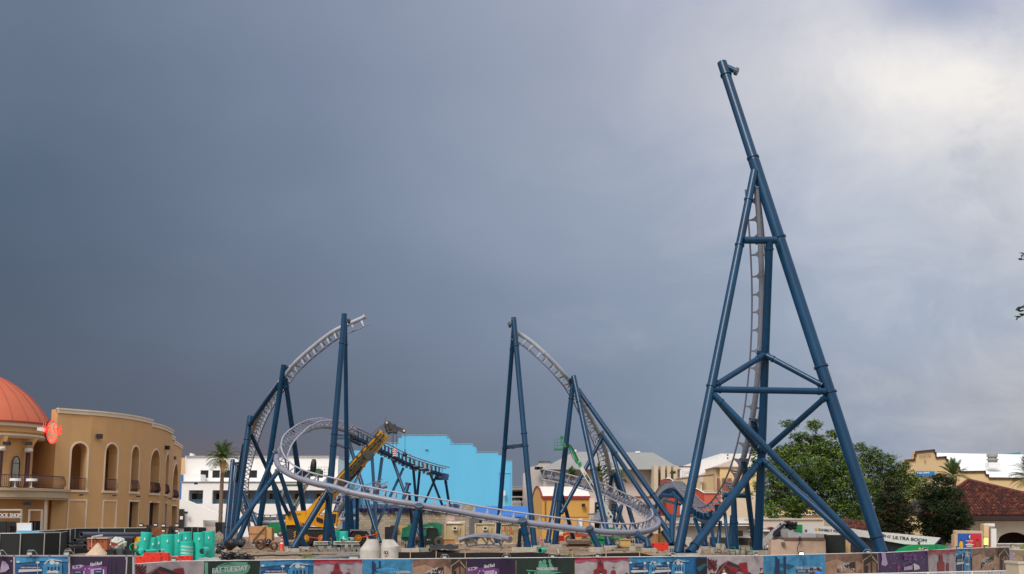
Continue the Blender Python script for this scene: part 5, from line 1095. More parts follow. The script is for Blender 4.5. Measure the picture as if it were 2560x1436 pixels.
mb = MB(); disc(mb, 1461, 1182.5, 1.9, D - .06, .03, 12); mb.build('logo_disc', mat('logo_orange', (.8, .35, .02)), bl_)
mb = MB(); disc(mb, 1527, 1292, 3, D - .05, .9); disc(mb, 1521, 1283, 1.5, D - .05, .1); mb.build('pivot_pin', m_black, bl_)
MB().prism([(1516, 1320), (1520, 1300), (1530, 1297), (1533, 1320)], D, .7).build('turret_arm', m_offw, bl_)
MB().prism([(1488, 1340), (1493, 1334), (1530, 1319), (1550, 1322), (1559, 1337), (1558, 1348), (1490, 1347)], 130, 2.2).build('engine_cover', m_green, bl_); MB().prism([(1472, 1352), (1478, 1346), (1530, 1350), (1552, 1350), (1552, 1359), (1478, 1362)], 130.2, 1.9).build('chassis', m_green, bl_)
text('lettering', '800SJ', W(1536, 1344.5, 130), V((.6, 0, 0)), V((0, 0, .12)), m_white, bl_, .05, bold=0)
wheel(1466, 1357, 12.5, 129.6, bl_, m_green, .5, m_rubberd, .4); wheel(1544, 1358, 11.5, 129.6, bl_, m_galv, .5, m_rubberd, .5)
# big boom lift on the right
D = 110
ub = thing('boom_lift', 'large white and green boom lift lying low along the right fence', 'boom lift', XZ(2230, 110, 2))
MB().prism([(2006, 1312), (2110, 1318.5), (2160, 1326.5), (2352, 1344.7), (2334, 1363.5), (2262, 1361), (2160, 1343.5), (2110, 1338), (2075, 1337), (2045, 1334.5), (2006, 1333.5)], D, .9).build('boom', m_offw, ub)
MB().prism([(2334, 1363.5), (2352, 1344.7), (2353, 1347), (2340, 1363)], D - .02, .94).build('boom_edge', mat('edge_navy', (.03, .02, .16)), ub)
MB().prism([(1992, 1312), (2006, 1312), (2006, 1333), (1994, 1331), (1990, 1328)], D - .05, 1).build('boom_end', m_green, ub)
mb = MB(); mb.rpx(2013, 1324.5, 2017.5, 1329, D - .1, .1); mb.build('sensor', mat('edge_navy', (.03, .02, .16)), ub)
mb = MB(); random.seed(4)
for k in range(16):
    p = [W(random.uniform(1958, 1994), random.uniform(1303, 1322), D - .1 + random.uniform(0, .5)) for _ in range(4)]; q = [V(a) for a in catmull([list(a) for a in p], .2)]; mb.tube(q, .045, 5)
mb.prism([(1960, 1306), (1972, 1302), (1990, 1312), (1992, 1322), (1976, 1326), (1962, 1316)], D + .1, .3); mb.build('hose_bundle', m_black, ub)
MB().prism([(1902, 1357), (1937, 1322), (1957, 1303), (1966, 1308), (1937, 1338), (1908, 1368), (1902, 1376)], D, .45).build('jib_arm', m_offw, ub); MB().prism([(1932, 1338), (1934, 1330), (1960, 1309), (1967, 1310), (1936, 1343)], D - .1, .3).build('jib_arm_shade', mat('edge_navy2', (.03, .02, .05)), ub)  # second, dark prism paints the shading along the jib arm
mb = MB(); disc(mb, 1951, 1310.5, 2.2, D - .1, .1); disc(mb, 1925, 1362, 3.5, D, .3); mb.build('jib_pin', m_black, ub)
MB().prism([(1918, 1390), (1916, 1372), (1928, 1371), (1929, 1374), (1920, 1375), (1921, 1390)], D - .3, .2).build('basket_rail', m_black, ub)
sl = V(W(2118, 1334.2, D) - W(2046, 1327.5, D)); text('lettering', 'SUNBELT RENTALS', W(2046, 1327.2, D), sl, V((0, 0, .2)), m_black, ub, .04)
mb = MB(); disc(mb, 2040.5, 1323.5, 3.2, D - .04, .02, 14); mb.build('logo_disc', mat('logo_orange', (.8, .35, .02)), ub)
text('lettering', 'JLG', W(2206, 1344, D), W(2226, 1346.5, D) - W(2206, 1344, D), V((0.03, 0, .25)), mat('edge_navy2', (.03, .02, .05)), ub, .04, shear=.25); text('lettering', 'ULTRA BOOM', W(2232, 1347.5, D), W(2317, 1356, D) - W(2232, 1347.5, D), V((0, 0, .27)), m_black, ub, .04, shear=.2)
MB().prism([(2150, 1343), (2262, 1361), (2290, 1362), (2290, 1392), (2130, 1392)], D + .3, 2).build('chassis', m_black, ub)
MB().prism([(2240, 1388), (2243, 1379.5), (2256, 1371), (2268, 1366), (2284, 1362), (2340, 1361.6), (2362, 1363), (2366, 1371), (2366, 1388)], D - .5, 1.6).build('engine_cover', m_green, ub)
MB().rpx(2340, 1362, 2340.6, 1385, D - .53, .04).build('cover_seam', m_black, ub)
mb = MB(); disc(mb, 2299.5, 1372.5, 2.6, D - .55, .02, 14); mb.build('logo_disc', mat('logo_yellow', (.85, .5, .02)), ub); text('lettering', 'SUNBELT', W(2304, 1374.5, D - .5), V((.52, 0, 0)), V((0, 0, .12)), m_white, ub, .05)
MB().prism([(2297, 1362), (2296, 1356), (2298, 1354.5), (2300, 1356), (2300, 1362)], D - .2, .2).build('beacon', mat('edge_navy', (.03, .02, .16)), ub)
# green telehandler
th_ = thing('telehandler', 'muddy green telehandler parked beside the block wall', 'telehandler', XZ(1060, 146, 2)); D = 144
MB().prism([(1052, 1321), (1056, 1313), (1070, 1307.5), (1083, 1307), (1096, 1308), (1104, 1310), (1105, 1316), (1103, 1341), (1095, 1341), (1088, 1325), (1080, 1316)], D, 1).build('boom', m_greenh, th_)
MB().prism([(1054, 1321), (1088, 1320), (1093, 1326), (1096, 1341), (1094, 1362), (1062, 1363), (1054, 1350)], D - .4, 1.4).build('cab', mat('cab_dark', (.012, .025, .020), .35, var=.4), th_)
mb = MB(); mb.beam(W(1070, 1320, D - .5), W(1066, 1356, D - .5), .08, .08); mb.beam(W(1070, 1320, D - .5), W(1093, 1322, D - .5), .08, .08); mb.beam(W(1094, 1323, D - .5), W(1095, 1342, D - .5), .08, .08); mb.build('cab_frame', m_black, th_)
MB().prism([(1056, 1326), (1066, 1322), (1065, 1340), (1055, 1342)], D - .45, .05).build('cab_glass', m_greenh, th_)
MB().prism([(1003, 1350), (1005, 1322), (1008, 1319), (1018, 1318), (1022, 1311), (1029, 1312), (1030, 1345), (1020, 1352), (1013, 1354)], D - .8, 1.5).build('carriage', m_greenh, th_)
mb = MB(); [mb.rpx(1004 + 5 * k, 1345, 1005.2 + 5 * k, 1364, D - .9, .1) for k in range(6)]; mb.rpx(1001, 1343, 1030, 1344.5, D - .95, .1); mb.build('fork', m_black, th_)
for x in (1043, 1097): wheel(x, 1354, 12, D - .7, th_, m_black, .5, m_rubberd, .4)
for x in (1046, 1090): MB().rpx(x - 8, 1345, x + 8, 1365, D + 1.5, .5).build('far_wheel', m_rubberd, th_)
text('lettering', 'JLG', W(1067, 1352, D - .9), V((.4, 0, 0)), V((0, 0, .17)), m_white, th_, .05, bold=0)
# left green man lift behind the crane
D = 168
ml = thing('boom_lift', 'old green articulated lift with basket behind the silver loop on the left', 'boom lift', XZ(700, 166, 2))
mdg = mat('dull_green', (.04, .13, .05), .6, var=.3)
basket(ml, 771, 1168, 820, 1188, D, mdg, 1.2, 6); random.seed(8); mb = MB()
for k in range(9): mb.tube([V(a) for a in catmull([list(W(778 + k, 1190, D)), list(W(777 + k * 1.1 + random.uniform(-1, 1), 1168, D - .2)), list(W(780 + k * .9 + random.uniform(-2, 2), 1150 + random.uniform(-2, 3), D)), list(W(786 + k * .5, 1158 + random.uniform(0, 8), D + .1)), list(W(786 + k * .4, 1188, D + .2))], .3)], .07, 5)
mb.build('hose_bundle', m_black, ml); mb = MB(); mb.rpx(782, 1178, 803, 1190, D - .1, .6); mb.rpx(790, 1172, 801, 1184, D - .2, .4); mb.build('control_box', mdg, ml)
MB().rpx(714, 1211, 768, 1216, D, 1).build('arm_deck', mdg, ml)
for a, b in (((767, 1214), (737, 1276)), ((762, 1216), (733, 1276)), ((712, 1216), (740, 1279)), ((709, 1222), (690, 1310))): MB().beam(W(*a, D), W(*b, D), .35, .28).build('arm', mat('arm_grey', (.22, .20, .16), .6), ml)
MB().prism([(668, 1334), (669, 1316), (674, 1310), (694, 1310), (700, 1318), (722, 1314), (722, 1328), (700, 1334)], 160, 2).build('engine_cover', m_green, ml); wheel(700, 1334, 8, 159.5, ml, m_crm, .5, m_rubberd, .45); wheel(676, 1336, 8, 159.5, ml, m_crm, .5, m_rubberd, .45)
# orange lift
ol = thing('boom_lift', 'red orange lift chassis seen between the tripod mast legs', 'boom lift', XZ(1450, 150, 2))
MB().prism([(1422, 1342), (1424, 1333), (1436, 1330), (1462, 1332), (1474, 1334), (1478, 1342), (1450, 1344)], 150, 1.8).build('chassis', m_orange, ol); MB().beam(W(1408, 1337, 150.5), W(1440, 1331, 150.5), .5, .3).build('boom', m_orange, ol)
wheel(1421, 1348, 7.5, 149.6, ol, m_galv, .4, m_rubberd); wheel(1462, 1348, 7.5, 149.6, ol, m_galv, .4, m_rubberd); MB().rpx(1396, 1328, 1408, 1336, 150, .8).build('basket', m_white, ol)
# ------------------------------------------------------------------ containers
m_con = mat('container_cream', (.60, .49, .30), .7, var=.1, scale=.6, streak=2)
for i, (x0, x1, y0, D, lb) in enumerate(((1113, 1160, 1309, 152, 'cream office container with pallets of material stacked on its roof'), (1189, 1239, 1310, 152, 'cream office container partly hidden by the silver loop, grey tray on top'), (1252, 1300, 1311, 151, 'cream shipping container with double doors and two red placards'))):
    t_ = thing('site_container', lb, 'container', XZ((x0 + x1) / 2, D, 2), 0, 'cream site containers'); mb = MB(); A, B = W(x0, y0, D), W(x1, y0, D); z0 = 2.0
    n = 22; pts = []
    for k in range(n * 2 + 1): pts.append(V((A.x + (B.x - A.x) * k / (n * 2), D + (.06 if k % 2 else 0), A.z)))
    for a, b in zip(pts, pts[1:]): mb.face([V((a.x, a.y, z0)), V((b.x, b.y, z0)), b, a])
    mb.face([V((A.x, D, z0)), A, A + V((-.3, 6, 0)), V((A.x - .3, D + 6, z0))]); mb.face([B, V((B.x, D, z0)), V((B.x, D + 6, z0)), B + V((0, 6, 0))]); mb.face([A, B, B + V((0, 6, 0)), A + V((-.3, 6, 0))]); mb.build('shell', m_con, t_)
    mb = MB()
    for p, q in ((A, B), (V((A.x, D, z0)), V((B.x, D, z0))), (A, V((A.x, D, z0))), (B, V((B.x, D, z0)))): mb.beam(p + V((0, -.03, 0)), q + V((0, -.03, 0)), .13, .13, V((0, 1, 0)))
    mb.build('corner_frame', m_con, t_)
    mb = MB(); [mb.rpx(x0 + 3 + k * 5, y0 + 2.5, x0 + 5.5 + k * 5, y0 + 3.6, D - .04, .02) for k in range(8)]; mb.build('slot', m_drk, t_)
    if i < 2:
        xx = x0 + 18.5; a_ = MB().rpx(xx, 1317, xx + 11, 1326, D - .4, .5).build('air_conditioner', m_white, t_); MB().rpx(xx + 2, 1318.5, xx + 9, 1323.5, D - .43, .04).build('grille', m_black, a_)
        MB().tube([W(x1 - 9, 1320, D - .1), W(x1 - 9.5, 1333, D - .15), W(x1 - 16, 1343, D - .2), W(x1 - 22, 1349, D - .2)], .025, 5).build('power_cable', m_black, t_)
    else:
        mb = MB(); [mb.rpx(x, y0, x + .8, 1358, D - .1, .06) for x in (1264, 1268, 1272.5, 1283, 1288, 1293)]; mb.rpx(1253, 1325, 1299, 1325.8, D - .1, .05); mb.build('door_bar', mat('door_bar_grey', (.35, .30, .2)), t_)
        mb = MB(); [mb.rpx(x, 1317.5, x + 3.6, 1323, D - .12, .02) for x in (1260, 1275.5)]; mb.build('placard', m_red, t_); MB().rpx(1275, 1329.5, 1283.5, 1333.5, D - .12, .02).build('placard', m_orange, t_)
dk2 = MB().rpx(1104, 1309, 1112.5, 1359, 154, 5).build('dark_box', mat('container_side_shade', (.24, .19, .13), .8, var=.2), at=XZ(1108, 154, 2)); tag(dk2, 'dark left side of the office container, its shade painted brown', 'storage box')  # container's dark left side, shade put into a brown box
def simple(name, label, cat, fn, m, at, group=None, smooth=False):
    mb = MB(); fn(mb); o = mb.build(name, m, at=at, smooth=smooth); return tag(o, label, cat, group)
simple('pallet_stack', 'pink and white wrapped bundle on the left container roof', 'bundle', lambda b: (b.rpx(1115, 1292, 1137, 1302, 152.5, 1.5), b.rpx(1113, 1303, 1130, 1306.5, 152.4, 1.8)), mat('pink_wrap', (.52, .36, .33), .6, var=.35, scale=3), W(1126, 1306, 152))
simple('sheet_stack', 'pale sheets laid flat on the left container roof', 'bundle', lambda b: (b.rpx(1118, 1304.5, 1152, 1308, 152.3, 1.8), b.rpx(1150, 1304, 1163, 1306, 152.2, 1.2)), m_white, W(1140, 1308, 152))
simple('roof_tray', 'grey tray of fittings on the middle container roof', 'tray', lambda b: (b.rpx(1205, 1302, 1233, 1308, 152.3, 2), b.rpx(1228, 1304, 1240, 1309, 152.1, 1)), mat('grey_tray', (.35, .32, .28), .8, var=.3), W(1220, 1309, 152))
simple('wooden_crate', 'long brown wooden crate in front of the left container', 'crate', lambda b: (b.rpx(1109, 1349, 1136, 1363, 149, 1.4), b.rpx(1107, 1347, 1138, 1349.5, 148.9, 1.6), [b.rpx(1109 + 6.5 * k, 1349, 1110.3 + 6.5 * k, 1363, 148.9, .1) for k in range(5)]), m_wood, XZ(1122, 149, 2))
# plywood crates
pc = thing('plywood_crate', 'large plywood crate with a diagonal brace left of the crane', 'crate', XZ(645, 133, 2)); MB().rpx(622, 1316, 663, 1355, 133, 1.6).build('box', m_wood, pc); MB().rpx(662, 1319, 679, 1353, 133.2, 1.5).build('box', mat('plywood_warm', (.55, .30, .12), .8, var=.12), pc); MB().beam(W(632, 1352, 132.9), W(662, 1318, 132.9), .08, .1).build('brace', m_woodd, pc)
mb = MB(); [mb.rpx(x, 1316, x + .8, 1355, 132.93, .06) for x in (622, 661.5)]; mb.rpx(622, 1334, 662, 1334.6, 132.93, .06); mb.build('batten', mat('batten_brown', (.4, .2, .08)), pc)
cc_ = thing('plywood_crate', 'tall plywood crate behind the red barrier near the loop bend', 'crate', XZ(1650, 128, 2)); MB().rpx(1630, 1335, 1646, 1365, 127.5, 1.5).build('box', m_wood, cc_); MB().rpx(1646.5, 1335, 1672, 1362, 127.7, 1.5).build('box', mat('plywood_warm', (.55, .30, .12)), cc_)
simple('timber_box', 'small yellow plywood box next to the front wheel of the green lift', 'crate', lambda b: (b.rpx(1551, 1349, 1577, 1365.5, 126, 1.2), b.rpx(1550, 1348.5, 1578, 1350, 125.9, 1.4), b.rpx(1554, 1365, 1574, 1367.5, 126, 1.2)), mat('yellow_ply', (.56, .36, .12), .8, var=.15), XZ(1564, 126, 2))
# timber stack
tsk = thing('timber_stack', 'stack of long dark timber mats left of the green boom lift', 'timber stack', XZ(1450, 121, 2)); random.seed(11)
for k in range(7): x0 = 1416 + random.uniform(-1, 6); MB().rpx(x0, 1349.5 + k * 2.8, 1474 + random.uniform(-4, 5), 1351.8 + k * 2.8, 121 + random.uniform(-.2, .2), 1.6).build('plank', m_woodd if k else mat('mud_plank', (.30, .21, .15), .9, var=.2), tsk)
# water filled barriers
def barrier(x0, y0, x1, y1, D, label, dz=0):
    t_ = thing('plastic_barrier', label, 'barrier', XZ((x0 + x1) / 2, D, 2), 0, 'red water filled barriers'); n = int(max(1, round((x1 - x0) / 36)))
    h = y1 - y0; MB().prism([(x0 + 1, y0), (x1 - 1, y0), (x1 - 1.5, y0 + h * .35), (x1, y1), (x0, y1), (x0 + 1.5, y0 + h * .35)], D, .5).build('body', m_red, t_)
    mb = MB(); [mb.prism([(x0 + (x1 - x0) * t - 2, y0 + 1.5), (x0 + (x1 - x0) * t + 2, y0 + 1.5), (x0 + (x1 - x0) * t + 1.5, y0 + 4), (x0 + (x1 - x0) * t - 1.5, y0 + 4)], D - .02, .02) for t in (.2, .7)]; mb.build('recess', mat('barrier_red_shade', (.25, .01, .01)), t_)  # darker red plates stand in for the shade in the recesses
    mb = MB(); [mb.rpx(x0 + (x1 - x0) * t - .5, y0 + h * .3, x0 + (x1 - x0) * t + .5, y1, D - .04, .05) for t in (.33, .62, .9)]; mb.rpx(x0 + 2, y0 - .9, x1 - 2, y0 + .1, D + .1, .3); mb.build('rib', m_red, t_)
barrier(338, 1392, 402, 1411, 81, 'longest red plastic barrier right behind the poster hoarding end')
barrier(357, 1383, 421, 1402, 83, 'red plastic barrier stacked behind the longest one')
barrier(418, 1391, 448, 1405, 84, 'short red plastic barrier just right of the stacked pair'); barrier(449, 1391, 479, 1404.5, 84, 'rightmost of the short red barriers, under the wrapped teal pipe')
barrier(1624, 1358.5, 1671.5, 1377, 118, 'single red barrier in front of the tall plywood crate'); barrier(1394, 1340.5, 1412, 1353, 146, 'small bright red barrier beside the dark tripod leg')
# cones
def cone(x, y0, y1, D, label, m=m_red):
    t_ = thing('traffic_cone', label, 'traffic cone', W(x, y1, D), 0, 'tall red traffic cones'); P = W(x, y1, D); h = (W(x, y0, D) - P).z
    MB().lathe(P, [(h * .24, 0), (h * .20, h * .08), (h * .09, h * .7), (h * .07, h * .75), (h * .09, h * .8), (h * .06, h)], 16).build('body', m, t_, True)
    MB().lathe(P, [(h * .145, h * .46), (h * .12, h * .58)], 16).build('white_band', m_white, t_, True); MB().lathe(P, [(h * .095, h * .76), (h * .09, h * .84)], 16).build('white_band', m_white, t_, True)
cone(704, 1343, 1375, 118, 'tall red traffic cone with white bands beside the concrete footing'); cone(1352.5, 1338, 1354, 143, 'distant tall red cone right of the right tall mast foot')
# teal pipes
def pipe_up(x0, y0, x1, y1, D, label, lean=0, m=None, wrap=False):
    P, Q = W((x0 + x1) / 2 - lean / 2, y1, D), W((x0 + x1) / 2 + lean / 2, y0, D); r = wr(x1 - x0, P); P.z -= .3
    o = MB().pipe(P, Q, r, r * .93, 28).build('drain_pipe', m or m_cyan, at=P, smooth=True); tag(o, label, 'pipe', 'teal drain pipes')
    s_ = MB(); d = (Q - P).normalized(); s_.tube([Q - d * .12, Q - d * .02], r * 1.012, 28, False); s_.build('rim_band', mat('pipe_teal_rim', (.03, .56, .44), .5), None if 0 else o, True)
    if random.random() < .8: MB().ext([W((x0 + x1) / 2 - 2, y0 + 14, D - r - .06), W((x0 + x1) / 2 + 1, y0 + 14, D - r - .06), W((x0 + x1) / 2 + 1, y0 + 20, D - r - .06), W((x0 + x1) / 2 - 2, y0 + 20, D - r - .06)], V((0, .03, 0))).build('sticker', m_white, o)
    if wrap:
        for k in range(4): z = .05 + k * .22; c = P + d * (z + .3); MB().tube([c, c + V((.02, 0, .14))], r * 1.03, 28, False).build('film_wrap', mat('plastic_film', (.30, .62, .55), .25, var=.3, scale=6), o, True)
    return o
random.seed(21)
pipe_up(349, 1331, 376, 1380, 92, 'leaning teal pipe leftmost of the standing group', 9); pipe_up(373, 1344, 392, 1388, 94, 'shorter pale teal pipe behind the leaning one', 4); pipe_up(391, 1341, 404, 1388, 95, 'narrow teal pipe half hidden left of the widest pipe')
pipe_up(402, 1336, 436, 1392, 91, 'widest teal pipe standing at the left of the group'); pipe_up(436, 1335.5, 457, 1392, 93, 'teal pipe just right of the widest one'); pipe_up(449, 1329.5, 480, 1388, 97, 'teal pipe at the back of the group with a white sticker')
pipe_up(451, 1353, 483, 1396, 90, 'teal pipe wrapped in clear plastic film', wrap=True); pipe_up(483.5, 1331, 512, 1400, 90.5, 'tall teal pipe at the right of the group'); pipe_up(507, 1328, 537, 1400, 92, 'tallest teal pipe at the right end of the group')
pipe_up(828, 1323, 850, 1353, 120, 'teal pipe standing left of pair in front of crane'); pipe_up(848, 1328, 870, 1354, 118, 'teal pipe standing right of pair in front of crane')
def ring_t(pts, D0, D1, r, label, m=None):
    a, b = W(pts[0], pts[1], D0), W(pts[2], pts[3], D1); R = wr(2 * r, a); o = MB().pipe(a, b, R, R * .84, 24).build('pipe_elbow', m or m_cyan, at=a, smooth=True); tag(o, label, 'pipe fitting', 'teal pipe fittings')
    return o
ring_t((506, 1379, 516, 1376), 87.5, 89, 9, 'round teal pipe collar with a dark opening in front of tall pipes'); ring_t((333, 1368, 343, 1366), 93, 95, 9.5, 'squat teal ring lying beside the white sack'); ring_t((346, 1384, 353, 1378), 88, 89, 8, 'small teal elbow fallen under the leaning pipe'); ring_t((361, 1380, 388, 1378), 89, 90, 5, 'teal pipe stub lying behind barriers')
ring_t((854, 1351, 862, 1350), 114, 115, 4.5, 'pale teal ring left of a small pair by the crane', mat('pale_teal', (.25, .62, .58), .4)); ring_t((873, 1349, 880, 1349), 114, 115, 5, 'pale teal ring right of a small pair by the crane', mat('pale_teal', (.25, .62, .58))); ring_t((1350, 1377, 1361, 1376), 101, 103, 6.5, 'lone teal pipe end lying in dirt right of the wide block'); ring_t((399, 1378, 407, 1378), 88.5, 89.5, 5, 'pale teal ring at the foot of the widest pipe', mat('pale_teal', (.25, .62, .58)))
simple('pallet', 'dark pallet lying on dirt behind the lone teal pipe end', 'pallet', lambda b: [b.rpx(1342, y, 1360, y + 1.2, 103, 1.2) for y in (1368, 1370.5, 1373)], m_woodd, XZ(1350, 103, 2))
# black pipes on the left
def hp(x0, y0, D0, x1, y1, D1, w, label, m=None, group='big black pipes'):
    a, b = W(x0, y0, D0), W(x1, y1, D1); R = wr(w, a); o = MB().pipe(a, b, R, R * .88, 22).build('black_pipe', m or m_pipe, at=a, smooth=True); tag(o, label, 'pipe', group)
hp(203, 1337, 101, 380, 1338, 108, 13.5, 'long thick dark grey pipe lying above the pipe stack', m_pipeg); hp(248, 1345, 100, 372, 1346.5, 106, 9, 'second long grey pipe under the thick one', m_pipeg)
hp(187, 1351, 98, 216, 1351, 104, 8, 'black pipe end at upper left of the pile'); hp(170, 1358, 98, 215, 1359, 101, 8, 'black pipe lying in middle of the pile'); hp(170, 1368, 97, 213, 1366, 100, 8, 'black pipe at the bottom of the pile'); hp(213, 1357, 96, 230, 1357, 100, 7.5, 'open black pipe mouth left of the clay ducts'); hp(212, 1368, 96, 230, 1368, 100, 7, 'lower open pipe mouth left of the sand heap')
hp(168, 1378, 91, 172, 1377, 92, 13, 'muddy pipe ring standing at the fence corner', m_woodd)
def heap(name, label, cat, x, yb, D, w, h, m, seed=1, asym=0.):
    c = XZ(x, D, 0); c.z = W(x, yb, D).z; R = wr(w, c); H = h * D / F; mb = MB(); n, r_ = 36, 10; random.seed(seed)
    for j in range(r_ + 1):
        t = j / r_
        for i in range(n):
            a = 2 * math.pi * i / n; rr = R * (1 - t) * (1 + .14 * mn.noise(V((math.cos(a) * 2, math.sin(a) * 2, t * 3 + seed)))) ; z = H * t ** .95 * (1 + .1 * mn.noise(V((math.cos(a) * 3, math.sin(a) * 3, t * 4 + seed * 2))))
            mb.v.append((c.x + rr * math.cos(a) + asym * R * t, c.y + rr * math.sin(a) * .8, c.z - .3 * (1 - t) + z))
    for j in range(r_):
        for i in range(n): l = (i + 1) % n; mb.f.append((j * n + i, j * n + l, (j + 1) * n + l, (j + 1) * n + i)); mb.m.append(0)
    mb.f.append(tuple(r_ * n + i for i in range(n))); mb.m.append(0)
    o = mb.build(name, m, at=c, smooth=True); tag(o, label, cat)
heap('sand_pile', 'pale sand heap behind the left poster hoarding', 'sand pile', 236, 1390, 89, 78, 32, mat('pale_sand', (.52, .38, .26), .95, var=.2, scale=5, bump=.6), 2, .05)
heap('dirt_pile', 'brown dirt mound among the feet of the left arch', 'dirt pile', 590, 1360, 128, 84, 30, mat('brown_dirt', (.17, .12, .09), .95, var=.3, scale=3, bump=.6), 4, -.1)
heap('dirt_pile', 'low mound of mixed rubble near the palm trunk', 'dirt pile', 545, 1345, 150, 60, 16, mat('rubble_dirt', (.28, .24, .18), .95, var=.5, scale=4, bump=.8), 6)
cd = thing('clay_duct_stack', 'strapped stack of rust orange clay ducts with holes behind the sand heap', 'duct stack', XZ(243, 96, 2))
for i in range(2): MB().rpx(218.5 + i * 24.5, 1346.5, 242 + i * 25.5, 1376, 95, 1).build('bundle', mat('clay_orange', (.34, .09, .035), .85, var=.2, scale=4), cd)
mb = MB(); [disc(mb, x, y, 1.4, 94.95, .06, 10) for x in (224.5, 233.5, 246.5, 255.5) for y in (1354, 1370)]; mb.build('duct_hole', m_drk, cd); mb = MB(); mb.rpx(218, 1345, 268, 1346.8, 94.9, 1.2); mb.rpx(229, 1347, 230, 1370, 94.9, .06); mb.build('strap', m_crm, cd)
simple('rolled_liner', 'pale rolled plastic liner on top of the clay ducts', 'roll', lambda b: b.tube([W(231, 1343, 94.5), W(255, 1339, 96)], wr(5, W(231, 1343, 95)), 12), mat('lilac_film', (.50, .48, .55), .4, var=.2), W(243, 1345, 95), smooth=True)
c = W(295, 1359, 93); mb = MB(); n = 22
for j in range(13):
    for k in range(n):
        a, b = 2 * math.pi * k / n, math.pi * (j / 12 - .5); d = V((math.cos(a) * math.cos(b), math.sin(a) * math.cos(b), math.sin(b))); mb.v.append(tuple(c + V((d.x * .56, d.y * .5, d.z * .42)) * (1 + .3 * mn.noise(d * 2.6) + .12 * mn.noise(d * 7))))
for j in range(12):
    for k in range(n): l = (k + 1) % n; mb.f.append((j * n + k, j * n + l, j * n + n + l, j * n + n + k)); mb.m.append(0)
tag(mb.build('bulk_bag', mat('dirty_white_sack', (.50, .50, .44), .8, var=.25, scale=6, bump=.6), at=c), 'crumpled white bulk sack with a red mark behind the sand heap', 'sack')
simple('sack_label', 'red printed patch lying on the white bulk sack', 'label', lambda b: b.prism([(277, 1356), (290, 1358), (292, 1364), (278, 1366)], 91.6, .05), mat('dull_red', (.25, .02, .03)), W(285, 1366, 91.6))
yc = thing('compact_machine', 'small yellow machine body left of the teal pipes', 'machine', XZ(338, 97, 2)); MB().rpx(336, 1343, 352, 1372, 97, 1.2).build('body', m_yel, yc); mb = MB(); mb.prism([(327, 1362), (329, 1347), (336, 1341), (338, 1343), (331, 1349), (330, 1362)], 96.8, .2); mb.prism([(328, 1348), (336, 1342), (336, 1370), (328, 1372)], 97.1, .8); mb.build('frame', m_black, yc); MB().rpx(342, 1356, 348, 1361, 96.9, .1).build('vent', m_black, yc)
for i, (x0, x1, y0) in enumerate(((267, 285, 1374), (285, 306, 1373), (307, 329, 1376))): simple('dark_box', ('flat black box at the foot of the sand heap', 'dark grey angular box between the sand heap and pipes', 'black box with a white plate left of the barriers')[i], 'box', lambda b: b.prism([(x0, y0 + 1), (x0 + 4, y0 - 1), (x1 - 2, y0), (x1, 1390), (x0, 1390)], 88 + i * .5, .8), [m_black, mat('box_grey', (.06, .06, .065), .6), m_black][i], XZ((x0 + x1) / 2, 88, 1.8))
# light towers
def ltower(x, yb, D, lamps, label, bars):
    t_ = thing('light_tower', label, 'light tower', XZ(x, D, 2)); mb = MB(); mb.beam(XZ(x, D, 2), W(x, bars[0] - 2, D), .16, .16); mb.prism([(x - 9, yb), (x - 5, 1322), (x - 3, 1316), (x + 3, 1316), (x + 5, 1322), (x + 9, yb)], D + .1, .6); mb.build('mast', m_black, t_)
    mb = MB(); [mb.beam(W(x - 24, y, D), W(x + 24, y, D), .09, .09) for y in bars]; mb.build('crossbar', m_black, t_)
    for lx, ly in lamps:
        l_ = MB().prism([(lx - 5, ly + 3), (lx - 4.5, ly - 2), (lx - 3, ly - 4), (lx + 3, ly - 4), (lx + 4.8, ly - 1), (lx + 5, ly + 3)], D - .3, .3).build('lamp', m_black, t_); MB().rpx(lx - 3.6, ly - 1, lx + 3.8, ly + 2.4, D - .34, .04).build('lens', m_white, l_)
ltower(427, 1338, 104, [(408, 1313.5), (442, 1313), (408, 1327), (442, 1327)], 'four lamp black light tower above the teal pipes', (1320,))
ltower(370, 1334, 106, [(352, 1312.5), (388.5, 1312)], 'two lamp light tower left of the four lamp one', (1315,))
simple('gas_rack', 'rusty tube rack between the light towers', 'rack', lambda b: [b.tube([W(380 + 4 * k, 1338, 105), W(386 + 4 * k, 1319 + k * .5, 105)], .05, 6) for k in range(6)], m_rust, XZ(390, 105, 2))
# fences on the left
def mesh_fence(pts, h, label, posts, zt=None):
    t_ = thing('screened_fence', label, 'fence', XZ(pts[0][0], pts[0][2], 2)); mb = MB(); P = [W(x, y, D) for x, y, D in pts]
    for a, b in zip(P, P[1:]): mb.face([a, b, b - V((0, 0, h)), a - V((0, 0, h))])
    mb.build('screen', m_fence, t_); mb = MB(); mb.tube(P, .035, 6); mb.build('top_rail', m_galv, t_)
    for x, y, D in posts: a = W(x, y - .6, D - .06); MB().tube([a, a - V((-.03, 0, h))], .04, 8).build('post', m_galv, t_)
mesh_fence([(-40, 1334.5, 101), (52, 1333.6, 101), (112, 1332.5, 102), (151, 1332, 103.5), (169, 1328.5, 108)], 2.3, 'nearest black screened site fence at the left edge', [(0, 1334, 101), (52, 1333.6, 101), (112, 1332.5, 102), (151, 1332, 103.5), (169, 1328.5, 108)])
mesh_fence([(70, 1329, 106), (135, 1326, 107), (176, 1323.5, 108), (188, 1321.5, 109), (247, 1321, 111), (312, 1320.5, 112), (372, 1320, 113)], 2.2, 'farther black screened fence running before the cafe wall', [(135, 1326, 107), (176, 1323.5, 108), (188, 1321.5, 109), (247, 1321, 111), (312, 1320.5, 112)])
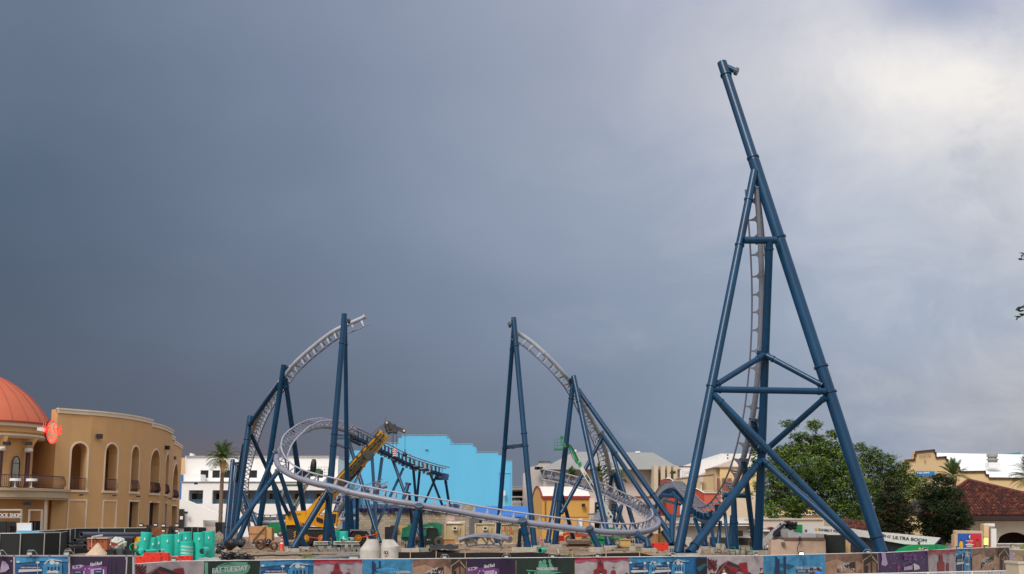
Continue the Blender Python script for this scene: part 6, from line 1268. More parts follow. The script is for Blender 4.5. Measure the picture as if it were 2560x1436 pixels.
mesh_fence([(460, 1317.5, 150), (515, 1318.5, 150)], 2.5, 'short dark screened fence before the white building entrance', [(480, 1318, 150), (495, 1318, 150)])
simple('message_board', 'blank white framed sign board behind the left fence', 'sign', lambda b: (b.rpx(43, 1309, 78, 1327, 105, .2),), m_white, XZ(60, 105, 2)); 
o = MB().rpx(41.5, 1307.5, 79.5, 1329, 105.3, .1).build('frame', m_crm, bpy.data.objects['message_board']); MB().beam(W(60, 1327, 105.3), XZ(60, 105.3, 2), .2, .2).build('post', m_crm, bpy.data.objects['message_board'])
simple('blue_hut_roof', 'bright blue canopy strip under the blank sign board', 'canopy', lambda b: b.prism([(40, 1328), (98, 1328), (98, 1340), (40, 1340)], 104.3, .8), m_cy, XZ(70, 104, 2)); simple('planter_box', 'brown slatted planter box beside the blue canopy', 'planter', lambda b: b.prism([(99, 1328), (150, 1328.5), (150, 1338), (99, 1338)], 105.8, .6), m_dbr, XZ(120, 106, 2))
simple('service_cabinet', 'black cabinet standing right of the palm trunk foot', 'cabinet', lambda b: b.rpx(538, 1306, 556, 1337, 165, 1.5), m_black, XZ(547, 165, 2))
simple('panel_fence', 'pale plywood panel beside the black cabinet', 'panel', lambda b: b.rpx(516, 1317, 538, 1337, 164, .3), m_pk, XZ(527, 164, 2))
# precast cones, steel beams, corrugated pipe, blocks
def precast(x0, x1, xt0, xt1, yt, yj, label, mark):
    D = 91; t_ = thing('precast_cone', label, 'manhole cone', XZ((x0 + x1) / 2, D, 1.9)); c = XZ((x0 + x1) / 2, D, 0); R = wr(x1 - x0, W(x0, yj, D)); rt = wr(xt1 - xt0, W(x0, yt, D)); zt = W(x0, yt, D).z; zj = W(x0, yj, D).z; off = ((xt0 + xt1) - (x0 + x1)) / 2 * D / F
    mb = MB(); mb.tube([c + V((0, 0, 1.2)), c + V((0, 0, zj))], R, 32); mb.build('barrel', m_conl, t_, True)
    n = 32; mb = MB()
    for k in range(n + 1):
        a = 2 * math.pi * k / n; mb.v += [(c.x + R * math.cos(a), c.y + R * math.sin(a), zj + .003), (c.x + R * math.cos(a), c.y + R * math.sin(a), zj + .12), (c.x + off + rt * math.cos(a), c.y + rt * math.sin(a), zt - .06), (c.x + off + rt * math.cos(a), c.y + rt * math.sin(a), zt)]
    for k in range(n):
        for j in range(3): mb.f.append((4 * k + j, 4 * k + 4 + j, 4 * k + 5 + j, 4 * k + j + 1)); mb.m.append(0)
    mb.f.append(tuple(4 * k + 3 for k in range(n))); mb.m.append(0); mb.build('taper', m_conl, t_, True)
    if mark: text('spray_mark', 'DC5', W(960, 1386, D - R - .06), V((.28, 0, 0)), V((0, 0, .22)), m_black, t_, .02); MB().tube([W(960, 1390, D - R), W(969, 1391.5, D - R)], .02, 4).build('spray_mark', m_red, t_)
precast(898, 949.5, 914, 943, 1348.6, 1378, 'left precast concrete manhole cone behind the banner fence', 0); precast(950.5, 997, 954, 984, 1349.2, 1370, 'right precast manhole cone with sprayed black writing', 1)
sb = thing('steel_beam', 'longer white steel beam resting on stub posts before the crane wheels', 'steel beam', XZ(865, 116, 2)); 
for t_, (x0, x1), ps in ((sb, (833, 898), (837, 857, 873, 887, 894)), (thing('steel_beam', 'shorter white steel beam left of the longer one', 'steel beam', XZ(800, 116, 2)), (785, 820), (790, 812))):
    mb = MB(); mb.rpx(x0, 1354, x1, 1355.3, 116, .8); mb.rpx(x0 + 1, 1355.3, x1 - 1, 1360.5, 116.35, .1); mb.rpx(x0, 1360.5, x1, 1361.5, 116, .8); mb.build('beam', mat('primer_white', (.62, .60, .55), .6, var=.1), t_)
    for x in ps: mb = MB(); mb.rpx(x - 3, 1361.5, x + 4, 1374, 116.2, .3); mb.rpx(x - 5, 1374, x + 6, 1380, 116, .7); mb.build('stand', mat('stand_grey', (.20, .21, .22), .6, .3, var=.3), t_)
D = 93; mb = MB(); n = 62; pts = []; rr = []
for k in range(n * 2 + 1): t = k / (n * 2); pts.append(W(764 + (898 - 764) * t, 1400 - 10.5 * t, 92 + 2 * t)); rr.append(wr(13, pts[-1]) * (1 if (k // 1) % 2 else .88))
mb.tube(pts, rr, 14); tag(mb.build('corrugated_pipe', mat('corrugated_grey', (.13, .15, .17), .5, var=.15), at=pts[0]), 'ribbed grey drainage hose lying behind the banner top', 'pipe')
for i, (x0, x1, y0, D, lb) in enumerate(((1003, 1027, 1372, 113.6, 'left block of three under the blue support pair'), (1027.4, 1048, 1371.5, 113.5, 'middle block of three under the blue support pair'), (1048.4, 1072, 1371, 113.7, 'right darker block of three under the blue support pair'), (1279, 1341, 1370, 113.2, 'long rough concrete block under the support nearest the right tall mast'))):
    simple('concrete_block', lb, 'concrete block', lambda b: b.rpx(x0, y0, x1, y0 + 13, D, 2.2), m_conc if i != 2 else mat('concrete_dark', (.24, .23, .20), .9, var=.2), XZ((x0 + x1) / 2, D, 2))
for x, w, D, lb, y0 in ((1493, 42, 114.2, 'nearest round concrete footing under the inclined support', 1369), (1524, 38, 121, 'round concrete footing right of the nearest one', 1367), (1583, 20, 117, 'squat concrete ring left of the elbow support', 1366)):
    c = XZ(x, D, 0); R = wr(w, W(x, y0, D)); simple('round_footing', lb, 'concrete footing', lambda b: b.tube([V((c.x, D, 1.3)), V((c.x, D, W(x, y0, D).z))], R, 36), m_conc, V((c.x, D, 2)), smooth=True)
simple('concrete_slab', 'small pale slab beside the corrugated hose', 'slab', lambda b: b.rpx(873, 1393, 894, 1399, 86, .5), m_conl, XZ(883, 86, 1.9))
# rusty coils, black plastic
def coil(x, y, rx, ry, D, w, label, m):
    c = W(x, y, D); q = [W(x + rx * math.cos(a), y + ry * math.sin(a), D + .5 * math.sin(a)) for a in [2 * math.pi * k / 26 for k in range(27)]]; o = MB().tube(q, w, 8, False).build('steel_coil', m, at=c, smooth=True); tag(o, label, 'coil')
coil(651, 1360, 10.5, 11.5, 117, .13, 'large rusty brown hose coil before the plywood crate', mat('coil_brown', (.26, .13, .08), .7, var=.2)); coil(685, 1364.5, 7.8, 8.6, 117, .11, 'smaller rusty coil left of the tall cone', mat('coil_brown', (.26, .13, .08)))
random.seed(31)
for i, (x, y, r, D, lb) in enumerate(((577, 1361, 17, 112, 'biggest black plastic bag of pipe ends under the diagonal support'), (549, 1364, 7, 106, 'shiny black fitting left of the big bag'), (557, 1370, 7, 105, 'glossy black fitting in front of the bag'), (546, 1378, 8, 103, 'lowest glossy black fitting near the tallest teal pipe'), (601, 1358, 13, 113, 'black sheet heap right of the big bag'), (668, 1357, 12, 118, 'black tangled net between the two rusty coils'))):
    c = W(x, y, D); R = wr(2 * r, c); mb = MB(); n = 18
    for j in range(11):
        for k in range(n):
            a, b = 2 * math.pi * k / n, math.pi * (j / 10 - .5); d = V((math.cos(a) * math.cos(b), math.sin(a) * math.cos(b), math.sin(b) * .8)); mb.v.append(tuple(c + d * R * (1 + .35 * mn.noise(d * 2.2 + V((i * 7, 0, 0))))))
    for j in range(10):
        for k in range(n): l = (k + 1) % n; mb.f.append((j * n + k, j * n + l, j * n + n + l, j * n + n + k)); mb.m.append(0)
    o = mb.build('black_bundle', mat('glossy_black', (.008, .008, .012), .25, var=.3), at=c, smooth=i not in (4, 5)); tag(o, lb, 'bundle')
mb = MB(); random.seed(12)
for k in range(46):
    x = random.uniform(556, 622); y = 1398 - random.uniform(0, 10) * (1 - abs(x - 590) / 50); a = W(x, y, 89 + random.uniform(-.6, .6)); b = a + V((random.uniform(-.6, .6), random.uniform(-.3, .3), random.uniform(.05, .38))); mb.tube([a, a.lerp(b, .5) + V((0, 0, .1)), b], [.06, .05, .03], 5)
for k in range(14): y = 1390 + random.uniform(0, 8); mb.tube([W(545 + random.uniform(0, 30), y + 2, 89), W(590, y - 1, 88.8), W(630 + random.uniform(-8, 8), y + 1, 89)], .05, 5)
tag(mb.build('cut_hose_pile', m_black, at=XZ(590, 89, 1.9)), 'spiky pile of cut black hoses above the green banner', 'hose pile')
simple('loose_cable', 'long black cable lying on the dirt across the left site', 'cable', lambda b: b.tube([W(632 + 12 * k, 1389.5 - .16 * k + .7 * math.sin(k * 1.3), 96 + k * .5) for k in range(16)], .06, 6), m_black, XZ(700, 98, 2))
simple('plastic_sheet', 'pale grey plastic sheet on the dirt right of barriers', 'sheet', lambda b: [b.prism([(494 + 12 * k, 1402), (498 + 11 * k, 1396 - k % 2 * 2), (508 + 11 * k, 1395 + k % 2), (514 + 12 * k, 1402)], 86 + k * .2, .6) for k in range(4)], mat('film_grey', (.42, .43, .42), .35, var=.2), XZ(515, 86, 1.9))
# silt fence
sfp = [(996, 1380.6), (1040, 1381), (1072, 1380), (1091, 1378.8), (1110, 1382), (1164, 1383), (1207, 1381.5), (1280, 1382.6), (1330, 1381), (1355, 1382.8), (1393, 1387), (1430, 1390.6), (1468, 1388.8), (1515, 1383.8), (1560, 1383), (1599, 1382.6), (1625, 1388), (1650, 1391), (1684, 1385.5)]
sfe = thing('silt_fence', 'sagging black silt fence with wooden stakes behind the banners', 'fence', XZ(1300, 91, 1.9)); q = [V(a) for a in catmull([list(W(x, y, ban_d(x) + 7.5)) for x, y in sfp], .5)]; mb = MB()
for a, b in zip(q, q[1:]): mb.face([a, b, b - V((0, 0, 1.1)), a - V((0, 0, 1.1))])
mb.build('fabric', mat('silt_black', (.012, .010, .010), .85, var=.3, scale=3), sfe, True)
for x in (1026, 1090.5, 1163, 1267, 1431, 1515, 1599): a = W(x, 1377.5, ban_d(x) + 7.3); MB().beam(a - V((0, 0, 1.1)), a, .06, .06).build('stake', mat('stake_wood', (.45, .28, .16), .8), sfe)
o = simple('draped_tarp', 'black tarp slumped on the ground in front of the wooden crate', 'tarpaulin', lambda b: [b.face([W(1074 + 6 * k, 1362 + 2 * math.sin(k * 1.3), 122), W(1080 + 6 * k, 1362 + 2 * math.sin(k * 1.3 + 1.3), 122), W(1080 + 6 * k, 1374 + 1.5 * math.sin(k), 110), W(1074 + 6 * k, 1374 + 1.5 * math.sin(k - 1), 110)]) for k in range(12)], m_fence, XZ(1105, 115, 2))
# patio furniture thrown together behind the fence
for i, x in enumerate((1832, 1857, 1874)):
    t_ = thing('green_patio_chair', ('green metal patio chair left in a cluster behind the banner', 'taller green metal chair in the middle of the cluster', 'green metal chair at the right of the cluster')[i], 'chair', XZ(x, 97, 2), 0, 'green patio chairs'); m_ch = mat('chair_green', (.03, .16, .06), .5)
    y0 = 1374 if i != 1 else 1370; MB().rpx(x - 9, y0 + 4, x + 8, y0 + 5.5, 97, .5).build('seat', m_ch, t_)
    for dx, dd in ((-8, 0), (7, 0), (-6, .5), (6, .5)): MB().beam(W(x + dx * 1.2, y0 + 20, 97 + dd), W(x + dx, y0 + 5, 97 + dd), .045, .045).build('leg', m_ch, t_)
    mb = MB(); mb.beam(W(x - 8, y0 + 5, 97.5), W(x - 10, y0 - 6, 97.6), .04, .04); mb.beam(W(x + 6, y0 + 5, 97.5), W(x + 5, y0 - 6, 97.6), .04, .04); mb.beam(W(x - 10, y0 - 6, 97.6), W(x + 5, y0 - 6, 97.6), .04, .04); mb.build('backrest', m_ch, t_)
random.seed(44)
for i, (x, y, s_, lb) in enumerate(((1805, 1368, 9, 'stacked beige rubble block left of the tower column'), (1790, 1376, 7, 'small beige rubble lump beside stacked block'), (1745, 1376, 6, 'lone round pale rubble lump near the cross headed column'), (1700, 1373, 7, 'low rubble lump right of the left tower leg'), (1640, 1380, 6, 'flat rubble piece near the elbow support foot'), (1880, 1383, 6, 'rubble piece at the tower column foot'))):
    simple('rubble_block', lb, 'rubble', lambda b: [b.box(W(x + random.uniform(-s_, s_), y + random.uniform(-2, 4), 110 + random.uniform(-.5, .5)), (random.uniform(.2, .5), .4, random.uniform(.2, .45)), random.uniform(0, 1)) for _ in range(6)], m_conc, W(x, y + 4, 110))
simple('white_stake', 'slanted white survey stake on the open dirt', 'stake', lambda b: b.beam(W(1397, 1383, 103), W(1394, 1372, 103), .09, .05), m_white, XZ(1396, 103, 2))
simple('gas_bottle', 'white tank behind the ruined wall end', 'tank', lambda b: b.tube([W(1917, 1367.5, 107), W(1928, 1367.5, 107)], wr(6, W(1917, 1367, 107)), 14), m_white, XZ(1922, 107, 2), smooth=True)
simple('equipment_cabinet', 'dark grey cabinet between the precast cones and green handler', 'cabinet', lambda b: (b.prism([(962, 1368), (962, 1318), (975, 1318), (976, 1314), (990, 1314), (990, 1368)], 150, 2),), mat('cabinet_black', (.02, .02, .022), .6, var=.3), XZ(975, 150, 2))
simple('yellow_panel', 'yellow plywood panel behind the green handler carriage', 'panel', lambda b: b.rpx(984, 1314, 1014, 1338, 152, .4), mat('yellow_ply', (.56, .36, .12)), XZ(998, 152, 2))

# scattered site debris: uncountable scraps, stones and offcuts on the dirt
random.seed(99); mb = MB()
for _ in range(650):
    x = random.uniform(180, 2000); D = random.uniform(98, 165); X = XZ(x, D, 2).x; z = gz(X, D - ban_y(X)); k = random.random(); mb.k = random.choice((0, 0, 0, 0, 1, 1, 2, 3))
    if k < .75: r = random.uniform(.04, .11); mb.box((X, D, z + r * .4), (r * 2, r * 1.5, r), random.uniform(0, 3))
    else: l = random.uniform(.4, 1.5); mb.box((X, D, z + .05), (l, .12, .06), random.uniform(-.6, .6))
tag(mb.build('site_debris', [mat('debris_brown', (.14, .10, .07), .9, var=.4), mat('debris_grey', (.30, .28, .25), .9, var=.3), m_wood, m_rust]), kind='stuff')
# ------------------------------------------------------------------ banner fence
BT = [(336, 1411), (440, 1404), (660, 1401.5), (760, 1399.5), (1030, 1398), (1240, 1396), (1600, 1393), (1910, 1390), (2050, 1386), (2220, 1382), (2320, 1377), (2385, 1373), (2530, 1368)]
def lerp_t(T_, x):
    for (a, y0), (b, y1) in zip(T_, T_[1:]):
        if x <= b: return y0 + (y1 - y0) * (x - a) / (b - a)
    return T_[-1][1]
bf = thing('chain_link_fence', 'long galvanised fence that carries the printed banners across the bottom', 'fence', XZ(1280, 83.2, 0))
q = [W(x, lerp_t(BT, x) - .3, ban_d(x) + .12) for x in range(336, 2531, 12)]
MB().tube(q, .035, 6).build('top_rail', mat('rail_white', (.62, .62, .62), .5), bf)
mb = MB()
for i, p in enumerate(q):
    if i % 5 == 0: mb.tube([V((p.x, p.y + .02, -.1)), p + V((0, .02, .03))], .035, 6)
mb.build('post', m_galv, bf); bf.children[-1]['kind'] = 'stuff' if 0 else 'part'
def cmat(n, c, var=.08): return mat(n, tuple(v * .74 for v in c), .5, var=var, scale=1.6)
K = dict(white=cmat('print_white', (.62, .62, .62), .05), pink=cmat('print_pale_pink', (.44, .37, .39), .3), red=cmat('print_red', (.30, .012, .025), .3), rose=cmat('print_rose', (.46, .07, .12), .5), dred=cmat('print_dark_red', (.13, .012, .02), .2),
         blue=cmat('print_blue', (.008, .13, .33), .5), sky=cmat('print_sky', (.05, .27, .50), .5), navy=cmat('print_navy', (.01, .03, .11), .2), teal=cmat('print_teal', (.01, .10, .16), .2), brown=cmat('print_brown', (.24, .13, .09), .5),
         dbrown=cmat('print_dark_brown', (.035, .022, .018), .2), tan=cmat('print_tan', (.42, .25, .16), .35), purple=cmat('print_purple', (.055, .014, .10), .6), dpurple=cmat('print_dark_purple', (.025, .008, .045), .3), mag=cmat('print_magenta', (.18, .04, .22), .6),
         lil=cmat('print_lilac', (.48, .36, .52), .15), green=cmat('print_dark_green', (.010, .025, .018), .3), mint=cmat('print_mint', (.12, .36, .25), .25), black=cmat('print_black', (.010, .010, .012), .2))
class Banner:
    def __init__(s, x0, x1, bg, label, D=None, top=None, bot=.2, step=5, name='printed_banner'):
        s.D = D or ban_d; s.top = top or (lambda x: lerp_t(BT, x)); mb = MB(); n = max(2, int((x1 - x0) / step)); P = []
        for i in range(n + 1):
            x = x0 + (x1 - x0) * i / n; t = W(x, s.top(x) + .2 + .5 * abs(math.sin(i * .9)), s.D(x)); r = .010 * math.sin(i * 1.7 + x0) + .012 * math.sin(i * .6); col = []
            for j in range(5): col.append(V((t.x, t.y + r * (j / 4), t.z + (bot - t.z) * j / 4)))
            P.append(col)
        for a, b in zip(P, P[1:]):
            for j in range(4): mb.face([a[j + 1], b[j + 1], b[j], a[j]])
        at = XZ((x0 + x1) / 2, s.D((x0 + x1) / 2), 1.2); s.o = mb.build(name, K[bg], at=at, smooth=True); tag(s.o, label, 'banner', 'printed banners on the long fence' if name == 'printed_banner' else 'framed posters at the left'); s.l = 1
    def p(s, x, y, l): v = W(x, y, s.D(x)); v.y -= .035 + .004 * l + (max(0, min(.16, (x - 2150) * .0012)) if x > 336 else 0); return v
    def poly(s, pts, m, name='artwork'):
        s.l += 1; mb = MB(); q = []
        for a, b in zip(pts, pts[1:] + pts[:1]):
            k = max(1, int(abs(b[0] - a[0]) / 8)); q += [(a[0] + (b[0] - a[0]) * i / k, a[1] + (b[1] - a[1]) * i / k) for i in range(k)]
        mb.ext([s.p(x, y, s.l) for x, y in q], V((0, .001, 0))); return mb.build(name, K[m], s.o)
    def many(s, polys, m):
        s.l += 1; mb = MB()
        for pts in polys: mb.ext([s.p(x, y, s.l) for x, y in pts], V((0, .001, 0)))
        return mb.build('artwork', K[m], s.o)
    def ell(s, cx, cy, rx, ry, n=14): return [(cx + rx * math.cos(2 * math.pi * k / n), cy + ry * math.sin(2 * math.pi * k / n)) for k in range(n)]
    def txt(s, t, x0, y0, x1, y1, h, m, shear=0):
        s.l += 1; a, b = s.p(x0, y0, s.l), s.p(x1, y1, s.l); text('lettering', t, a, b - a, V((0, 0, h * a.y / F)), K[m], s.o, .004, shear=shear)
def rc(x0, y0, x1, y1): return [(x0, y0), (x1, y0), (x1, y1), (x0, y1)]
BY = 1446
def gump(b, x0, x1, T=0):
    w = (x1 - x0) / 126; X = lambda v: x0 + v * w; y = b.top((x0 + x1) / 2)
    b.poly([(X(0), y + 2), (X(40), y + 6), (X(70), y + 3), (X(126), y + 8), (X(126), y + 14), (X(60), y + 12), (X(0), y + 18)], 'sky'); b.poly([(X(8), y + 28), (X(20), y + 22), (X(55), y + 24), (X(60), y + 32), (X(8), y + 33)], 'navy')
    b.txt('BUBBA GUMP SHRIMP CO.', X(12), y + 30, X(58), y + 30, 3.4, 'white'); b.poly([(X(8), y + 33), (X(62), y + 32), (X(64), y + 37), (X(6), y + 40)], 'white'); b.poly(rc(X(6), y + 40, X(60), BY), 'navy')
    b.poly([(X(66), y + 24), (X(76), y + 16), (X(94), y + 14), (X(112), y + 17), (X(112), BY), (X(64), BY)], 'sky')
    b.many([b.ell(X(88), y + 15, 6.2 * w, 5.6), b.ell(X(100), y + 17, 5 * w, 3), b.ell(X(53), y + 15.5, 5 * w, 3.2), b.ell(X(6), y + 14, 4.5 * w, 2.6)], 'white'); b.poly([(X(68), y + 18), (X(78), y + 9), (X(88), y + 6.5), (X(98), y + 9), (X(112), y + 11), (X(112), y + 13), (X(98), y + 11), (X(88), y + 8.5), (X(80), y + 11), (X(70), y + 20)], 'white')
    b.many([rc(X(v), y + 26, X(v + 4), y + 36) for v in (77, 85, 94, 102)], 'navy'); b.many([rc(X(53) - .5, y + 18, X(53) + .5, BY), rc(X(100) - .5, y + 20, X(100) + .5, BY)], 'white'); b.poly([(X(76), y + 38), (X(80), y + 35), (X(88), y + 37), (X(96), y + 35), (X(104), y + 38), (X(104), y + 41), (X(76), y + 41)], 'white')
def towerp(b, x0, x1):
    w = (x1 - x0) / 120; X = lambda v: x0 + v * w; y = b.top((x0 + x1) / 2); c = 57
    b.poly([(X(0), y), (X(120), y), (X(120), y + 9), (X(104), y + 6), (X(92), y + 12), (X(70), y + 8), (X(50), y + 12), (X(28), y + 8), (X(10), y + 14), (X(0), y + 12)], 'rose'); b.poly([(X(0), y), (X(120), y), (X(120), y + 4), (X(80), y + 6), (X(40), y + 4), (X(0), y + 7)], 'red')
    b.poly([(X(c - 15), BY), (X(c - 15), y + 32), (X(c - 8), y + 28), (X(c - 6), y + 13), (X(c + 6), y + 13), (X(c + 8), y + 28), (X(c + 14), y + 32), (X(c + 14), BY)], 'red'); b.many([[(X(c - 1.5), y + 13), (X(c), y + 6), (X(c + 1.5), y + 13)], rc(X(c - 2), y + 17, X(c + 2), y + 23), rc(X(c - 13), y + 33, X(c + 12), y + 34.5)], 'dred')
    b.many([b.ell(X(86), y + 25, 2.6 * w, 1.4, 8), [(X(80), BY), (X(80), y + 35), (X(86), y + 31), (X(91), y + 35), (X(91), BY)]], 'red')
def cow(b, x0, x1):
    w = (x1 - x0) / 124; X = lambda v: x0 + v * w; y = b.top((x0 + x1) / 2)
    b.poly([(X(0), y + 18), (X(30), y + 26), (X(60), y + 20), (X(124), y + 30), (X(124), BY), (X(0), BY)], 'sky'); b.poly([(X(22), y + 26), (X(40), y + 20), (X(62), y + 26), (X(62), BY), (X(20), BY)], 'teal')
    b.many([[(X(24), BY), (X(24), y + 4), (X(27), y + 4), (X(29), y + 9), (X(33), y + 11), (X(33), BY)], rc(X(41), y + 4, X(45.5), BY)], 'navy'); b.txt('THE COWFISH', X(66), y + 35.5, X(118), y + 35.5, 6.2, 'white'); b.poly(rc(X(66), y + 36.5, X(116), y + 44), 'navy'); b.txt('SUSHI - BURGER', X(69), y + 42.5, X(112), y + 42.5, 4.5, 'white')
def brew(b, x0, x1):
    w = (x1 - x0) / 128; X = lambda v: x0 + v * w; y = b.top((x0 + x1) / 2)
    b.poly([(X(0), y + 22), (X(30), y + 14), (X(52), y + 24), (X(80), y + 18), (X(92), y + 28), (X(92), BY), (X(0), BY)], 'tan'); b.poly([(X(92), y + 1), (X(127), y + 1), (X(127), BY), (X(92), BY)], 'dbrown')
    b.poly([(X(28), BY), (X(30), y + 38), (X(56), y + 24), (X(74), y + 20), (X(74), BY)], 'dbrown'); b.txt('BREW', X(31), y + 37.5, X(60), y + 27, 6.5, 'white');
    random.seed(int(x0) + 3); b.many([[(X(u_), yy), (X(u_ + 1.8), yy - .8), (X(u_ + 2.6), yy + 1.6), (X(u_ + .6), yy + 2.4)] for u_, yy in [(random.uniform(32, 71), y + random.uniform(30, 42)) for _ in range(26)]], 'white'); b.many([[(X(u_), yy), (X(u_ + 1.8), yy - .8), (X(u_ + 2.2), yy + 1.4)] for u_, yy in [(random.uniform(30, 71), y + random.uniform(28, 42)) for _ in range(22)]], 'red')
    b.poly([(X(90), BY), (X(90), y + 17), (X(112), y + 2), (X(114), y + 3), (X(93), y + 19), (X(93), BY)], 'tan'); b.many([[(X(96), y + 30), (X(111), y + 19), (X(111), BY), (X(96), BY)], [(X(114), y + 18), (X(124), y + 26), (X(124), BY), (X(114), BY)]], 'brown'); b.poly([(X(114), y + 5), (X(127), y + 22), (X(126), y + 25), (X(113), y + 9)], 'tan'); b.poly(rc(X(97), y + 30, X(104), BY), 'black')
def hard(b, x0, x1, light=0):
    w = (x1 - x0) / 124; X = lambda v: x0 + v * w; y = b.top((x0 + x1) / 2)
    b.poly([(X(2), y + 27), (X(20), y + 22), (X(32), y + 24), (X(50), y + 22), (X(82), y + 26), (X(82), BY), (X(0), BY)], 'mag'); b.poly([(X(3), y + 24), (X(22), y + 21), (X(30), y + 23), (X(22), y + 29), (X(4), y + 32)], 'lil'); b.many([rc(X(8), y + 24, X(12), y + 28), rc(X(15), y + 24, X(20), y + 28)], 'dpurple')
    b.txt('Hard Rock', X(44), y + 25, X(71), y + 21, 8.5, 'white', .2); b.poly([(X(45), y + 32), (X(70), y + 29), (X(70), BY), (X(45), BY)], 'lil'); b.many([rc(X(72), y + 33, X(76), BY), b.ell(X(33), y + 32, 1.6, 1.6, 8), b.ell(X(42), y + 31, 1.6, 1.6, 8), rc(X(29), y + 36, X(31), BY)], 'white'); b.many([rc(X(90), y + 4, X(91), BY), rc(X(84), y + 8, X(85), y + 26), rc(X(100), y + 10, X(101), BY)], 'purple')
def marg(b, x0, x1):
    w = (x1 - x0) / 147; X = lambda v: x0 + v * w; y = b.top((x0 + x1) / 2)
    b.many([b.ell(X(61), y + 12, 4.5, 5), b.ell(X(71), y + 10, 5, 6), b.ell(X(67), y + 20, 12, 6), b.ell(X(84), y + 8, 3.5, 5), [(X(82), y + 12), (X(88), y + 13), (X(93), y + 24), (X(90), y + 32), (X(84), y + 28)], b.ell(X(76), y + 30, 20, 4)], 'mint'); b.txt('MARGARITAVILLE', X(52), y + 31, X(104), y + 31, 7, 'white')
    b.poly([(X(24), y + 30), (X(60), y + 32), (X(115), y + 36), (X(92), y + 40), (X(40), y + 41)], 'mint'); b.poly([(X(27), y + 33), (X(52), y + 34), (X(52), BY), (X(27), BY)], 'green'); b.many([rc(X(v), y + 36, X(v + 5), BY) for v in (30, 46, 60, 74, 88)], 'mint')
def roofp(b, x0, x1):
    w = (x1 - x0) / 139; X = lambda v: x0 + v * w; y = b.top((x0 + x1) / 2); random.seed(int(x0))
    b.many([[(X(0) + (v % 7) * 3.2 * w, y + 8 + (v * 5 % 26)), (X(0) + (v % 7) * 3.2 * w + 4, y + 4 + (v * 5 % 26)), (X(0) + (v % 7) * 3.2 * w + 5, y + 10 + (v * 5 % 26)), (X(0) + (v % 7) * 3.2 * w + 1, y + 14 + (v * 5 % 26))] for v in range(26)], 'dred')
    b.poly([(X(16), BY), (X(30), y + 26), (X(50), y + 11), (X(80), y + 24), (X(110), y + 44), (X(110), BY)], 'dbrown'); b.poly([(X(78), y + 22), (X(78), y + 18), (X(98), y + 15), (X(101), y + 40), (X(104), BY), (X(92), BY)], 'red'); b.poly([(X(42), y + 20), (X(76), y + 30), (X(84), y + 44), (X(60), y + 38)], 'red'); b.poly([(X(30), BY), (X(34), y + 38), (X(60), y + 36), (X(84), BY)], 'dred'); b.poly([(X(16), BY), (X(50), y + 10), (X(52), y + 11.5), (X(19), BY)], 'rose')
def fat(b, x0, x1):
    X = lambda v: x0 + v; y = b.top((x0 + x1) / 2)
    b.poly([(X(20), BY), (X(22), y + 26), (X(34), y + 12), (X(52), y + 6), (X(78), y + 3), (X(112), y + 4), (X(116), y + 16), (X(110), y + 28), (X(90), BY)], 'mint'); b.many([[(X(34), y + 14), (X(60), y + 6), (X(80), y + 9), (X(60), y + 9)], b.ell(X(112), y + 7, 4, 3, 10), [(X(30), y + 22), (X(50), y + 17), (X(80), y + 18), (X(50), y + 20)]], 'green'); b.txt('FAT TUESDAY', X(21), y + 32, X(108), y + 24, 13, 'white'); b.poly(rc(X(2), y + 4, X(10), BY), 'mint')
def stage(b, x0, x1):
    w = (x1 - x0) / 123; X = lambda v: x0 + v * w; y = b.top((x0 + x1) / 2)
    b.poly([(X(8), y + 2), (X(18), y + 1), (X(20), y + 14), (X(24), y + 30), (X(18), y + 36), (X(8), y + 32), (X(10), y + 18)], 'lil'); b.many([rc(X(u_), v_, X(u_ + 9), v_ + 6) for u_ in (64, 74, 85) for v_ in (y + 6, y + 14)], 'mag'); b.poly([(X(63), y + 38), (X(84), y + 33), (X(84), y + 44), (X(63), y + 46)], 'lil'); b.poly([(X(86), y + 28), (X(100), y + 34), (X(102), y + 42), (X(88), y + 46)], 'white')
    random.seed(int(x1)); b.many([b.ell(X(random.uniform(28, 120)), y + random.uniform(4, 40), .8, .8, 6) for _ in range(26)], 'white'); b.poly(rc(X(48), y + 30, X(50), BY), 'rose')
PB = [(338, 510.5, 'pink', roofp, 'pale banner of a dark gabled roof at the left end, behind the hoarding'), (510.5, 651, 'green', fat, 'dark green banner lettered FAT TUESDAY'), (651, 785, 'blue', gump, 'blue shrimp restaurant banner left of the red bell tower banner'),
      (785, 906, 'pink', towerp, 'red bell tower banner in front of the precast cones'), (906, 1032, 'sky', cow, 'blue banner of the COWFISH left of centre'), (1032, 1166, 'brown', brew, 'brown brewery banner left of the purple rock banner'), (1166, 1290, 'dpurple', hard, 'purple Hard Rock banner at the centre'),
      (1290, 1437, 'green', marg, 'near black banner with a mint green parrot and palm sign'), (1437, 1572, 'pink', towerp, 'red bell tower banner right of the near black one'), (1572, 1768, 'blue', None, 'widest blue shrimp restaurant banner under the tower leg'), (1768, 1908, 'pink', roofp, 'pale banner of a gabled roof and red block with people before it'),
      (1908, 2062, 'sky', cow, 'blue banner of the COWFISH right of centre'), (2062, 2194, 'brown', brew, 'brown brewery banner under the foot of the tower'), (2194, 2319, 'purple', stage, 'purple concert stage banner with a guitar'), (2319, 2387, 'pink', towerp, 'narrow red bell tower banner near the right end'),
      (2387, 2428, 'blue', gump, 'narrowest blue banner near the right end'), (2428, 2522, 'brown', brew, 'brown brewery banner at the far right end'), (2522, 2532, 'lil', None, 'sliver of lilac guitar banner next to the stone urn')]
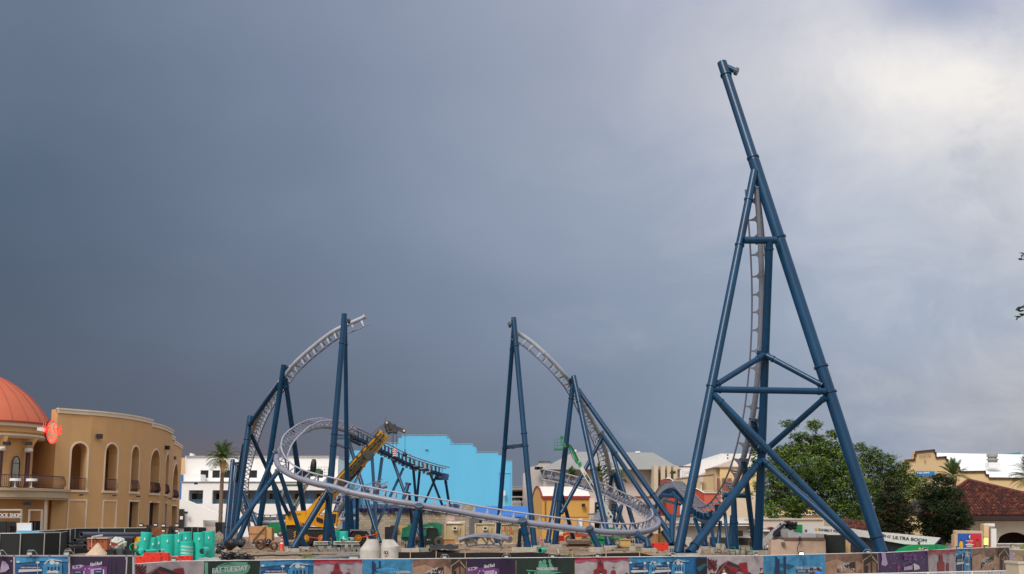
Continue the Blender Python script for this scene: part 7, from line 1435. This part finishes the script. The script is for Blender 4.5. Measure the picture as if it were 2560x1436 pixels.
for x0, x1, bg, fn, lb in PB:
    b = Banner(x0 + .4, x1 - .4, bg, lb)
    if fn: fn(b, x0, x1)
    elif bg == 'blue': gump(b, x0, x0 + 95); gump(b, x0 + 60, x0 + 150); b.poly(rc(x0 + 168, b.top(x0) + 2, x0 + 194, BY), 'black'); b.poly([(x0 + 168, 1420), (x0 + 190, 1408), (x0 + 194, 1412), (x0 + 176, 1430)], 'teal')
# framed poster hoarding on the left
hd = thing('poster_hoarding', 'grey framed poster hoarding at the bottom left corner', 'hoarding', XZ(170, 69, 0)); DH = lambda x: 69.0; TH = lambda x: 1391
mb = MB(); mb.rpx(-30, 1388.5, 337, 1391.5, 69.0, .3)
for x in (0, 37, 79, 125.5, 174.5, 317.5, 334.5): mb.beam(XZ(x, 69.1, .0), W(x, 1389, 69.1), .09, .2, V((0, 1, 0)))
mb.build('frame', mat('frame_grey', (.36, .33, .34), .6), hd)
for x0, x1, bg, lb in ((-30, 36, 'dpurple', 'purple poster with pale flower shape at the far left corner'), (38, 173, 'blue', 'blue shrimp restaurant poster inside the grey frames'), (176, 316, 'dpurple', 'purple Hard Rock poster inside the grey frames'), (319, 334, 'black', 'narrow blank black panel at the end of the hoarding')):
    b = Banner(x0, x1, bg, lb, DH, TH, name='framed_poster')
    if x0 == 38: gump(b, 40, 171)
    elif x0 == 176: hard(b, 178, 314); b.many([rc(185, 1426, 207, 1440), rc(236, 1425, 258, 1440)], 'navy'); b.many([rc(189, 1430, 203, 1431.2), rc(240, 1429, 254, 1430.2)], 'white')
    elif bg == 'dpurple': b.poly([(0, 1432), (6, 1402), (14, 1404), (22, 1414), (24, 1422), (14, 1430)], 'lil'); b.many([b.ell(29, 1403, 1.6, 1.6)], 'white')
# floodlights clipped on the fence top
m_lamp = mat('flood_lens', (.34, .34, .33), .4, var=0)
def flood(x, lit=0):
    y = lerp_t(BT, x) if x > 336 else 1388.5; D = (ban_d(x) if x > 336 else 69) - .1; P = W(x, y, D)
    lb = {3: 'floodlight at the far left corner of the hoarding', 80: 'floodlight above the blue framed poster', 172: 'floodlight at the joint of blue and purple framed posters', 438: 'floodlight over the pale banner before the red barriers', 1112: 'floodlight over the brown brewery banner left of centre', 1266: 'floodlight over the centre purple banner', 1381: 'floodlight over the near black banner', 1493: 'floodlight over the bell tower banner right of centre', 1681: 'floodlight at the left foot of the spike tower', 1888: 'floodlight at the tower column foot', 2001: 'glowing floodlight in front of the ruined wall', 2167: 'floodlight where the tower braces meet the fence', 2311: 'floodlight before the green engine cover', 2392: 'floodlight at the left bottom corner of the basketball poster', 2462: 'floodlight under the lit pylon lamp', 2528: 'floodlight beside the stone urn'}[x]
    t_ = thing('floodlight', lb, 'floodlight', P, 0, 'floodlights clipped along the banner fence'); mb = MB(); mb.hexa([P + V(a) for a in ((-.13, -.35, .05), (.13, -.35, .05), (.10, -.1, .02), (-.10, -.1, .02), (-.11, -.3, .24), (.11, -.3, .24), (.08, -.1, .22), (-.08, -.1, .22))]); mb.build('housing', m_black, t_)
    mb = MB(); mb.ext([P + V(a) for a in ((-.12, -.37, .03), (.12, -.37, .03), (.11, -.34, .14), (-.11, -.34, .14))], V((0, -.02, 0))); mb.build('lens', mat('lit_lens', (1, .93, .82), emit=7, var=0) if lit else m_lamp, t_)
    mb = MB(); mb.tube([P + V((-.3, 0, 0)), P + V((-.16, -.18, .26)), P + V((0, -.2, .26))], .018, 5); mb.tube([P + V((.32, 0, 0)), P + V((.16, -.18, .26)), P + V((0, -.2, .26))], .018, 5); mb.build('bracket', m_galv, t_)
for x in (3, 80, 172, 438, 1112, 1266, 1381, 1493, 1681, 1888, 2001, 2167, 2311, 2392, 2462, 2528): flood(x, x == 2001)
# ------------------------------------------------------------------ white ornamental railing and stone urn
rl = thing('ornamental_railing', 'white ornamental promenade railing at the lower right edge', 'railing', XZ(2300, 89, 0)); R0, R1 = W(2090, 1436.5, 87.2), W(2537, 1426.8, 92.0); nR = (R1 - R0)
MB().beam(R0, R1, .09, .06).build('handrail', m_white, rl); MB().beam(R0 - V((0, 0, .95)), R1 - V((0, 0, .95)), .06, .05).build('bottom_rail', m_white, rl)
mb = MB(); n = 110
for k in range(n):
    p = R0 + nR * (k + .5) / n; s = 1 if k % 2 else -1; mb.tube([p - V((.05 * s, 0, .95)), p + V((.07 * s, 0, -.7)), p - V((.07 * s, 0, .45)), p + V((.08 * s, 0, -.22)), p - V((.04 * s, 0, .02))], .016, 4, False)
    mb.tube([p + V((.08 * s, .02, -.05)), p + V((-.1 * s, .02, -.2)), p + V((.02, .02, -.33))], .014, 4, False)
mb.build('scroll_infill', m_white, rl)
for t in (0, .25, .5, .75, 1): p = R0 + nR * t; MB().beam(V((p.x, p.y, 0)), p + V((0, 0, .04)), .08, .08, V((0, 1, 0))).build('post', m_white, rl)
ur = thing('stone_urn', 'cream stone urn planter with spiky grass at the right edge', 'planter', XZ(2572, 82, 0)); c = W(2572, 1402, 82); k = 82 / F; z0 = c.z
MB().lathe(V((c.x, c.y, z0)), [(14 * k, 0), (12 * k, 4 * k), (13 * k, 9 * k), (26 * k, 14 * k), (38 * k, 20 * k), (43 * k, 24 * k), (44 * k, 27 * k), (41 * k, 28 * k)], 32).build('bowl', mat('urn_stone', (.46, .42, .33), .85, var=.12), ur, True)
mb = MB(); mb.box((c.x, c.y, z0 / 2 - .1), (84 * k, 84 * k, z0 - .05)); mb.build('pedestal', mat('urn_pedestal', (.56, .47, .35), .85, var=.06), ur); mb = MB(); mb.box((c.x, c.y, z0 - .1), (88 * k, 88 * k, .14)); mb.build('cap', mat('urn_pedestal', (.56, .47, .35)), ur)
random.seed(6); mb = MB()
for i in range(130):
    a = random.uniform(0, 6.28); r = random.uniform(0, 34 * k); p = V((c.x + r * math.cos(a), c.y + r * math.sin(a), z0 + 27 * k)); d = V((math.cos(a) * random.uniform(.1, .6), math.sin(a) * .4, random.uniform(.4, 1))).normalized() * random.uniform(.15, .55); w = V((-d.y, d.x, 0)).normalized() * .02 if abs(d.x) + abs(d.y) > .01 else V((.02, 0, 0)); mb.k = i % 2
    mb.face([p - w, p + w, p + d * .6 + w * .7, p + d]); 
mb.build('grass', [mat('spiky_grass', (.12, .20, .05), .7), mat('spiky_grass_yellow', (.35, .32, .08), .7)], ur)
# ------------------------------------------------------------------ people
m_sk1 = mat('skin_light', (.45, .25, .17), .6, var=.05); m_sk2 = mat('skin_brown', (.20, .10, .06), .6, var=.05); m_hr = mat('hair_black', (.012, .009, .008), .6, var=.2); m_hb = mat('hair_brown', (.07, .03, .015), .6, var=.2)
def skin_obj(name, nodes, edges, m, par, sub=1):
    me = bpy.data.meshes.new(name); me.from_pydata([n_[0] for n_ in nodes], edges, []); me.materials.append(m); o = bpy.data.objects.new(name, me); COL.objects.link(o); o.parent = par
    sk = o.modifiers.new('skin', 'SKIN'); sk.use_smooth_shade = True
    for v, n_ in zip(me.skin_vertices[0].data, nodes): r = n_[1]; v.radius = (r, r) if not hasattr(r, '__len__') else r
    me.skin_vertices[0].data[0].use_root = True
    sb_ = o.modifiers.new('sub', 'SUBSURF'); sb_.levels = sb_.render_levels = sub; return o
def person(x, ytop, label, skin, hair, shirt, legs, face=0, H=1.74, long=0, cap=None, lean=0, bag=None):
    D = 80.0
    for _ in range(30): D = (CZ - H) * F / (ytop - 1300) * 1.0; break
    D = min(D, ban_d(x) - 1.2); P = XZ(x, D, 0); s = H / 1.74; t_ = thing('person', label, 'person', P, math.radians(face), 'people on the promenade')
    J = lambda a: tuple(c * s for c in a)
    nodes = [(J((0, 0, .95)), .13), (J((0, 0, 1.15)), .12), (J((0, -.01 - lean, 1.38)), .14), (J((0, -lean * 1.2, 1.48)), .062), (J((0, -.02 - lean * 1.3, 1.56)), .075), (J((0, -.03 - lean * 1.3, 1.66)), .092), (J((0, -.02 - lean * 1.3, 1.72)), .06)]
    edges = [(0, 1), (1, 2), (2, 3), (3, 4), (4, 5), (5, 6)]
    for sg in (-1, 1):
        b = len(nodes); nodes += [(J((.17 * sg, -lean, 1.42)), .062), (J((.23 * sg, .02 - lean, 1.16)), .045), (J((.24 * sg, -.06 - lean, .92)), .033), (J((.24 * sg, -.10 - lean, .83)), .032)]; edges += [(2, b), (b, b + 1), (b + 1, b + 2), (b + 2, b + 3)]
        for f in range(5):
            fb = len(nodes); dx = (-.03 + .015 * f); L_ = (.05, .075, .085, .08, .06)[f]; nodes += [(J((.24 * sg + (0 if f else -.02 * sg), -.10 + dx - lean, .80)), .010), (J((.235 * sg - (.03 * sg if f == 0 else 0), -.12 + dx * 1.3 - lean, .80 - L_)), .008)]; edges += [(b + 3, fb), (fb, fb + 1)]
        b = len(nodes); nodes += [(J((.10 * sg, 0, .86)), .085), (J((.11 * sg, -.02 * sg, .48)), .058), (J((.115 * sg, .03 * sg, .09)), .042), (J((.12 * sg, -.10, .04)), .035)]; edges += [(0, b), (b, b + 1), (b + 1, b + 2), (b + 2, b + 3)]
    skin_obj('body', nodes, edges, skin, t_)
    skin_obj('shirt', [(J((0, 0, .93)), .155), (J((0, 0, 1.15)), .15), (J((0, -.01 - lean, 1.36)), .17), (J((0, -lean * 1.2, 1.455)), .085), (J((-.17, -lean, 1.42)), .085), (J((-.225, .02 - lean, 1.2)), .068), (J((.17, -lean, 1.42)), .085), (J((.225, .02 - lean, 1.2)), .068)], [(0, 1), (1, 2), (2, 3), (2, 4), (4, 5), (2, 6), (6, 7)], shirt, t_)
    skin_obj('trousers', [(J((0, 0, .93)), .15), (J((.10, 0, .84)), .105), (J((.11, -.02, .48)), .078), (J((.115, .03, .12)), .06), (J((-.10, 0, .84)), .105), (J((-.11, .02, .48)), .078), (J((-.115, -.03, .12)), .06)], [(0, 1), (1, 2), (2, 3), (0, 4), (4, 5), (5, 6)], legs, t_)
    hc = V((0, -.0 - lean * 1.3, 1.665)) * s; mb = MB(); n = 14; rows = 8
    for j in range(rows + 1):
        th = math.pi * (.0 + .62 * j / rows)
        for i in range(n):
            a = 2 * math.pi * i / n; back = max(0, math.sin(a)); tt_ = th * (1 + .35 * back * (1 + long)) * (.72 if math.sin(a) < -.3 else 1); mb.v.append(tuple(hc + V((math.cos(a) * math.sin(tt_) * .088, math.sin(a) * math.sin(tt_) * .105, math.cos(tt_) * .11)) * s))
    for j in range(rows):
        for i in range(n): l = (i + 1) % n; mb.f.append((j * n + i, j * n + l, (j + 1) * n + l, (j + 1) * n + i)); mb.m.append(0)
    mb.build('hair', hair, t_, True, world=False)
    mb = MB()
    for sg in (-1, 1): mb.box(hc + V((.03 * sg, -.112, -.02)) * s, (.022, .012, .012))
    mb.box(hc + V((0, -.12, -.055)) * s, (.022, .03, .035)); mb.build('face', skin, t_, world=False); mb = MB(); mb.box(hc + V((0, -.108, -.095)) * s, (.045, .01, .01)); mb.build('mouth', mat('lips', (.25, .08, .07)), t_, world=False)
    if cap: mb = MB(); mb.lathe(hc + V((0, 0, .03)), [(.105, -.02), (.11, .02), (.09, .07), (.03, .10)], 14); mb.box(hc + V((0, -.14, .02)), (.13, .1, .015)); mb.build('cap', cap, t_, True, world=False)
    if bag: mb = MB(); mb.box(V((0, .2, 1.22)) * s, (.28, .16, .4)); mb.build('backpack', bag, t_, world=False)
sh_w = mat('shirt_white', (.72, .70, .66), .8, var=.05); sh_k = mat('shirt_black', (.015, .015, .018), .8); sh_b = mat('shirt_blue', (.02, .16, .55), .8); sh_g = mat('shirt_slate', (.06, .10, .15), .8); sh_m = mat('shirt_maroon', (.045, .012, .02), .8); lg_j = mat('jeans', (.04, .06, .12), .8); lg_k = mat('dark_trousers', (.02, .02, .025), .8)
person(1503, 1421.5, 'person in a white shirt seen from behind before a bell tower banner', m_sk1, m_hr, sh_w, lg_j, 170, 1.72, 0, bag=m_black)
person(1568, 1428, 'person with dark hair in a navy top, left of a brown haired one', m_sk2, m_hr, mat('shirt_navy', (.015, .02, .07), .8), lg_k, 100, 1.62)
person(1580, 1426.5, 'person with long brown hair near the edge of two banners', m_sk1, m_hb, sh_m, lg_j, 200, 1.64, .6)
person(1783, 1417.5, 'person with dark hair and black top at the left of a walking trio', m_sk1, m_hr, sh_k, lg_k, -60, 1.72, .5)
person(1813, 1417.5, 'person in a bright white t-shirt in the middle of the trio', m_sk1, m_hb, sh_w, lg_j, -70, 1.78)
person(1851, 1416.5, 'person in a slate blue hooded top at the right of the trio', m_sk2, m_hr, sh_g, lg_k, 150, 1.76)
person(1906, 1416.5, 'person in a black shirt looking right beside the blue banner edge', m_sk1, m_hr, sh_k, lg_k, 50, 1.80)
person(2032, 1416, 'person in a black cap and maroon shirt', m_sk2, m_hr, sh_m, lg_k, 60, 1.76, cap=m_black)
person(2049, 1414.5, 'person in a bright blue shirt', m_sk2, m_hr, sh_b, lg_j, 160, 1.80)
# ------------------------------------------------------------------ vegetation
def gm(n, c): return mat(n, c, .7, var=.25, scale=.8, spec=.2)
LV = dict(oak=[gm('oak_leaf_dark', (.026, .060, .010)), gm('oak_leaf', (.085, .15, .022)), gm('oak_leaf_light', (.20, .27, .05))], elm=[gm('elm_leaf_dark', (.035, .075, .015)), gm('elm_leaf', (.10, .155, .03)), gm('elm_leaf_light', (.19, .24, .055))],
          mag=[gm('magnolia_dark', (.012, .030, .009)), gm('magnolia_mid', (.022, .045, .012)), gm('magnolia_rust', (.085, .028, .012))])
m_bark = mat('bark_grey', (.16, .13, .10), .95, var=.3, scale=4); m_barkd = mat('bark_dark', (.06, .045, .035), .95, var=.3, scale=4)
def tree(name, label, xt, D, lobes, kind, leaf=.28, dens=1., trunk=.35, th=3.2, w=(5, 4, 2), bark=None, seed=1, spread=.9, rmin=.25, bw=1., wood_extra=()):
    random.seed(seed); base = XZ(xt, D, 1.9); root = thing(name, label, 'tree', base); mb = MB(); wd_ = MB(); fork = base + V((0, 0, th)); wd_.tube([base, base + V((.05, 0, th * .5)), fork], [trunk, trunk * .8, trunk * .7], 10)
    for (x, y, rx, ry) in lobes:
        c = W(x, y, D + random.uniform(-spread, spread) * 2); k = D / F; R = V((rx * k, max(rx, ry) * k * .85, ry * k)); m = fork.lerp(c, .5) + V((random.uniform(-.4, .4), random.uniform(-.4, .4), .4))
        wd_.tube([fork - V((0, 0, .3)), m, c - V((0, 0, R.z * .3))], [trunk * .42 * bw, trunk * .26 * bw, trunk * .1 * bw], 7)
        for _ in range(4): e = c + V((random.uniform(-.8, .8) * R.x, random.uniform(-.8, .8) * R.y, random.uniform(-.5, .8) * R.z)); wd_.tube([c - V((0, 0, R.z * .3)), c.lerp(e, .5) + V((0, 0, .1)), e], [trunk * .1, trunk * .06, .01], 5)
        vol = R.x * R.z; ncl = int(max(14, vol * 24 * dens))
        for _ in range(ncl):
            while 1:
                d = V((random.uniform(-1, 1), random.uniform(-1, 1), random.uniform(-1, 1)))
                if rmin < d.length < 1: break
            d *= (1 + .25 * mn.noise(d * 2 + c)); p = c + V((d.x * R.x, d.y * R.y, d.z * R.z)); cr_ = random.uniform(.35, .8) * leaf * 2.2; kk = random.choices((0, 1, 2), w)[0]
            for _ in range(random.randint(9, 15)):
                q = p + V((random.gauss(0, 1), random.gauss(0, 1), random.gauss(0, .6))) * cr_ * .55; a = V((random.uniform(-1, 1), random.uniform(-1, 1), random.uniform(-.5, .5))).normalized() * leaf * random.uniform(.35, .7); b = a.cross(V((random.uniform(-1, 1), random.uniform(-1, 1), random.uniform(-1, 1)))).normalized() * leaf * random.uniform(.18, .3)
                mb.k = kk if random.random() < .75 else random.choices((0, 1, 2), w)[0]; mb.face([q - a, q + b, q + a, q - b])
    for pts, r in wood_extra: wd_.tube(pts, r, 6)
    wd_.build('trunk', bark or m_bark, root, True); mb.build('crown', LV[kind], root); return root
tree('oak_tree', 'large green oak spreading behind the right legs of the spike tower', 2000, 148, [(1975, 1062, 22, 11), (2036, 1064, 20, 15), (2082, 1086, 18, 12), (2000, 1092, 24, 12), (2040, 1098, 26, 14), (2010, 1122, 58, 22), (1958, 1142, 40, 26), (2070, 1124, 50, 24), (2000, 1165, 75, 34), (2095, 1160, 62, 34), (1945, 1190, 42, 34), (2040, 1205, 70, 38), (2115, 1212, 62, 40), (1935, 1240, 38, 32), (1990, 1252, 55, 30), (2065, 1262, 60, 30), (2120, 1270, 50, 26), (1928, 1276, 26, 18), (1936, 1296, 16, 9), (1985, 1280, 30, 14), (1888, 1158, 12, 16), (1876, 1180, 12, 14), (1868, 1236, 16, 8), (1893, 1215, 10, 16), (1884, 1132, 8, 10)], 'oak', .23, 4.4, th=4.6, seed=4, bw=.5, rmin=0.05, w=(4, 5, 2.6))
tw = [([W(2215 + dx, 1160, 160), W(2222 + dx * 1.5, 1145, 160), W(2228 + dx * 2.5, 1128 + abs(dx), 160)], [.08, .04, .015]) for dx in (-8, -3, 2, 7, 12)]
tree('elm_tree', 'paler thin topped tree between the big oak and the soundstage', 2205, 158, [(2150, 1118, 22, 12), (2172, 1132, 30, 16), (2206, 1150, 34, 18), (2170, 1165, 40, 26), (2232, 1178, 40, 24), (2200, 1205, 52, 30), (2264, 1166, 16, 14), (2256, 1200, 44, 24), (2290, 1215, 34, 26), (2230, 1240, 52, 30), (2290, 1250, 34, 26), (2170, 1240, 40, 34), (2160, 1285, 40, 26), (2120, 1300, 30, 18), (2150, 1310, 40, 18), (2200, 1290, 40, 30), (2290, 1275, 20, 14)], 'elm', .21, 3.8, bw=.5, rmin=.05, seed=9, wood_extra=tw)
tree('magnolia_tree', 'dark rust tipped magnolia just right of the tower leg', 2232, 120, [(2222, 1206, 15, 10), (2232, 1224, 28, 15), (2226, 1250, 42, 22), (2240, 1280, 50, 26), (2212, 1300, 42, 28), (2252, 1318, 44, 26), (2190, 1326, 30, 20)], 'mag', .19, 7, .22, 1.6, (6, 4, 2), m_barkd, 12, rmin=0, bw=.4)
tree('magnolia_tree', 'dark round magnolia in front of the tiled roof', 2358, 120.5, [(2346, 1194, 18, 9), (2362, 1204, 28, 12), (2342, 1224, 40, 18), (2372, 1238, 38, 22), (2340, 1258, 48, 26), (2378, 1278, 48, 28), (2336, 1298, 46, 26), (2376, 1312, 46, 24), (2318, 1322, 26, 16), (2352, 1334, 44, 16), (2352, 1348, 36, 12), (2412, 1300, 20, 22)], 'mag', .19, 7, .22, 1.6, (6, 5, 1.2), m_barkd, 15, rmin=0, bw=.4)
m_pf = [gm('palm_frond', (.055, .105, .03)), gm('palm_frond_light', (.14, .17, .05)), gm('palm_frond_dry', (.28, .16, .05))]; m_pt = mat('palm_trunk', (.20, .14, .10), .95, var=.35, scale=6)
def palm(label, x, y, D, r, yb=None, seed=1, n=46, dry=0, tr=.2, up=.35, droop=1.0):
    random.seed(seed); c = W(x, y, D); base = V((c.x, D, 1.9)) if yb is None else W(x, yb, D); root = thing('palm_tree', label, 'palm tree', base); R = wr(2 * r, c); tb = MB(); k = 26; pts = [base.lerp(c, i / k) for i in range(k + 1)]
    tb.tube(pts, [tr * (1.15 - .15 * i / k) * (1.08 if i % 2 else .95) + (tr * .7 if i > k - 3 else 0) for i in range(k + 1)], 10); tb.build('trunk', m_pt, root, True); mb = MB()
    for i in range(n):
        az = random.uniform(0, 2 * math.pi); el_ = random.uniform(-.35, 1.35) + up * .2; L_ = R * random.uniform(.85, 1.1); d = V((math.cos(az) * math.cos(el_), math.sin(az) * math.cos(el_), math.sin(el_))); m = 10; p = c.copy(); prev = None; mb.k = 2 if (el_ < -.1 and random.random() < .5 + dry) else random.choice((0, 0, 1)); side = d.cross(V((0, 0, 1))).normalized()
        for j in range(m + 1):
            t = j / m; dd = (d - V((0, 0, droop * 1.1 * t * t * (.4 + math.cos(el_) * .8)))).normalized(); 
            if j: p = p + dd * L_ / m
            if t > .12:
                wl = L_ * .20 * math.sin(math.pi * min(1, t * .92)) + .05
                for sg in (-1, 1):
                    for q_ in range(2):
                        s0 = p - dd * (q_ * L_ / m / 2); tip = s0 + side * sg * wl + dd * wl * .7 - V((0, 0, wl * .25)); mb.face([s0, s0 + dd * .07, tip, tip - dd * .03])
            if prev is not None: mb.face([prev - side * .03, p - side * .025, p + side * .025, prev + side * .03])
            prev = p.copy()
    mb.build('fronds', m_pf, root); return root
palm('tall date palm before the white office building', 557, 1150, 185, 50, None, 3, 64, .2, .26, .35, 1.2)
palm('small palm before the hip roofed hall, left of the white boom', 1430, 1190, 222, 24, None, 5, 40, 0, .2); palm('palm partly behind the grey track of the right arch', 1502, 1182, 224, 25, None, 6, 40, .1, .2)
palm('thin palm just right of the grey track, behind the tower legs', 1519, 1178, 230, 24, None, 7, 40, .1, .2); palm('low palm peeking right of the dark tower legs', 1549, 1196, 228, 24, None, 8, 36, .1, .2)
palm('feathery palm between the magnolia and the soundstage gable', 2384, 1190, 170, 44, None, 9, 44, 0, .25, 1.2, .7); palm('palm cut off by the right frame edge', 2580, 1196, 160, 60, None, 10, 60, 0, .25, .6, .8)
tree('shrub', 'tiny bush on a ledge beside the pier windows', 1684, 250, [(1684, 1182, 6, 3)], 'oak', .3, 6, .04, .3, seed=3)
# near tree whose twigs enter at the right edge
nt_ = thing('overhanging_tree', 'near tree whose dark twigs poke in at the right frame edge', 'tree', V((6.2, 11, 0))); random.seed(17); wd_ = MB(); T0 = V((6.2, 11, 0)); wd_.tube([T0, T0 + V((.05, 0, 2.5)), T0 + V((-.05, 0, 5)), T0 + V((.1, 0, 8))], [.14, .12, .09, .04], 10); mb = MB()
def twig(a, b, n, seed):
    random.seed(seed); m = a.lerp(b, .5) + V((0, 0, .12)); wd_.tube([a, m, b], [.03, .014, .004], 6)
    for i in range(n):
        t = i / n; p = m.lerp(b, t) if t > .2 else a.lerp(m, .6 + t); d = ((b - m).normalized() + V((random.uniform(-1, 1), random.uniform(-.6, .6), random.uniform(-.9, .9))) * .8).normalized(); L_ = random.uniform(.035, .055); w = d.cross(V((random.uniform(-1, 1), random.uniform(-1, 1), random.uniform(-1, 1)))).normalized() * L_ * .22; mb.k = random.choice((0, 1)); mb.face([p, p + d * L_ * .5 + w, p + d * L_, p + d * L_ * .5 - w])
for (y0, x1, y1, n, sd) in ((600, 2552, 640, 40, 1), (655, 2553, 650, 30, 2), (720, 2543, 772, 60, 3), (760, 2542, 795, 60, 4), (790, 2548, 780, 50, 5), (560, 2575, 600, 60, 6), (840, 2570, 830, 60, 7), (500, 2600, 480, 60, 8)): a = W(2860, y0 - 20, 11); twig(a, W(x1, y1, 11), n, sd)
for i in range(900):
    p = T0 + V((random.gauss(.2, .7), random.gauss(.2, .8), random.uniform(4.8, 9))); 
    if proj(p)[0] < 2600: continue
    d = V((random.uniform(-1, 1), random.uniform(-1, 1), random.uniform(-1, 1))).normalized(); w = d.cross(V((.3, .5, .8))).normalized() * .012; mb.face([p, p + d * .025 + w, p + d * .055, p + d * .025 - w])
wd_.build('trunk', m_barkd, nt_, True); mb.build('crown', LV['mag'][:2] if 0 else [LV['oak'][0], LV['mag'][0]], nt_)
# grass tufts on the dirt
random.seed(77); mb = MB()
for (x, y, r, n) in ((773, 1377, 14, 260), (185, 1383, 18, 300), (200, 1380, 14, 200), (1130, 1377, 22, 180), (1150, 1380, 14, 120), (1430, 1381, 16, 160), (1360, 1362, 8, 100), (1590, 1377, 12, 150), (1700, 1376, 8, 90), (850, 1377, 8, 60), (2040, 1386, 10, 90)):
    D = ban_d(x) + 16 if x > 300 else 84
    for _ in range(n):
        p = XZ(x + random.gauss(0, r * .6), D + random.gauss(0, 1.2), 0); p.z = gz(p.x, p.y - ban_y(p.x)); d = V((random.uniform(-.12, .12), random.uniform(-.12, .12), random.uniform(.12, .38))); mb.k = random.choice((0, 1)); mb.face([p - V((.02, 0, 0)), p + V((.02, 0, 0)), p + d])
tag(mb.build('grass', [gm('weed_green', (.09, .14, .03)), gm('weed_dry', (.25, .22, .08))]), kind='stuff')
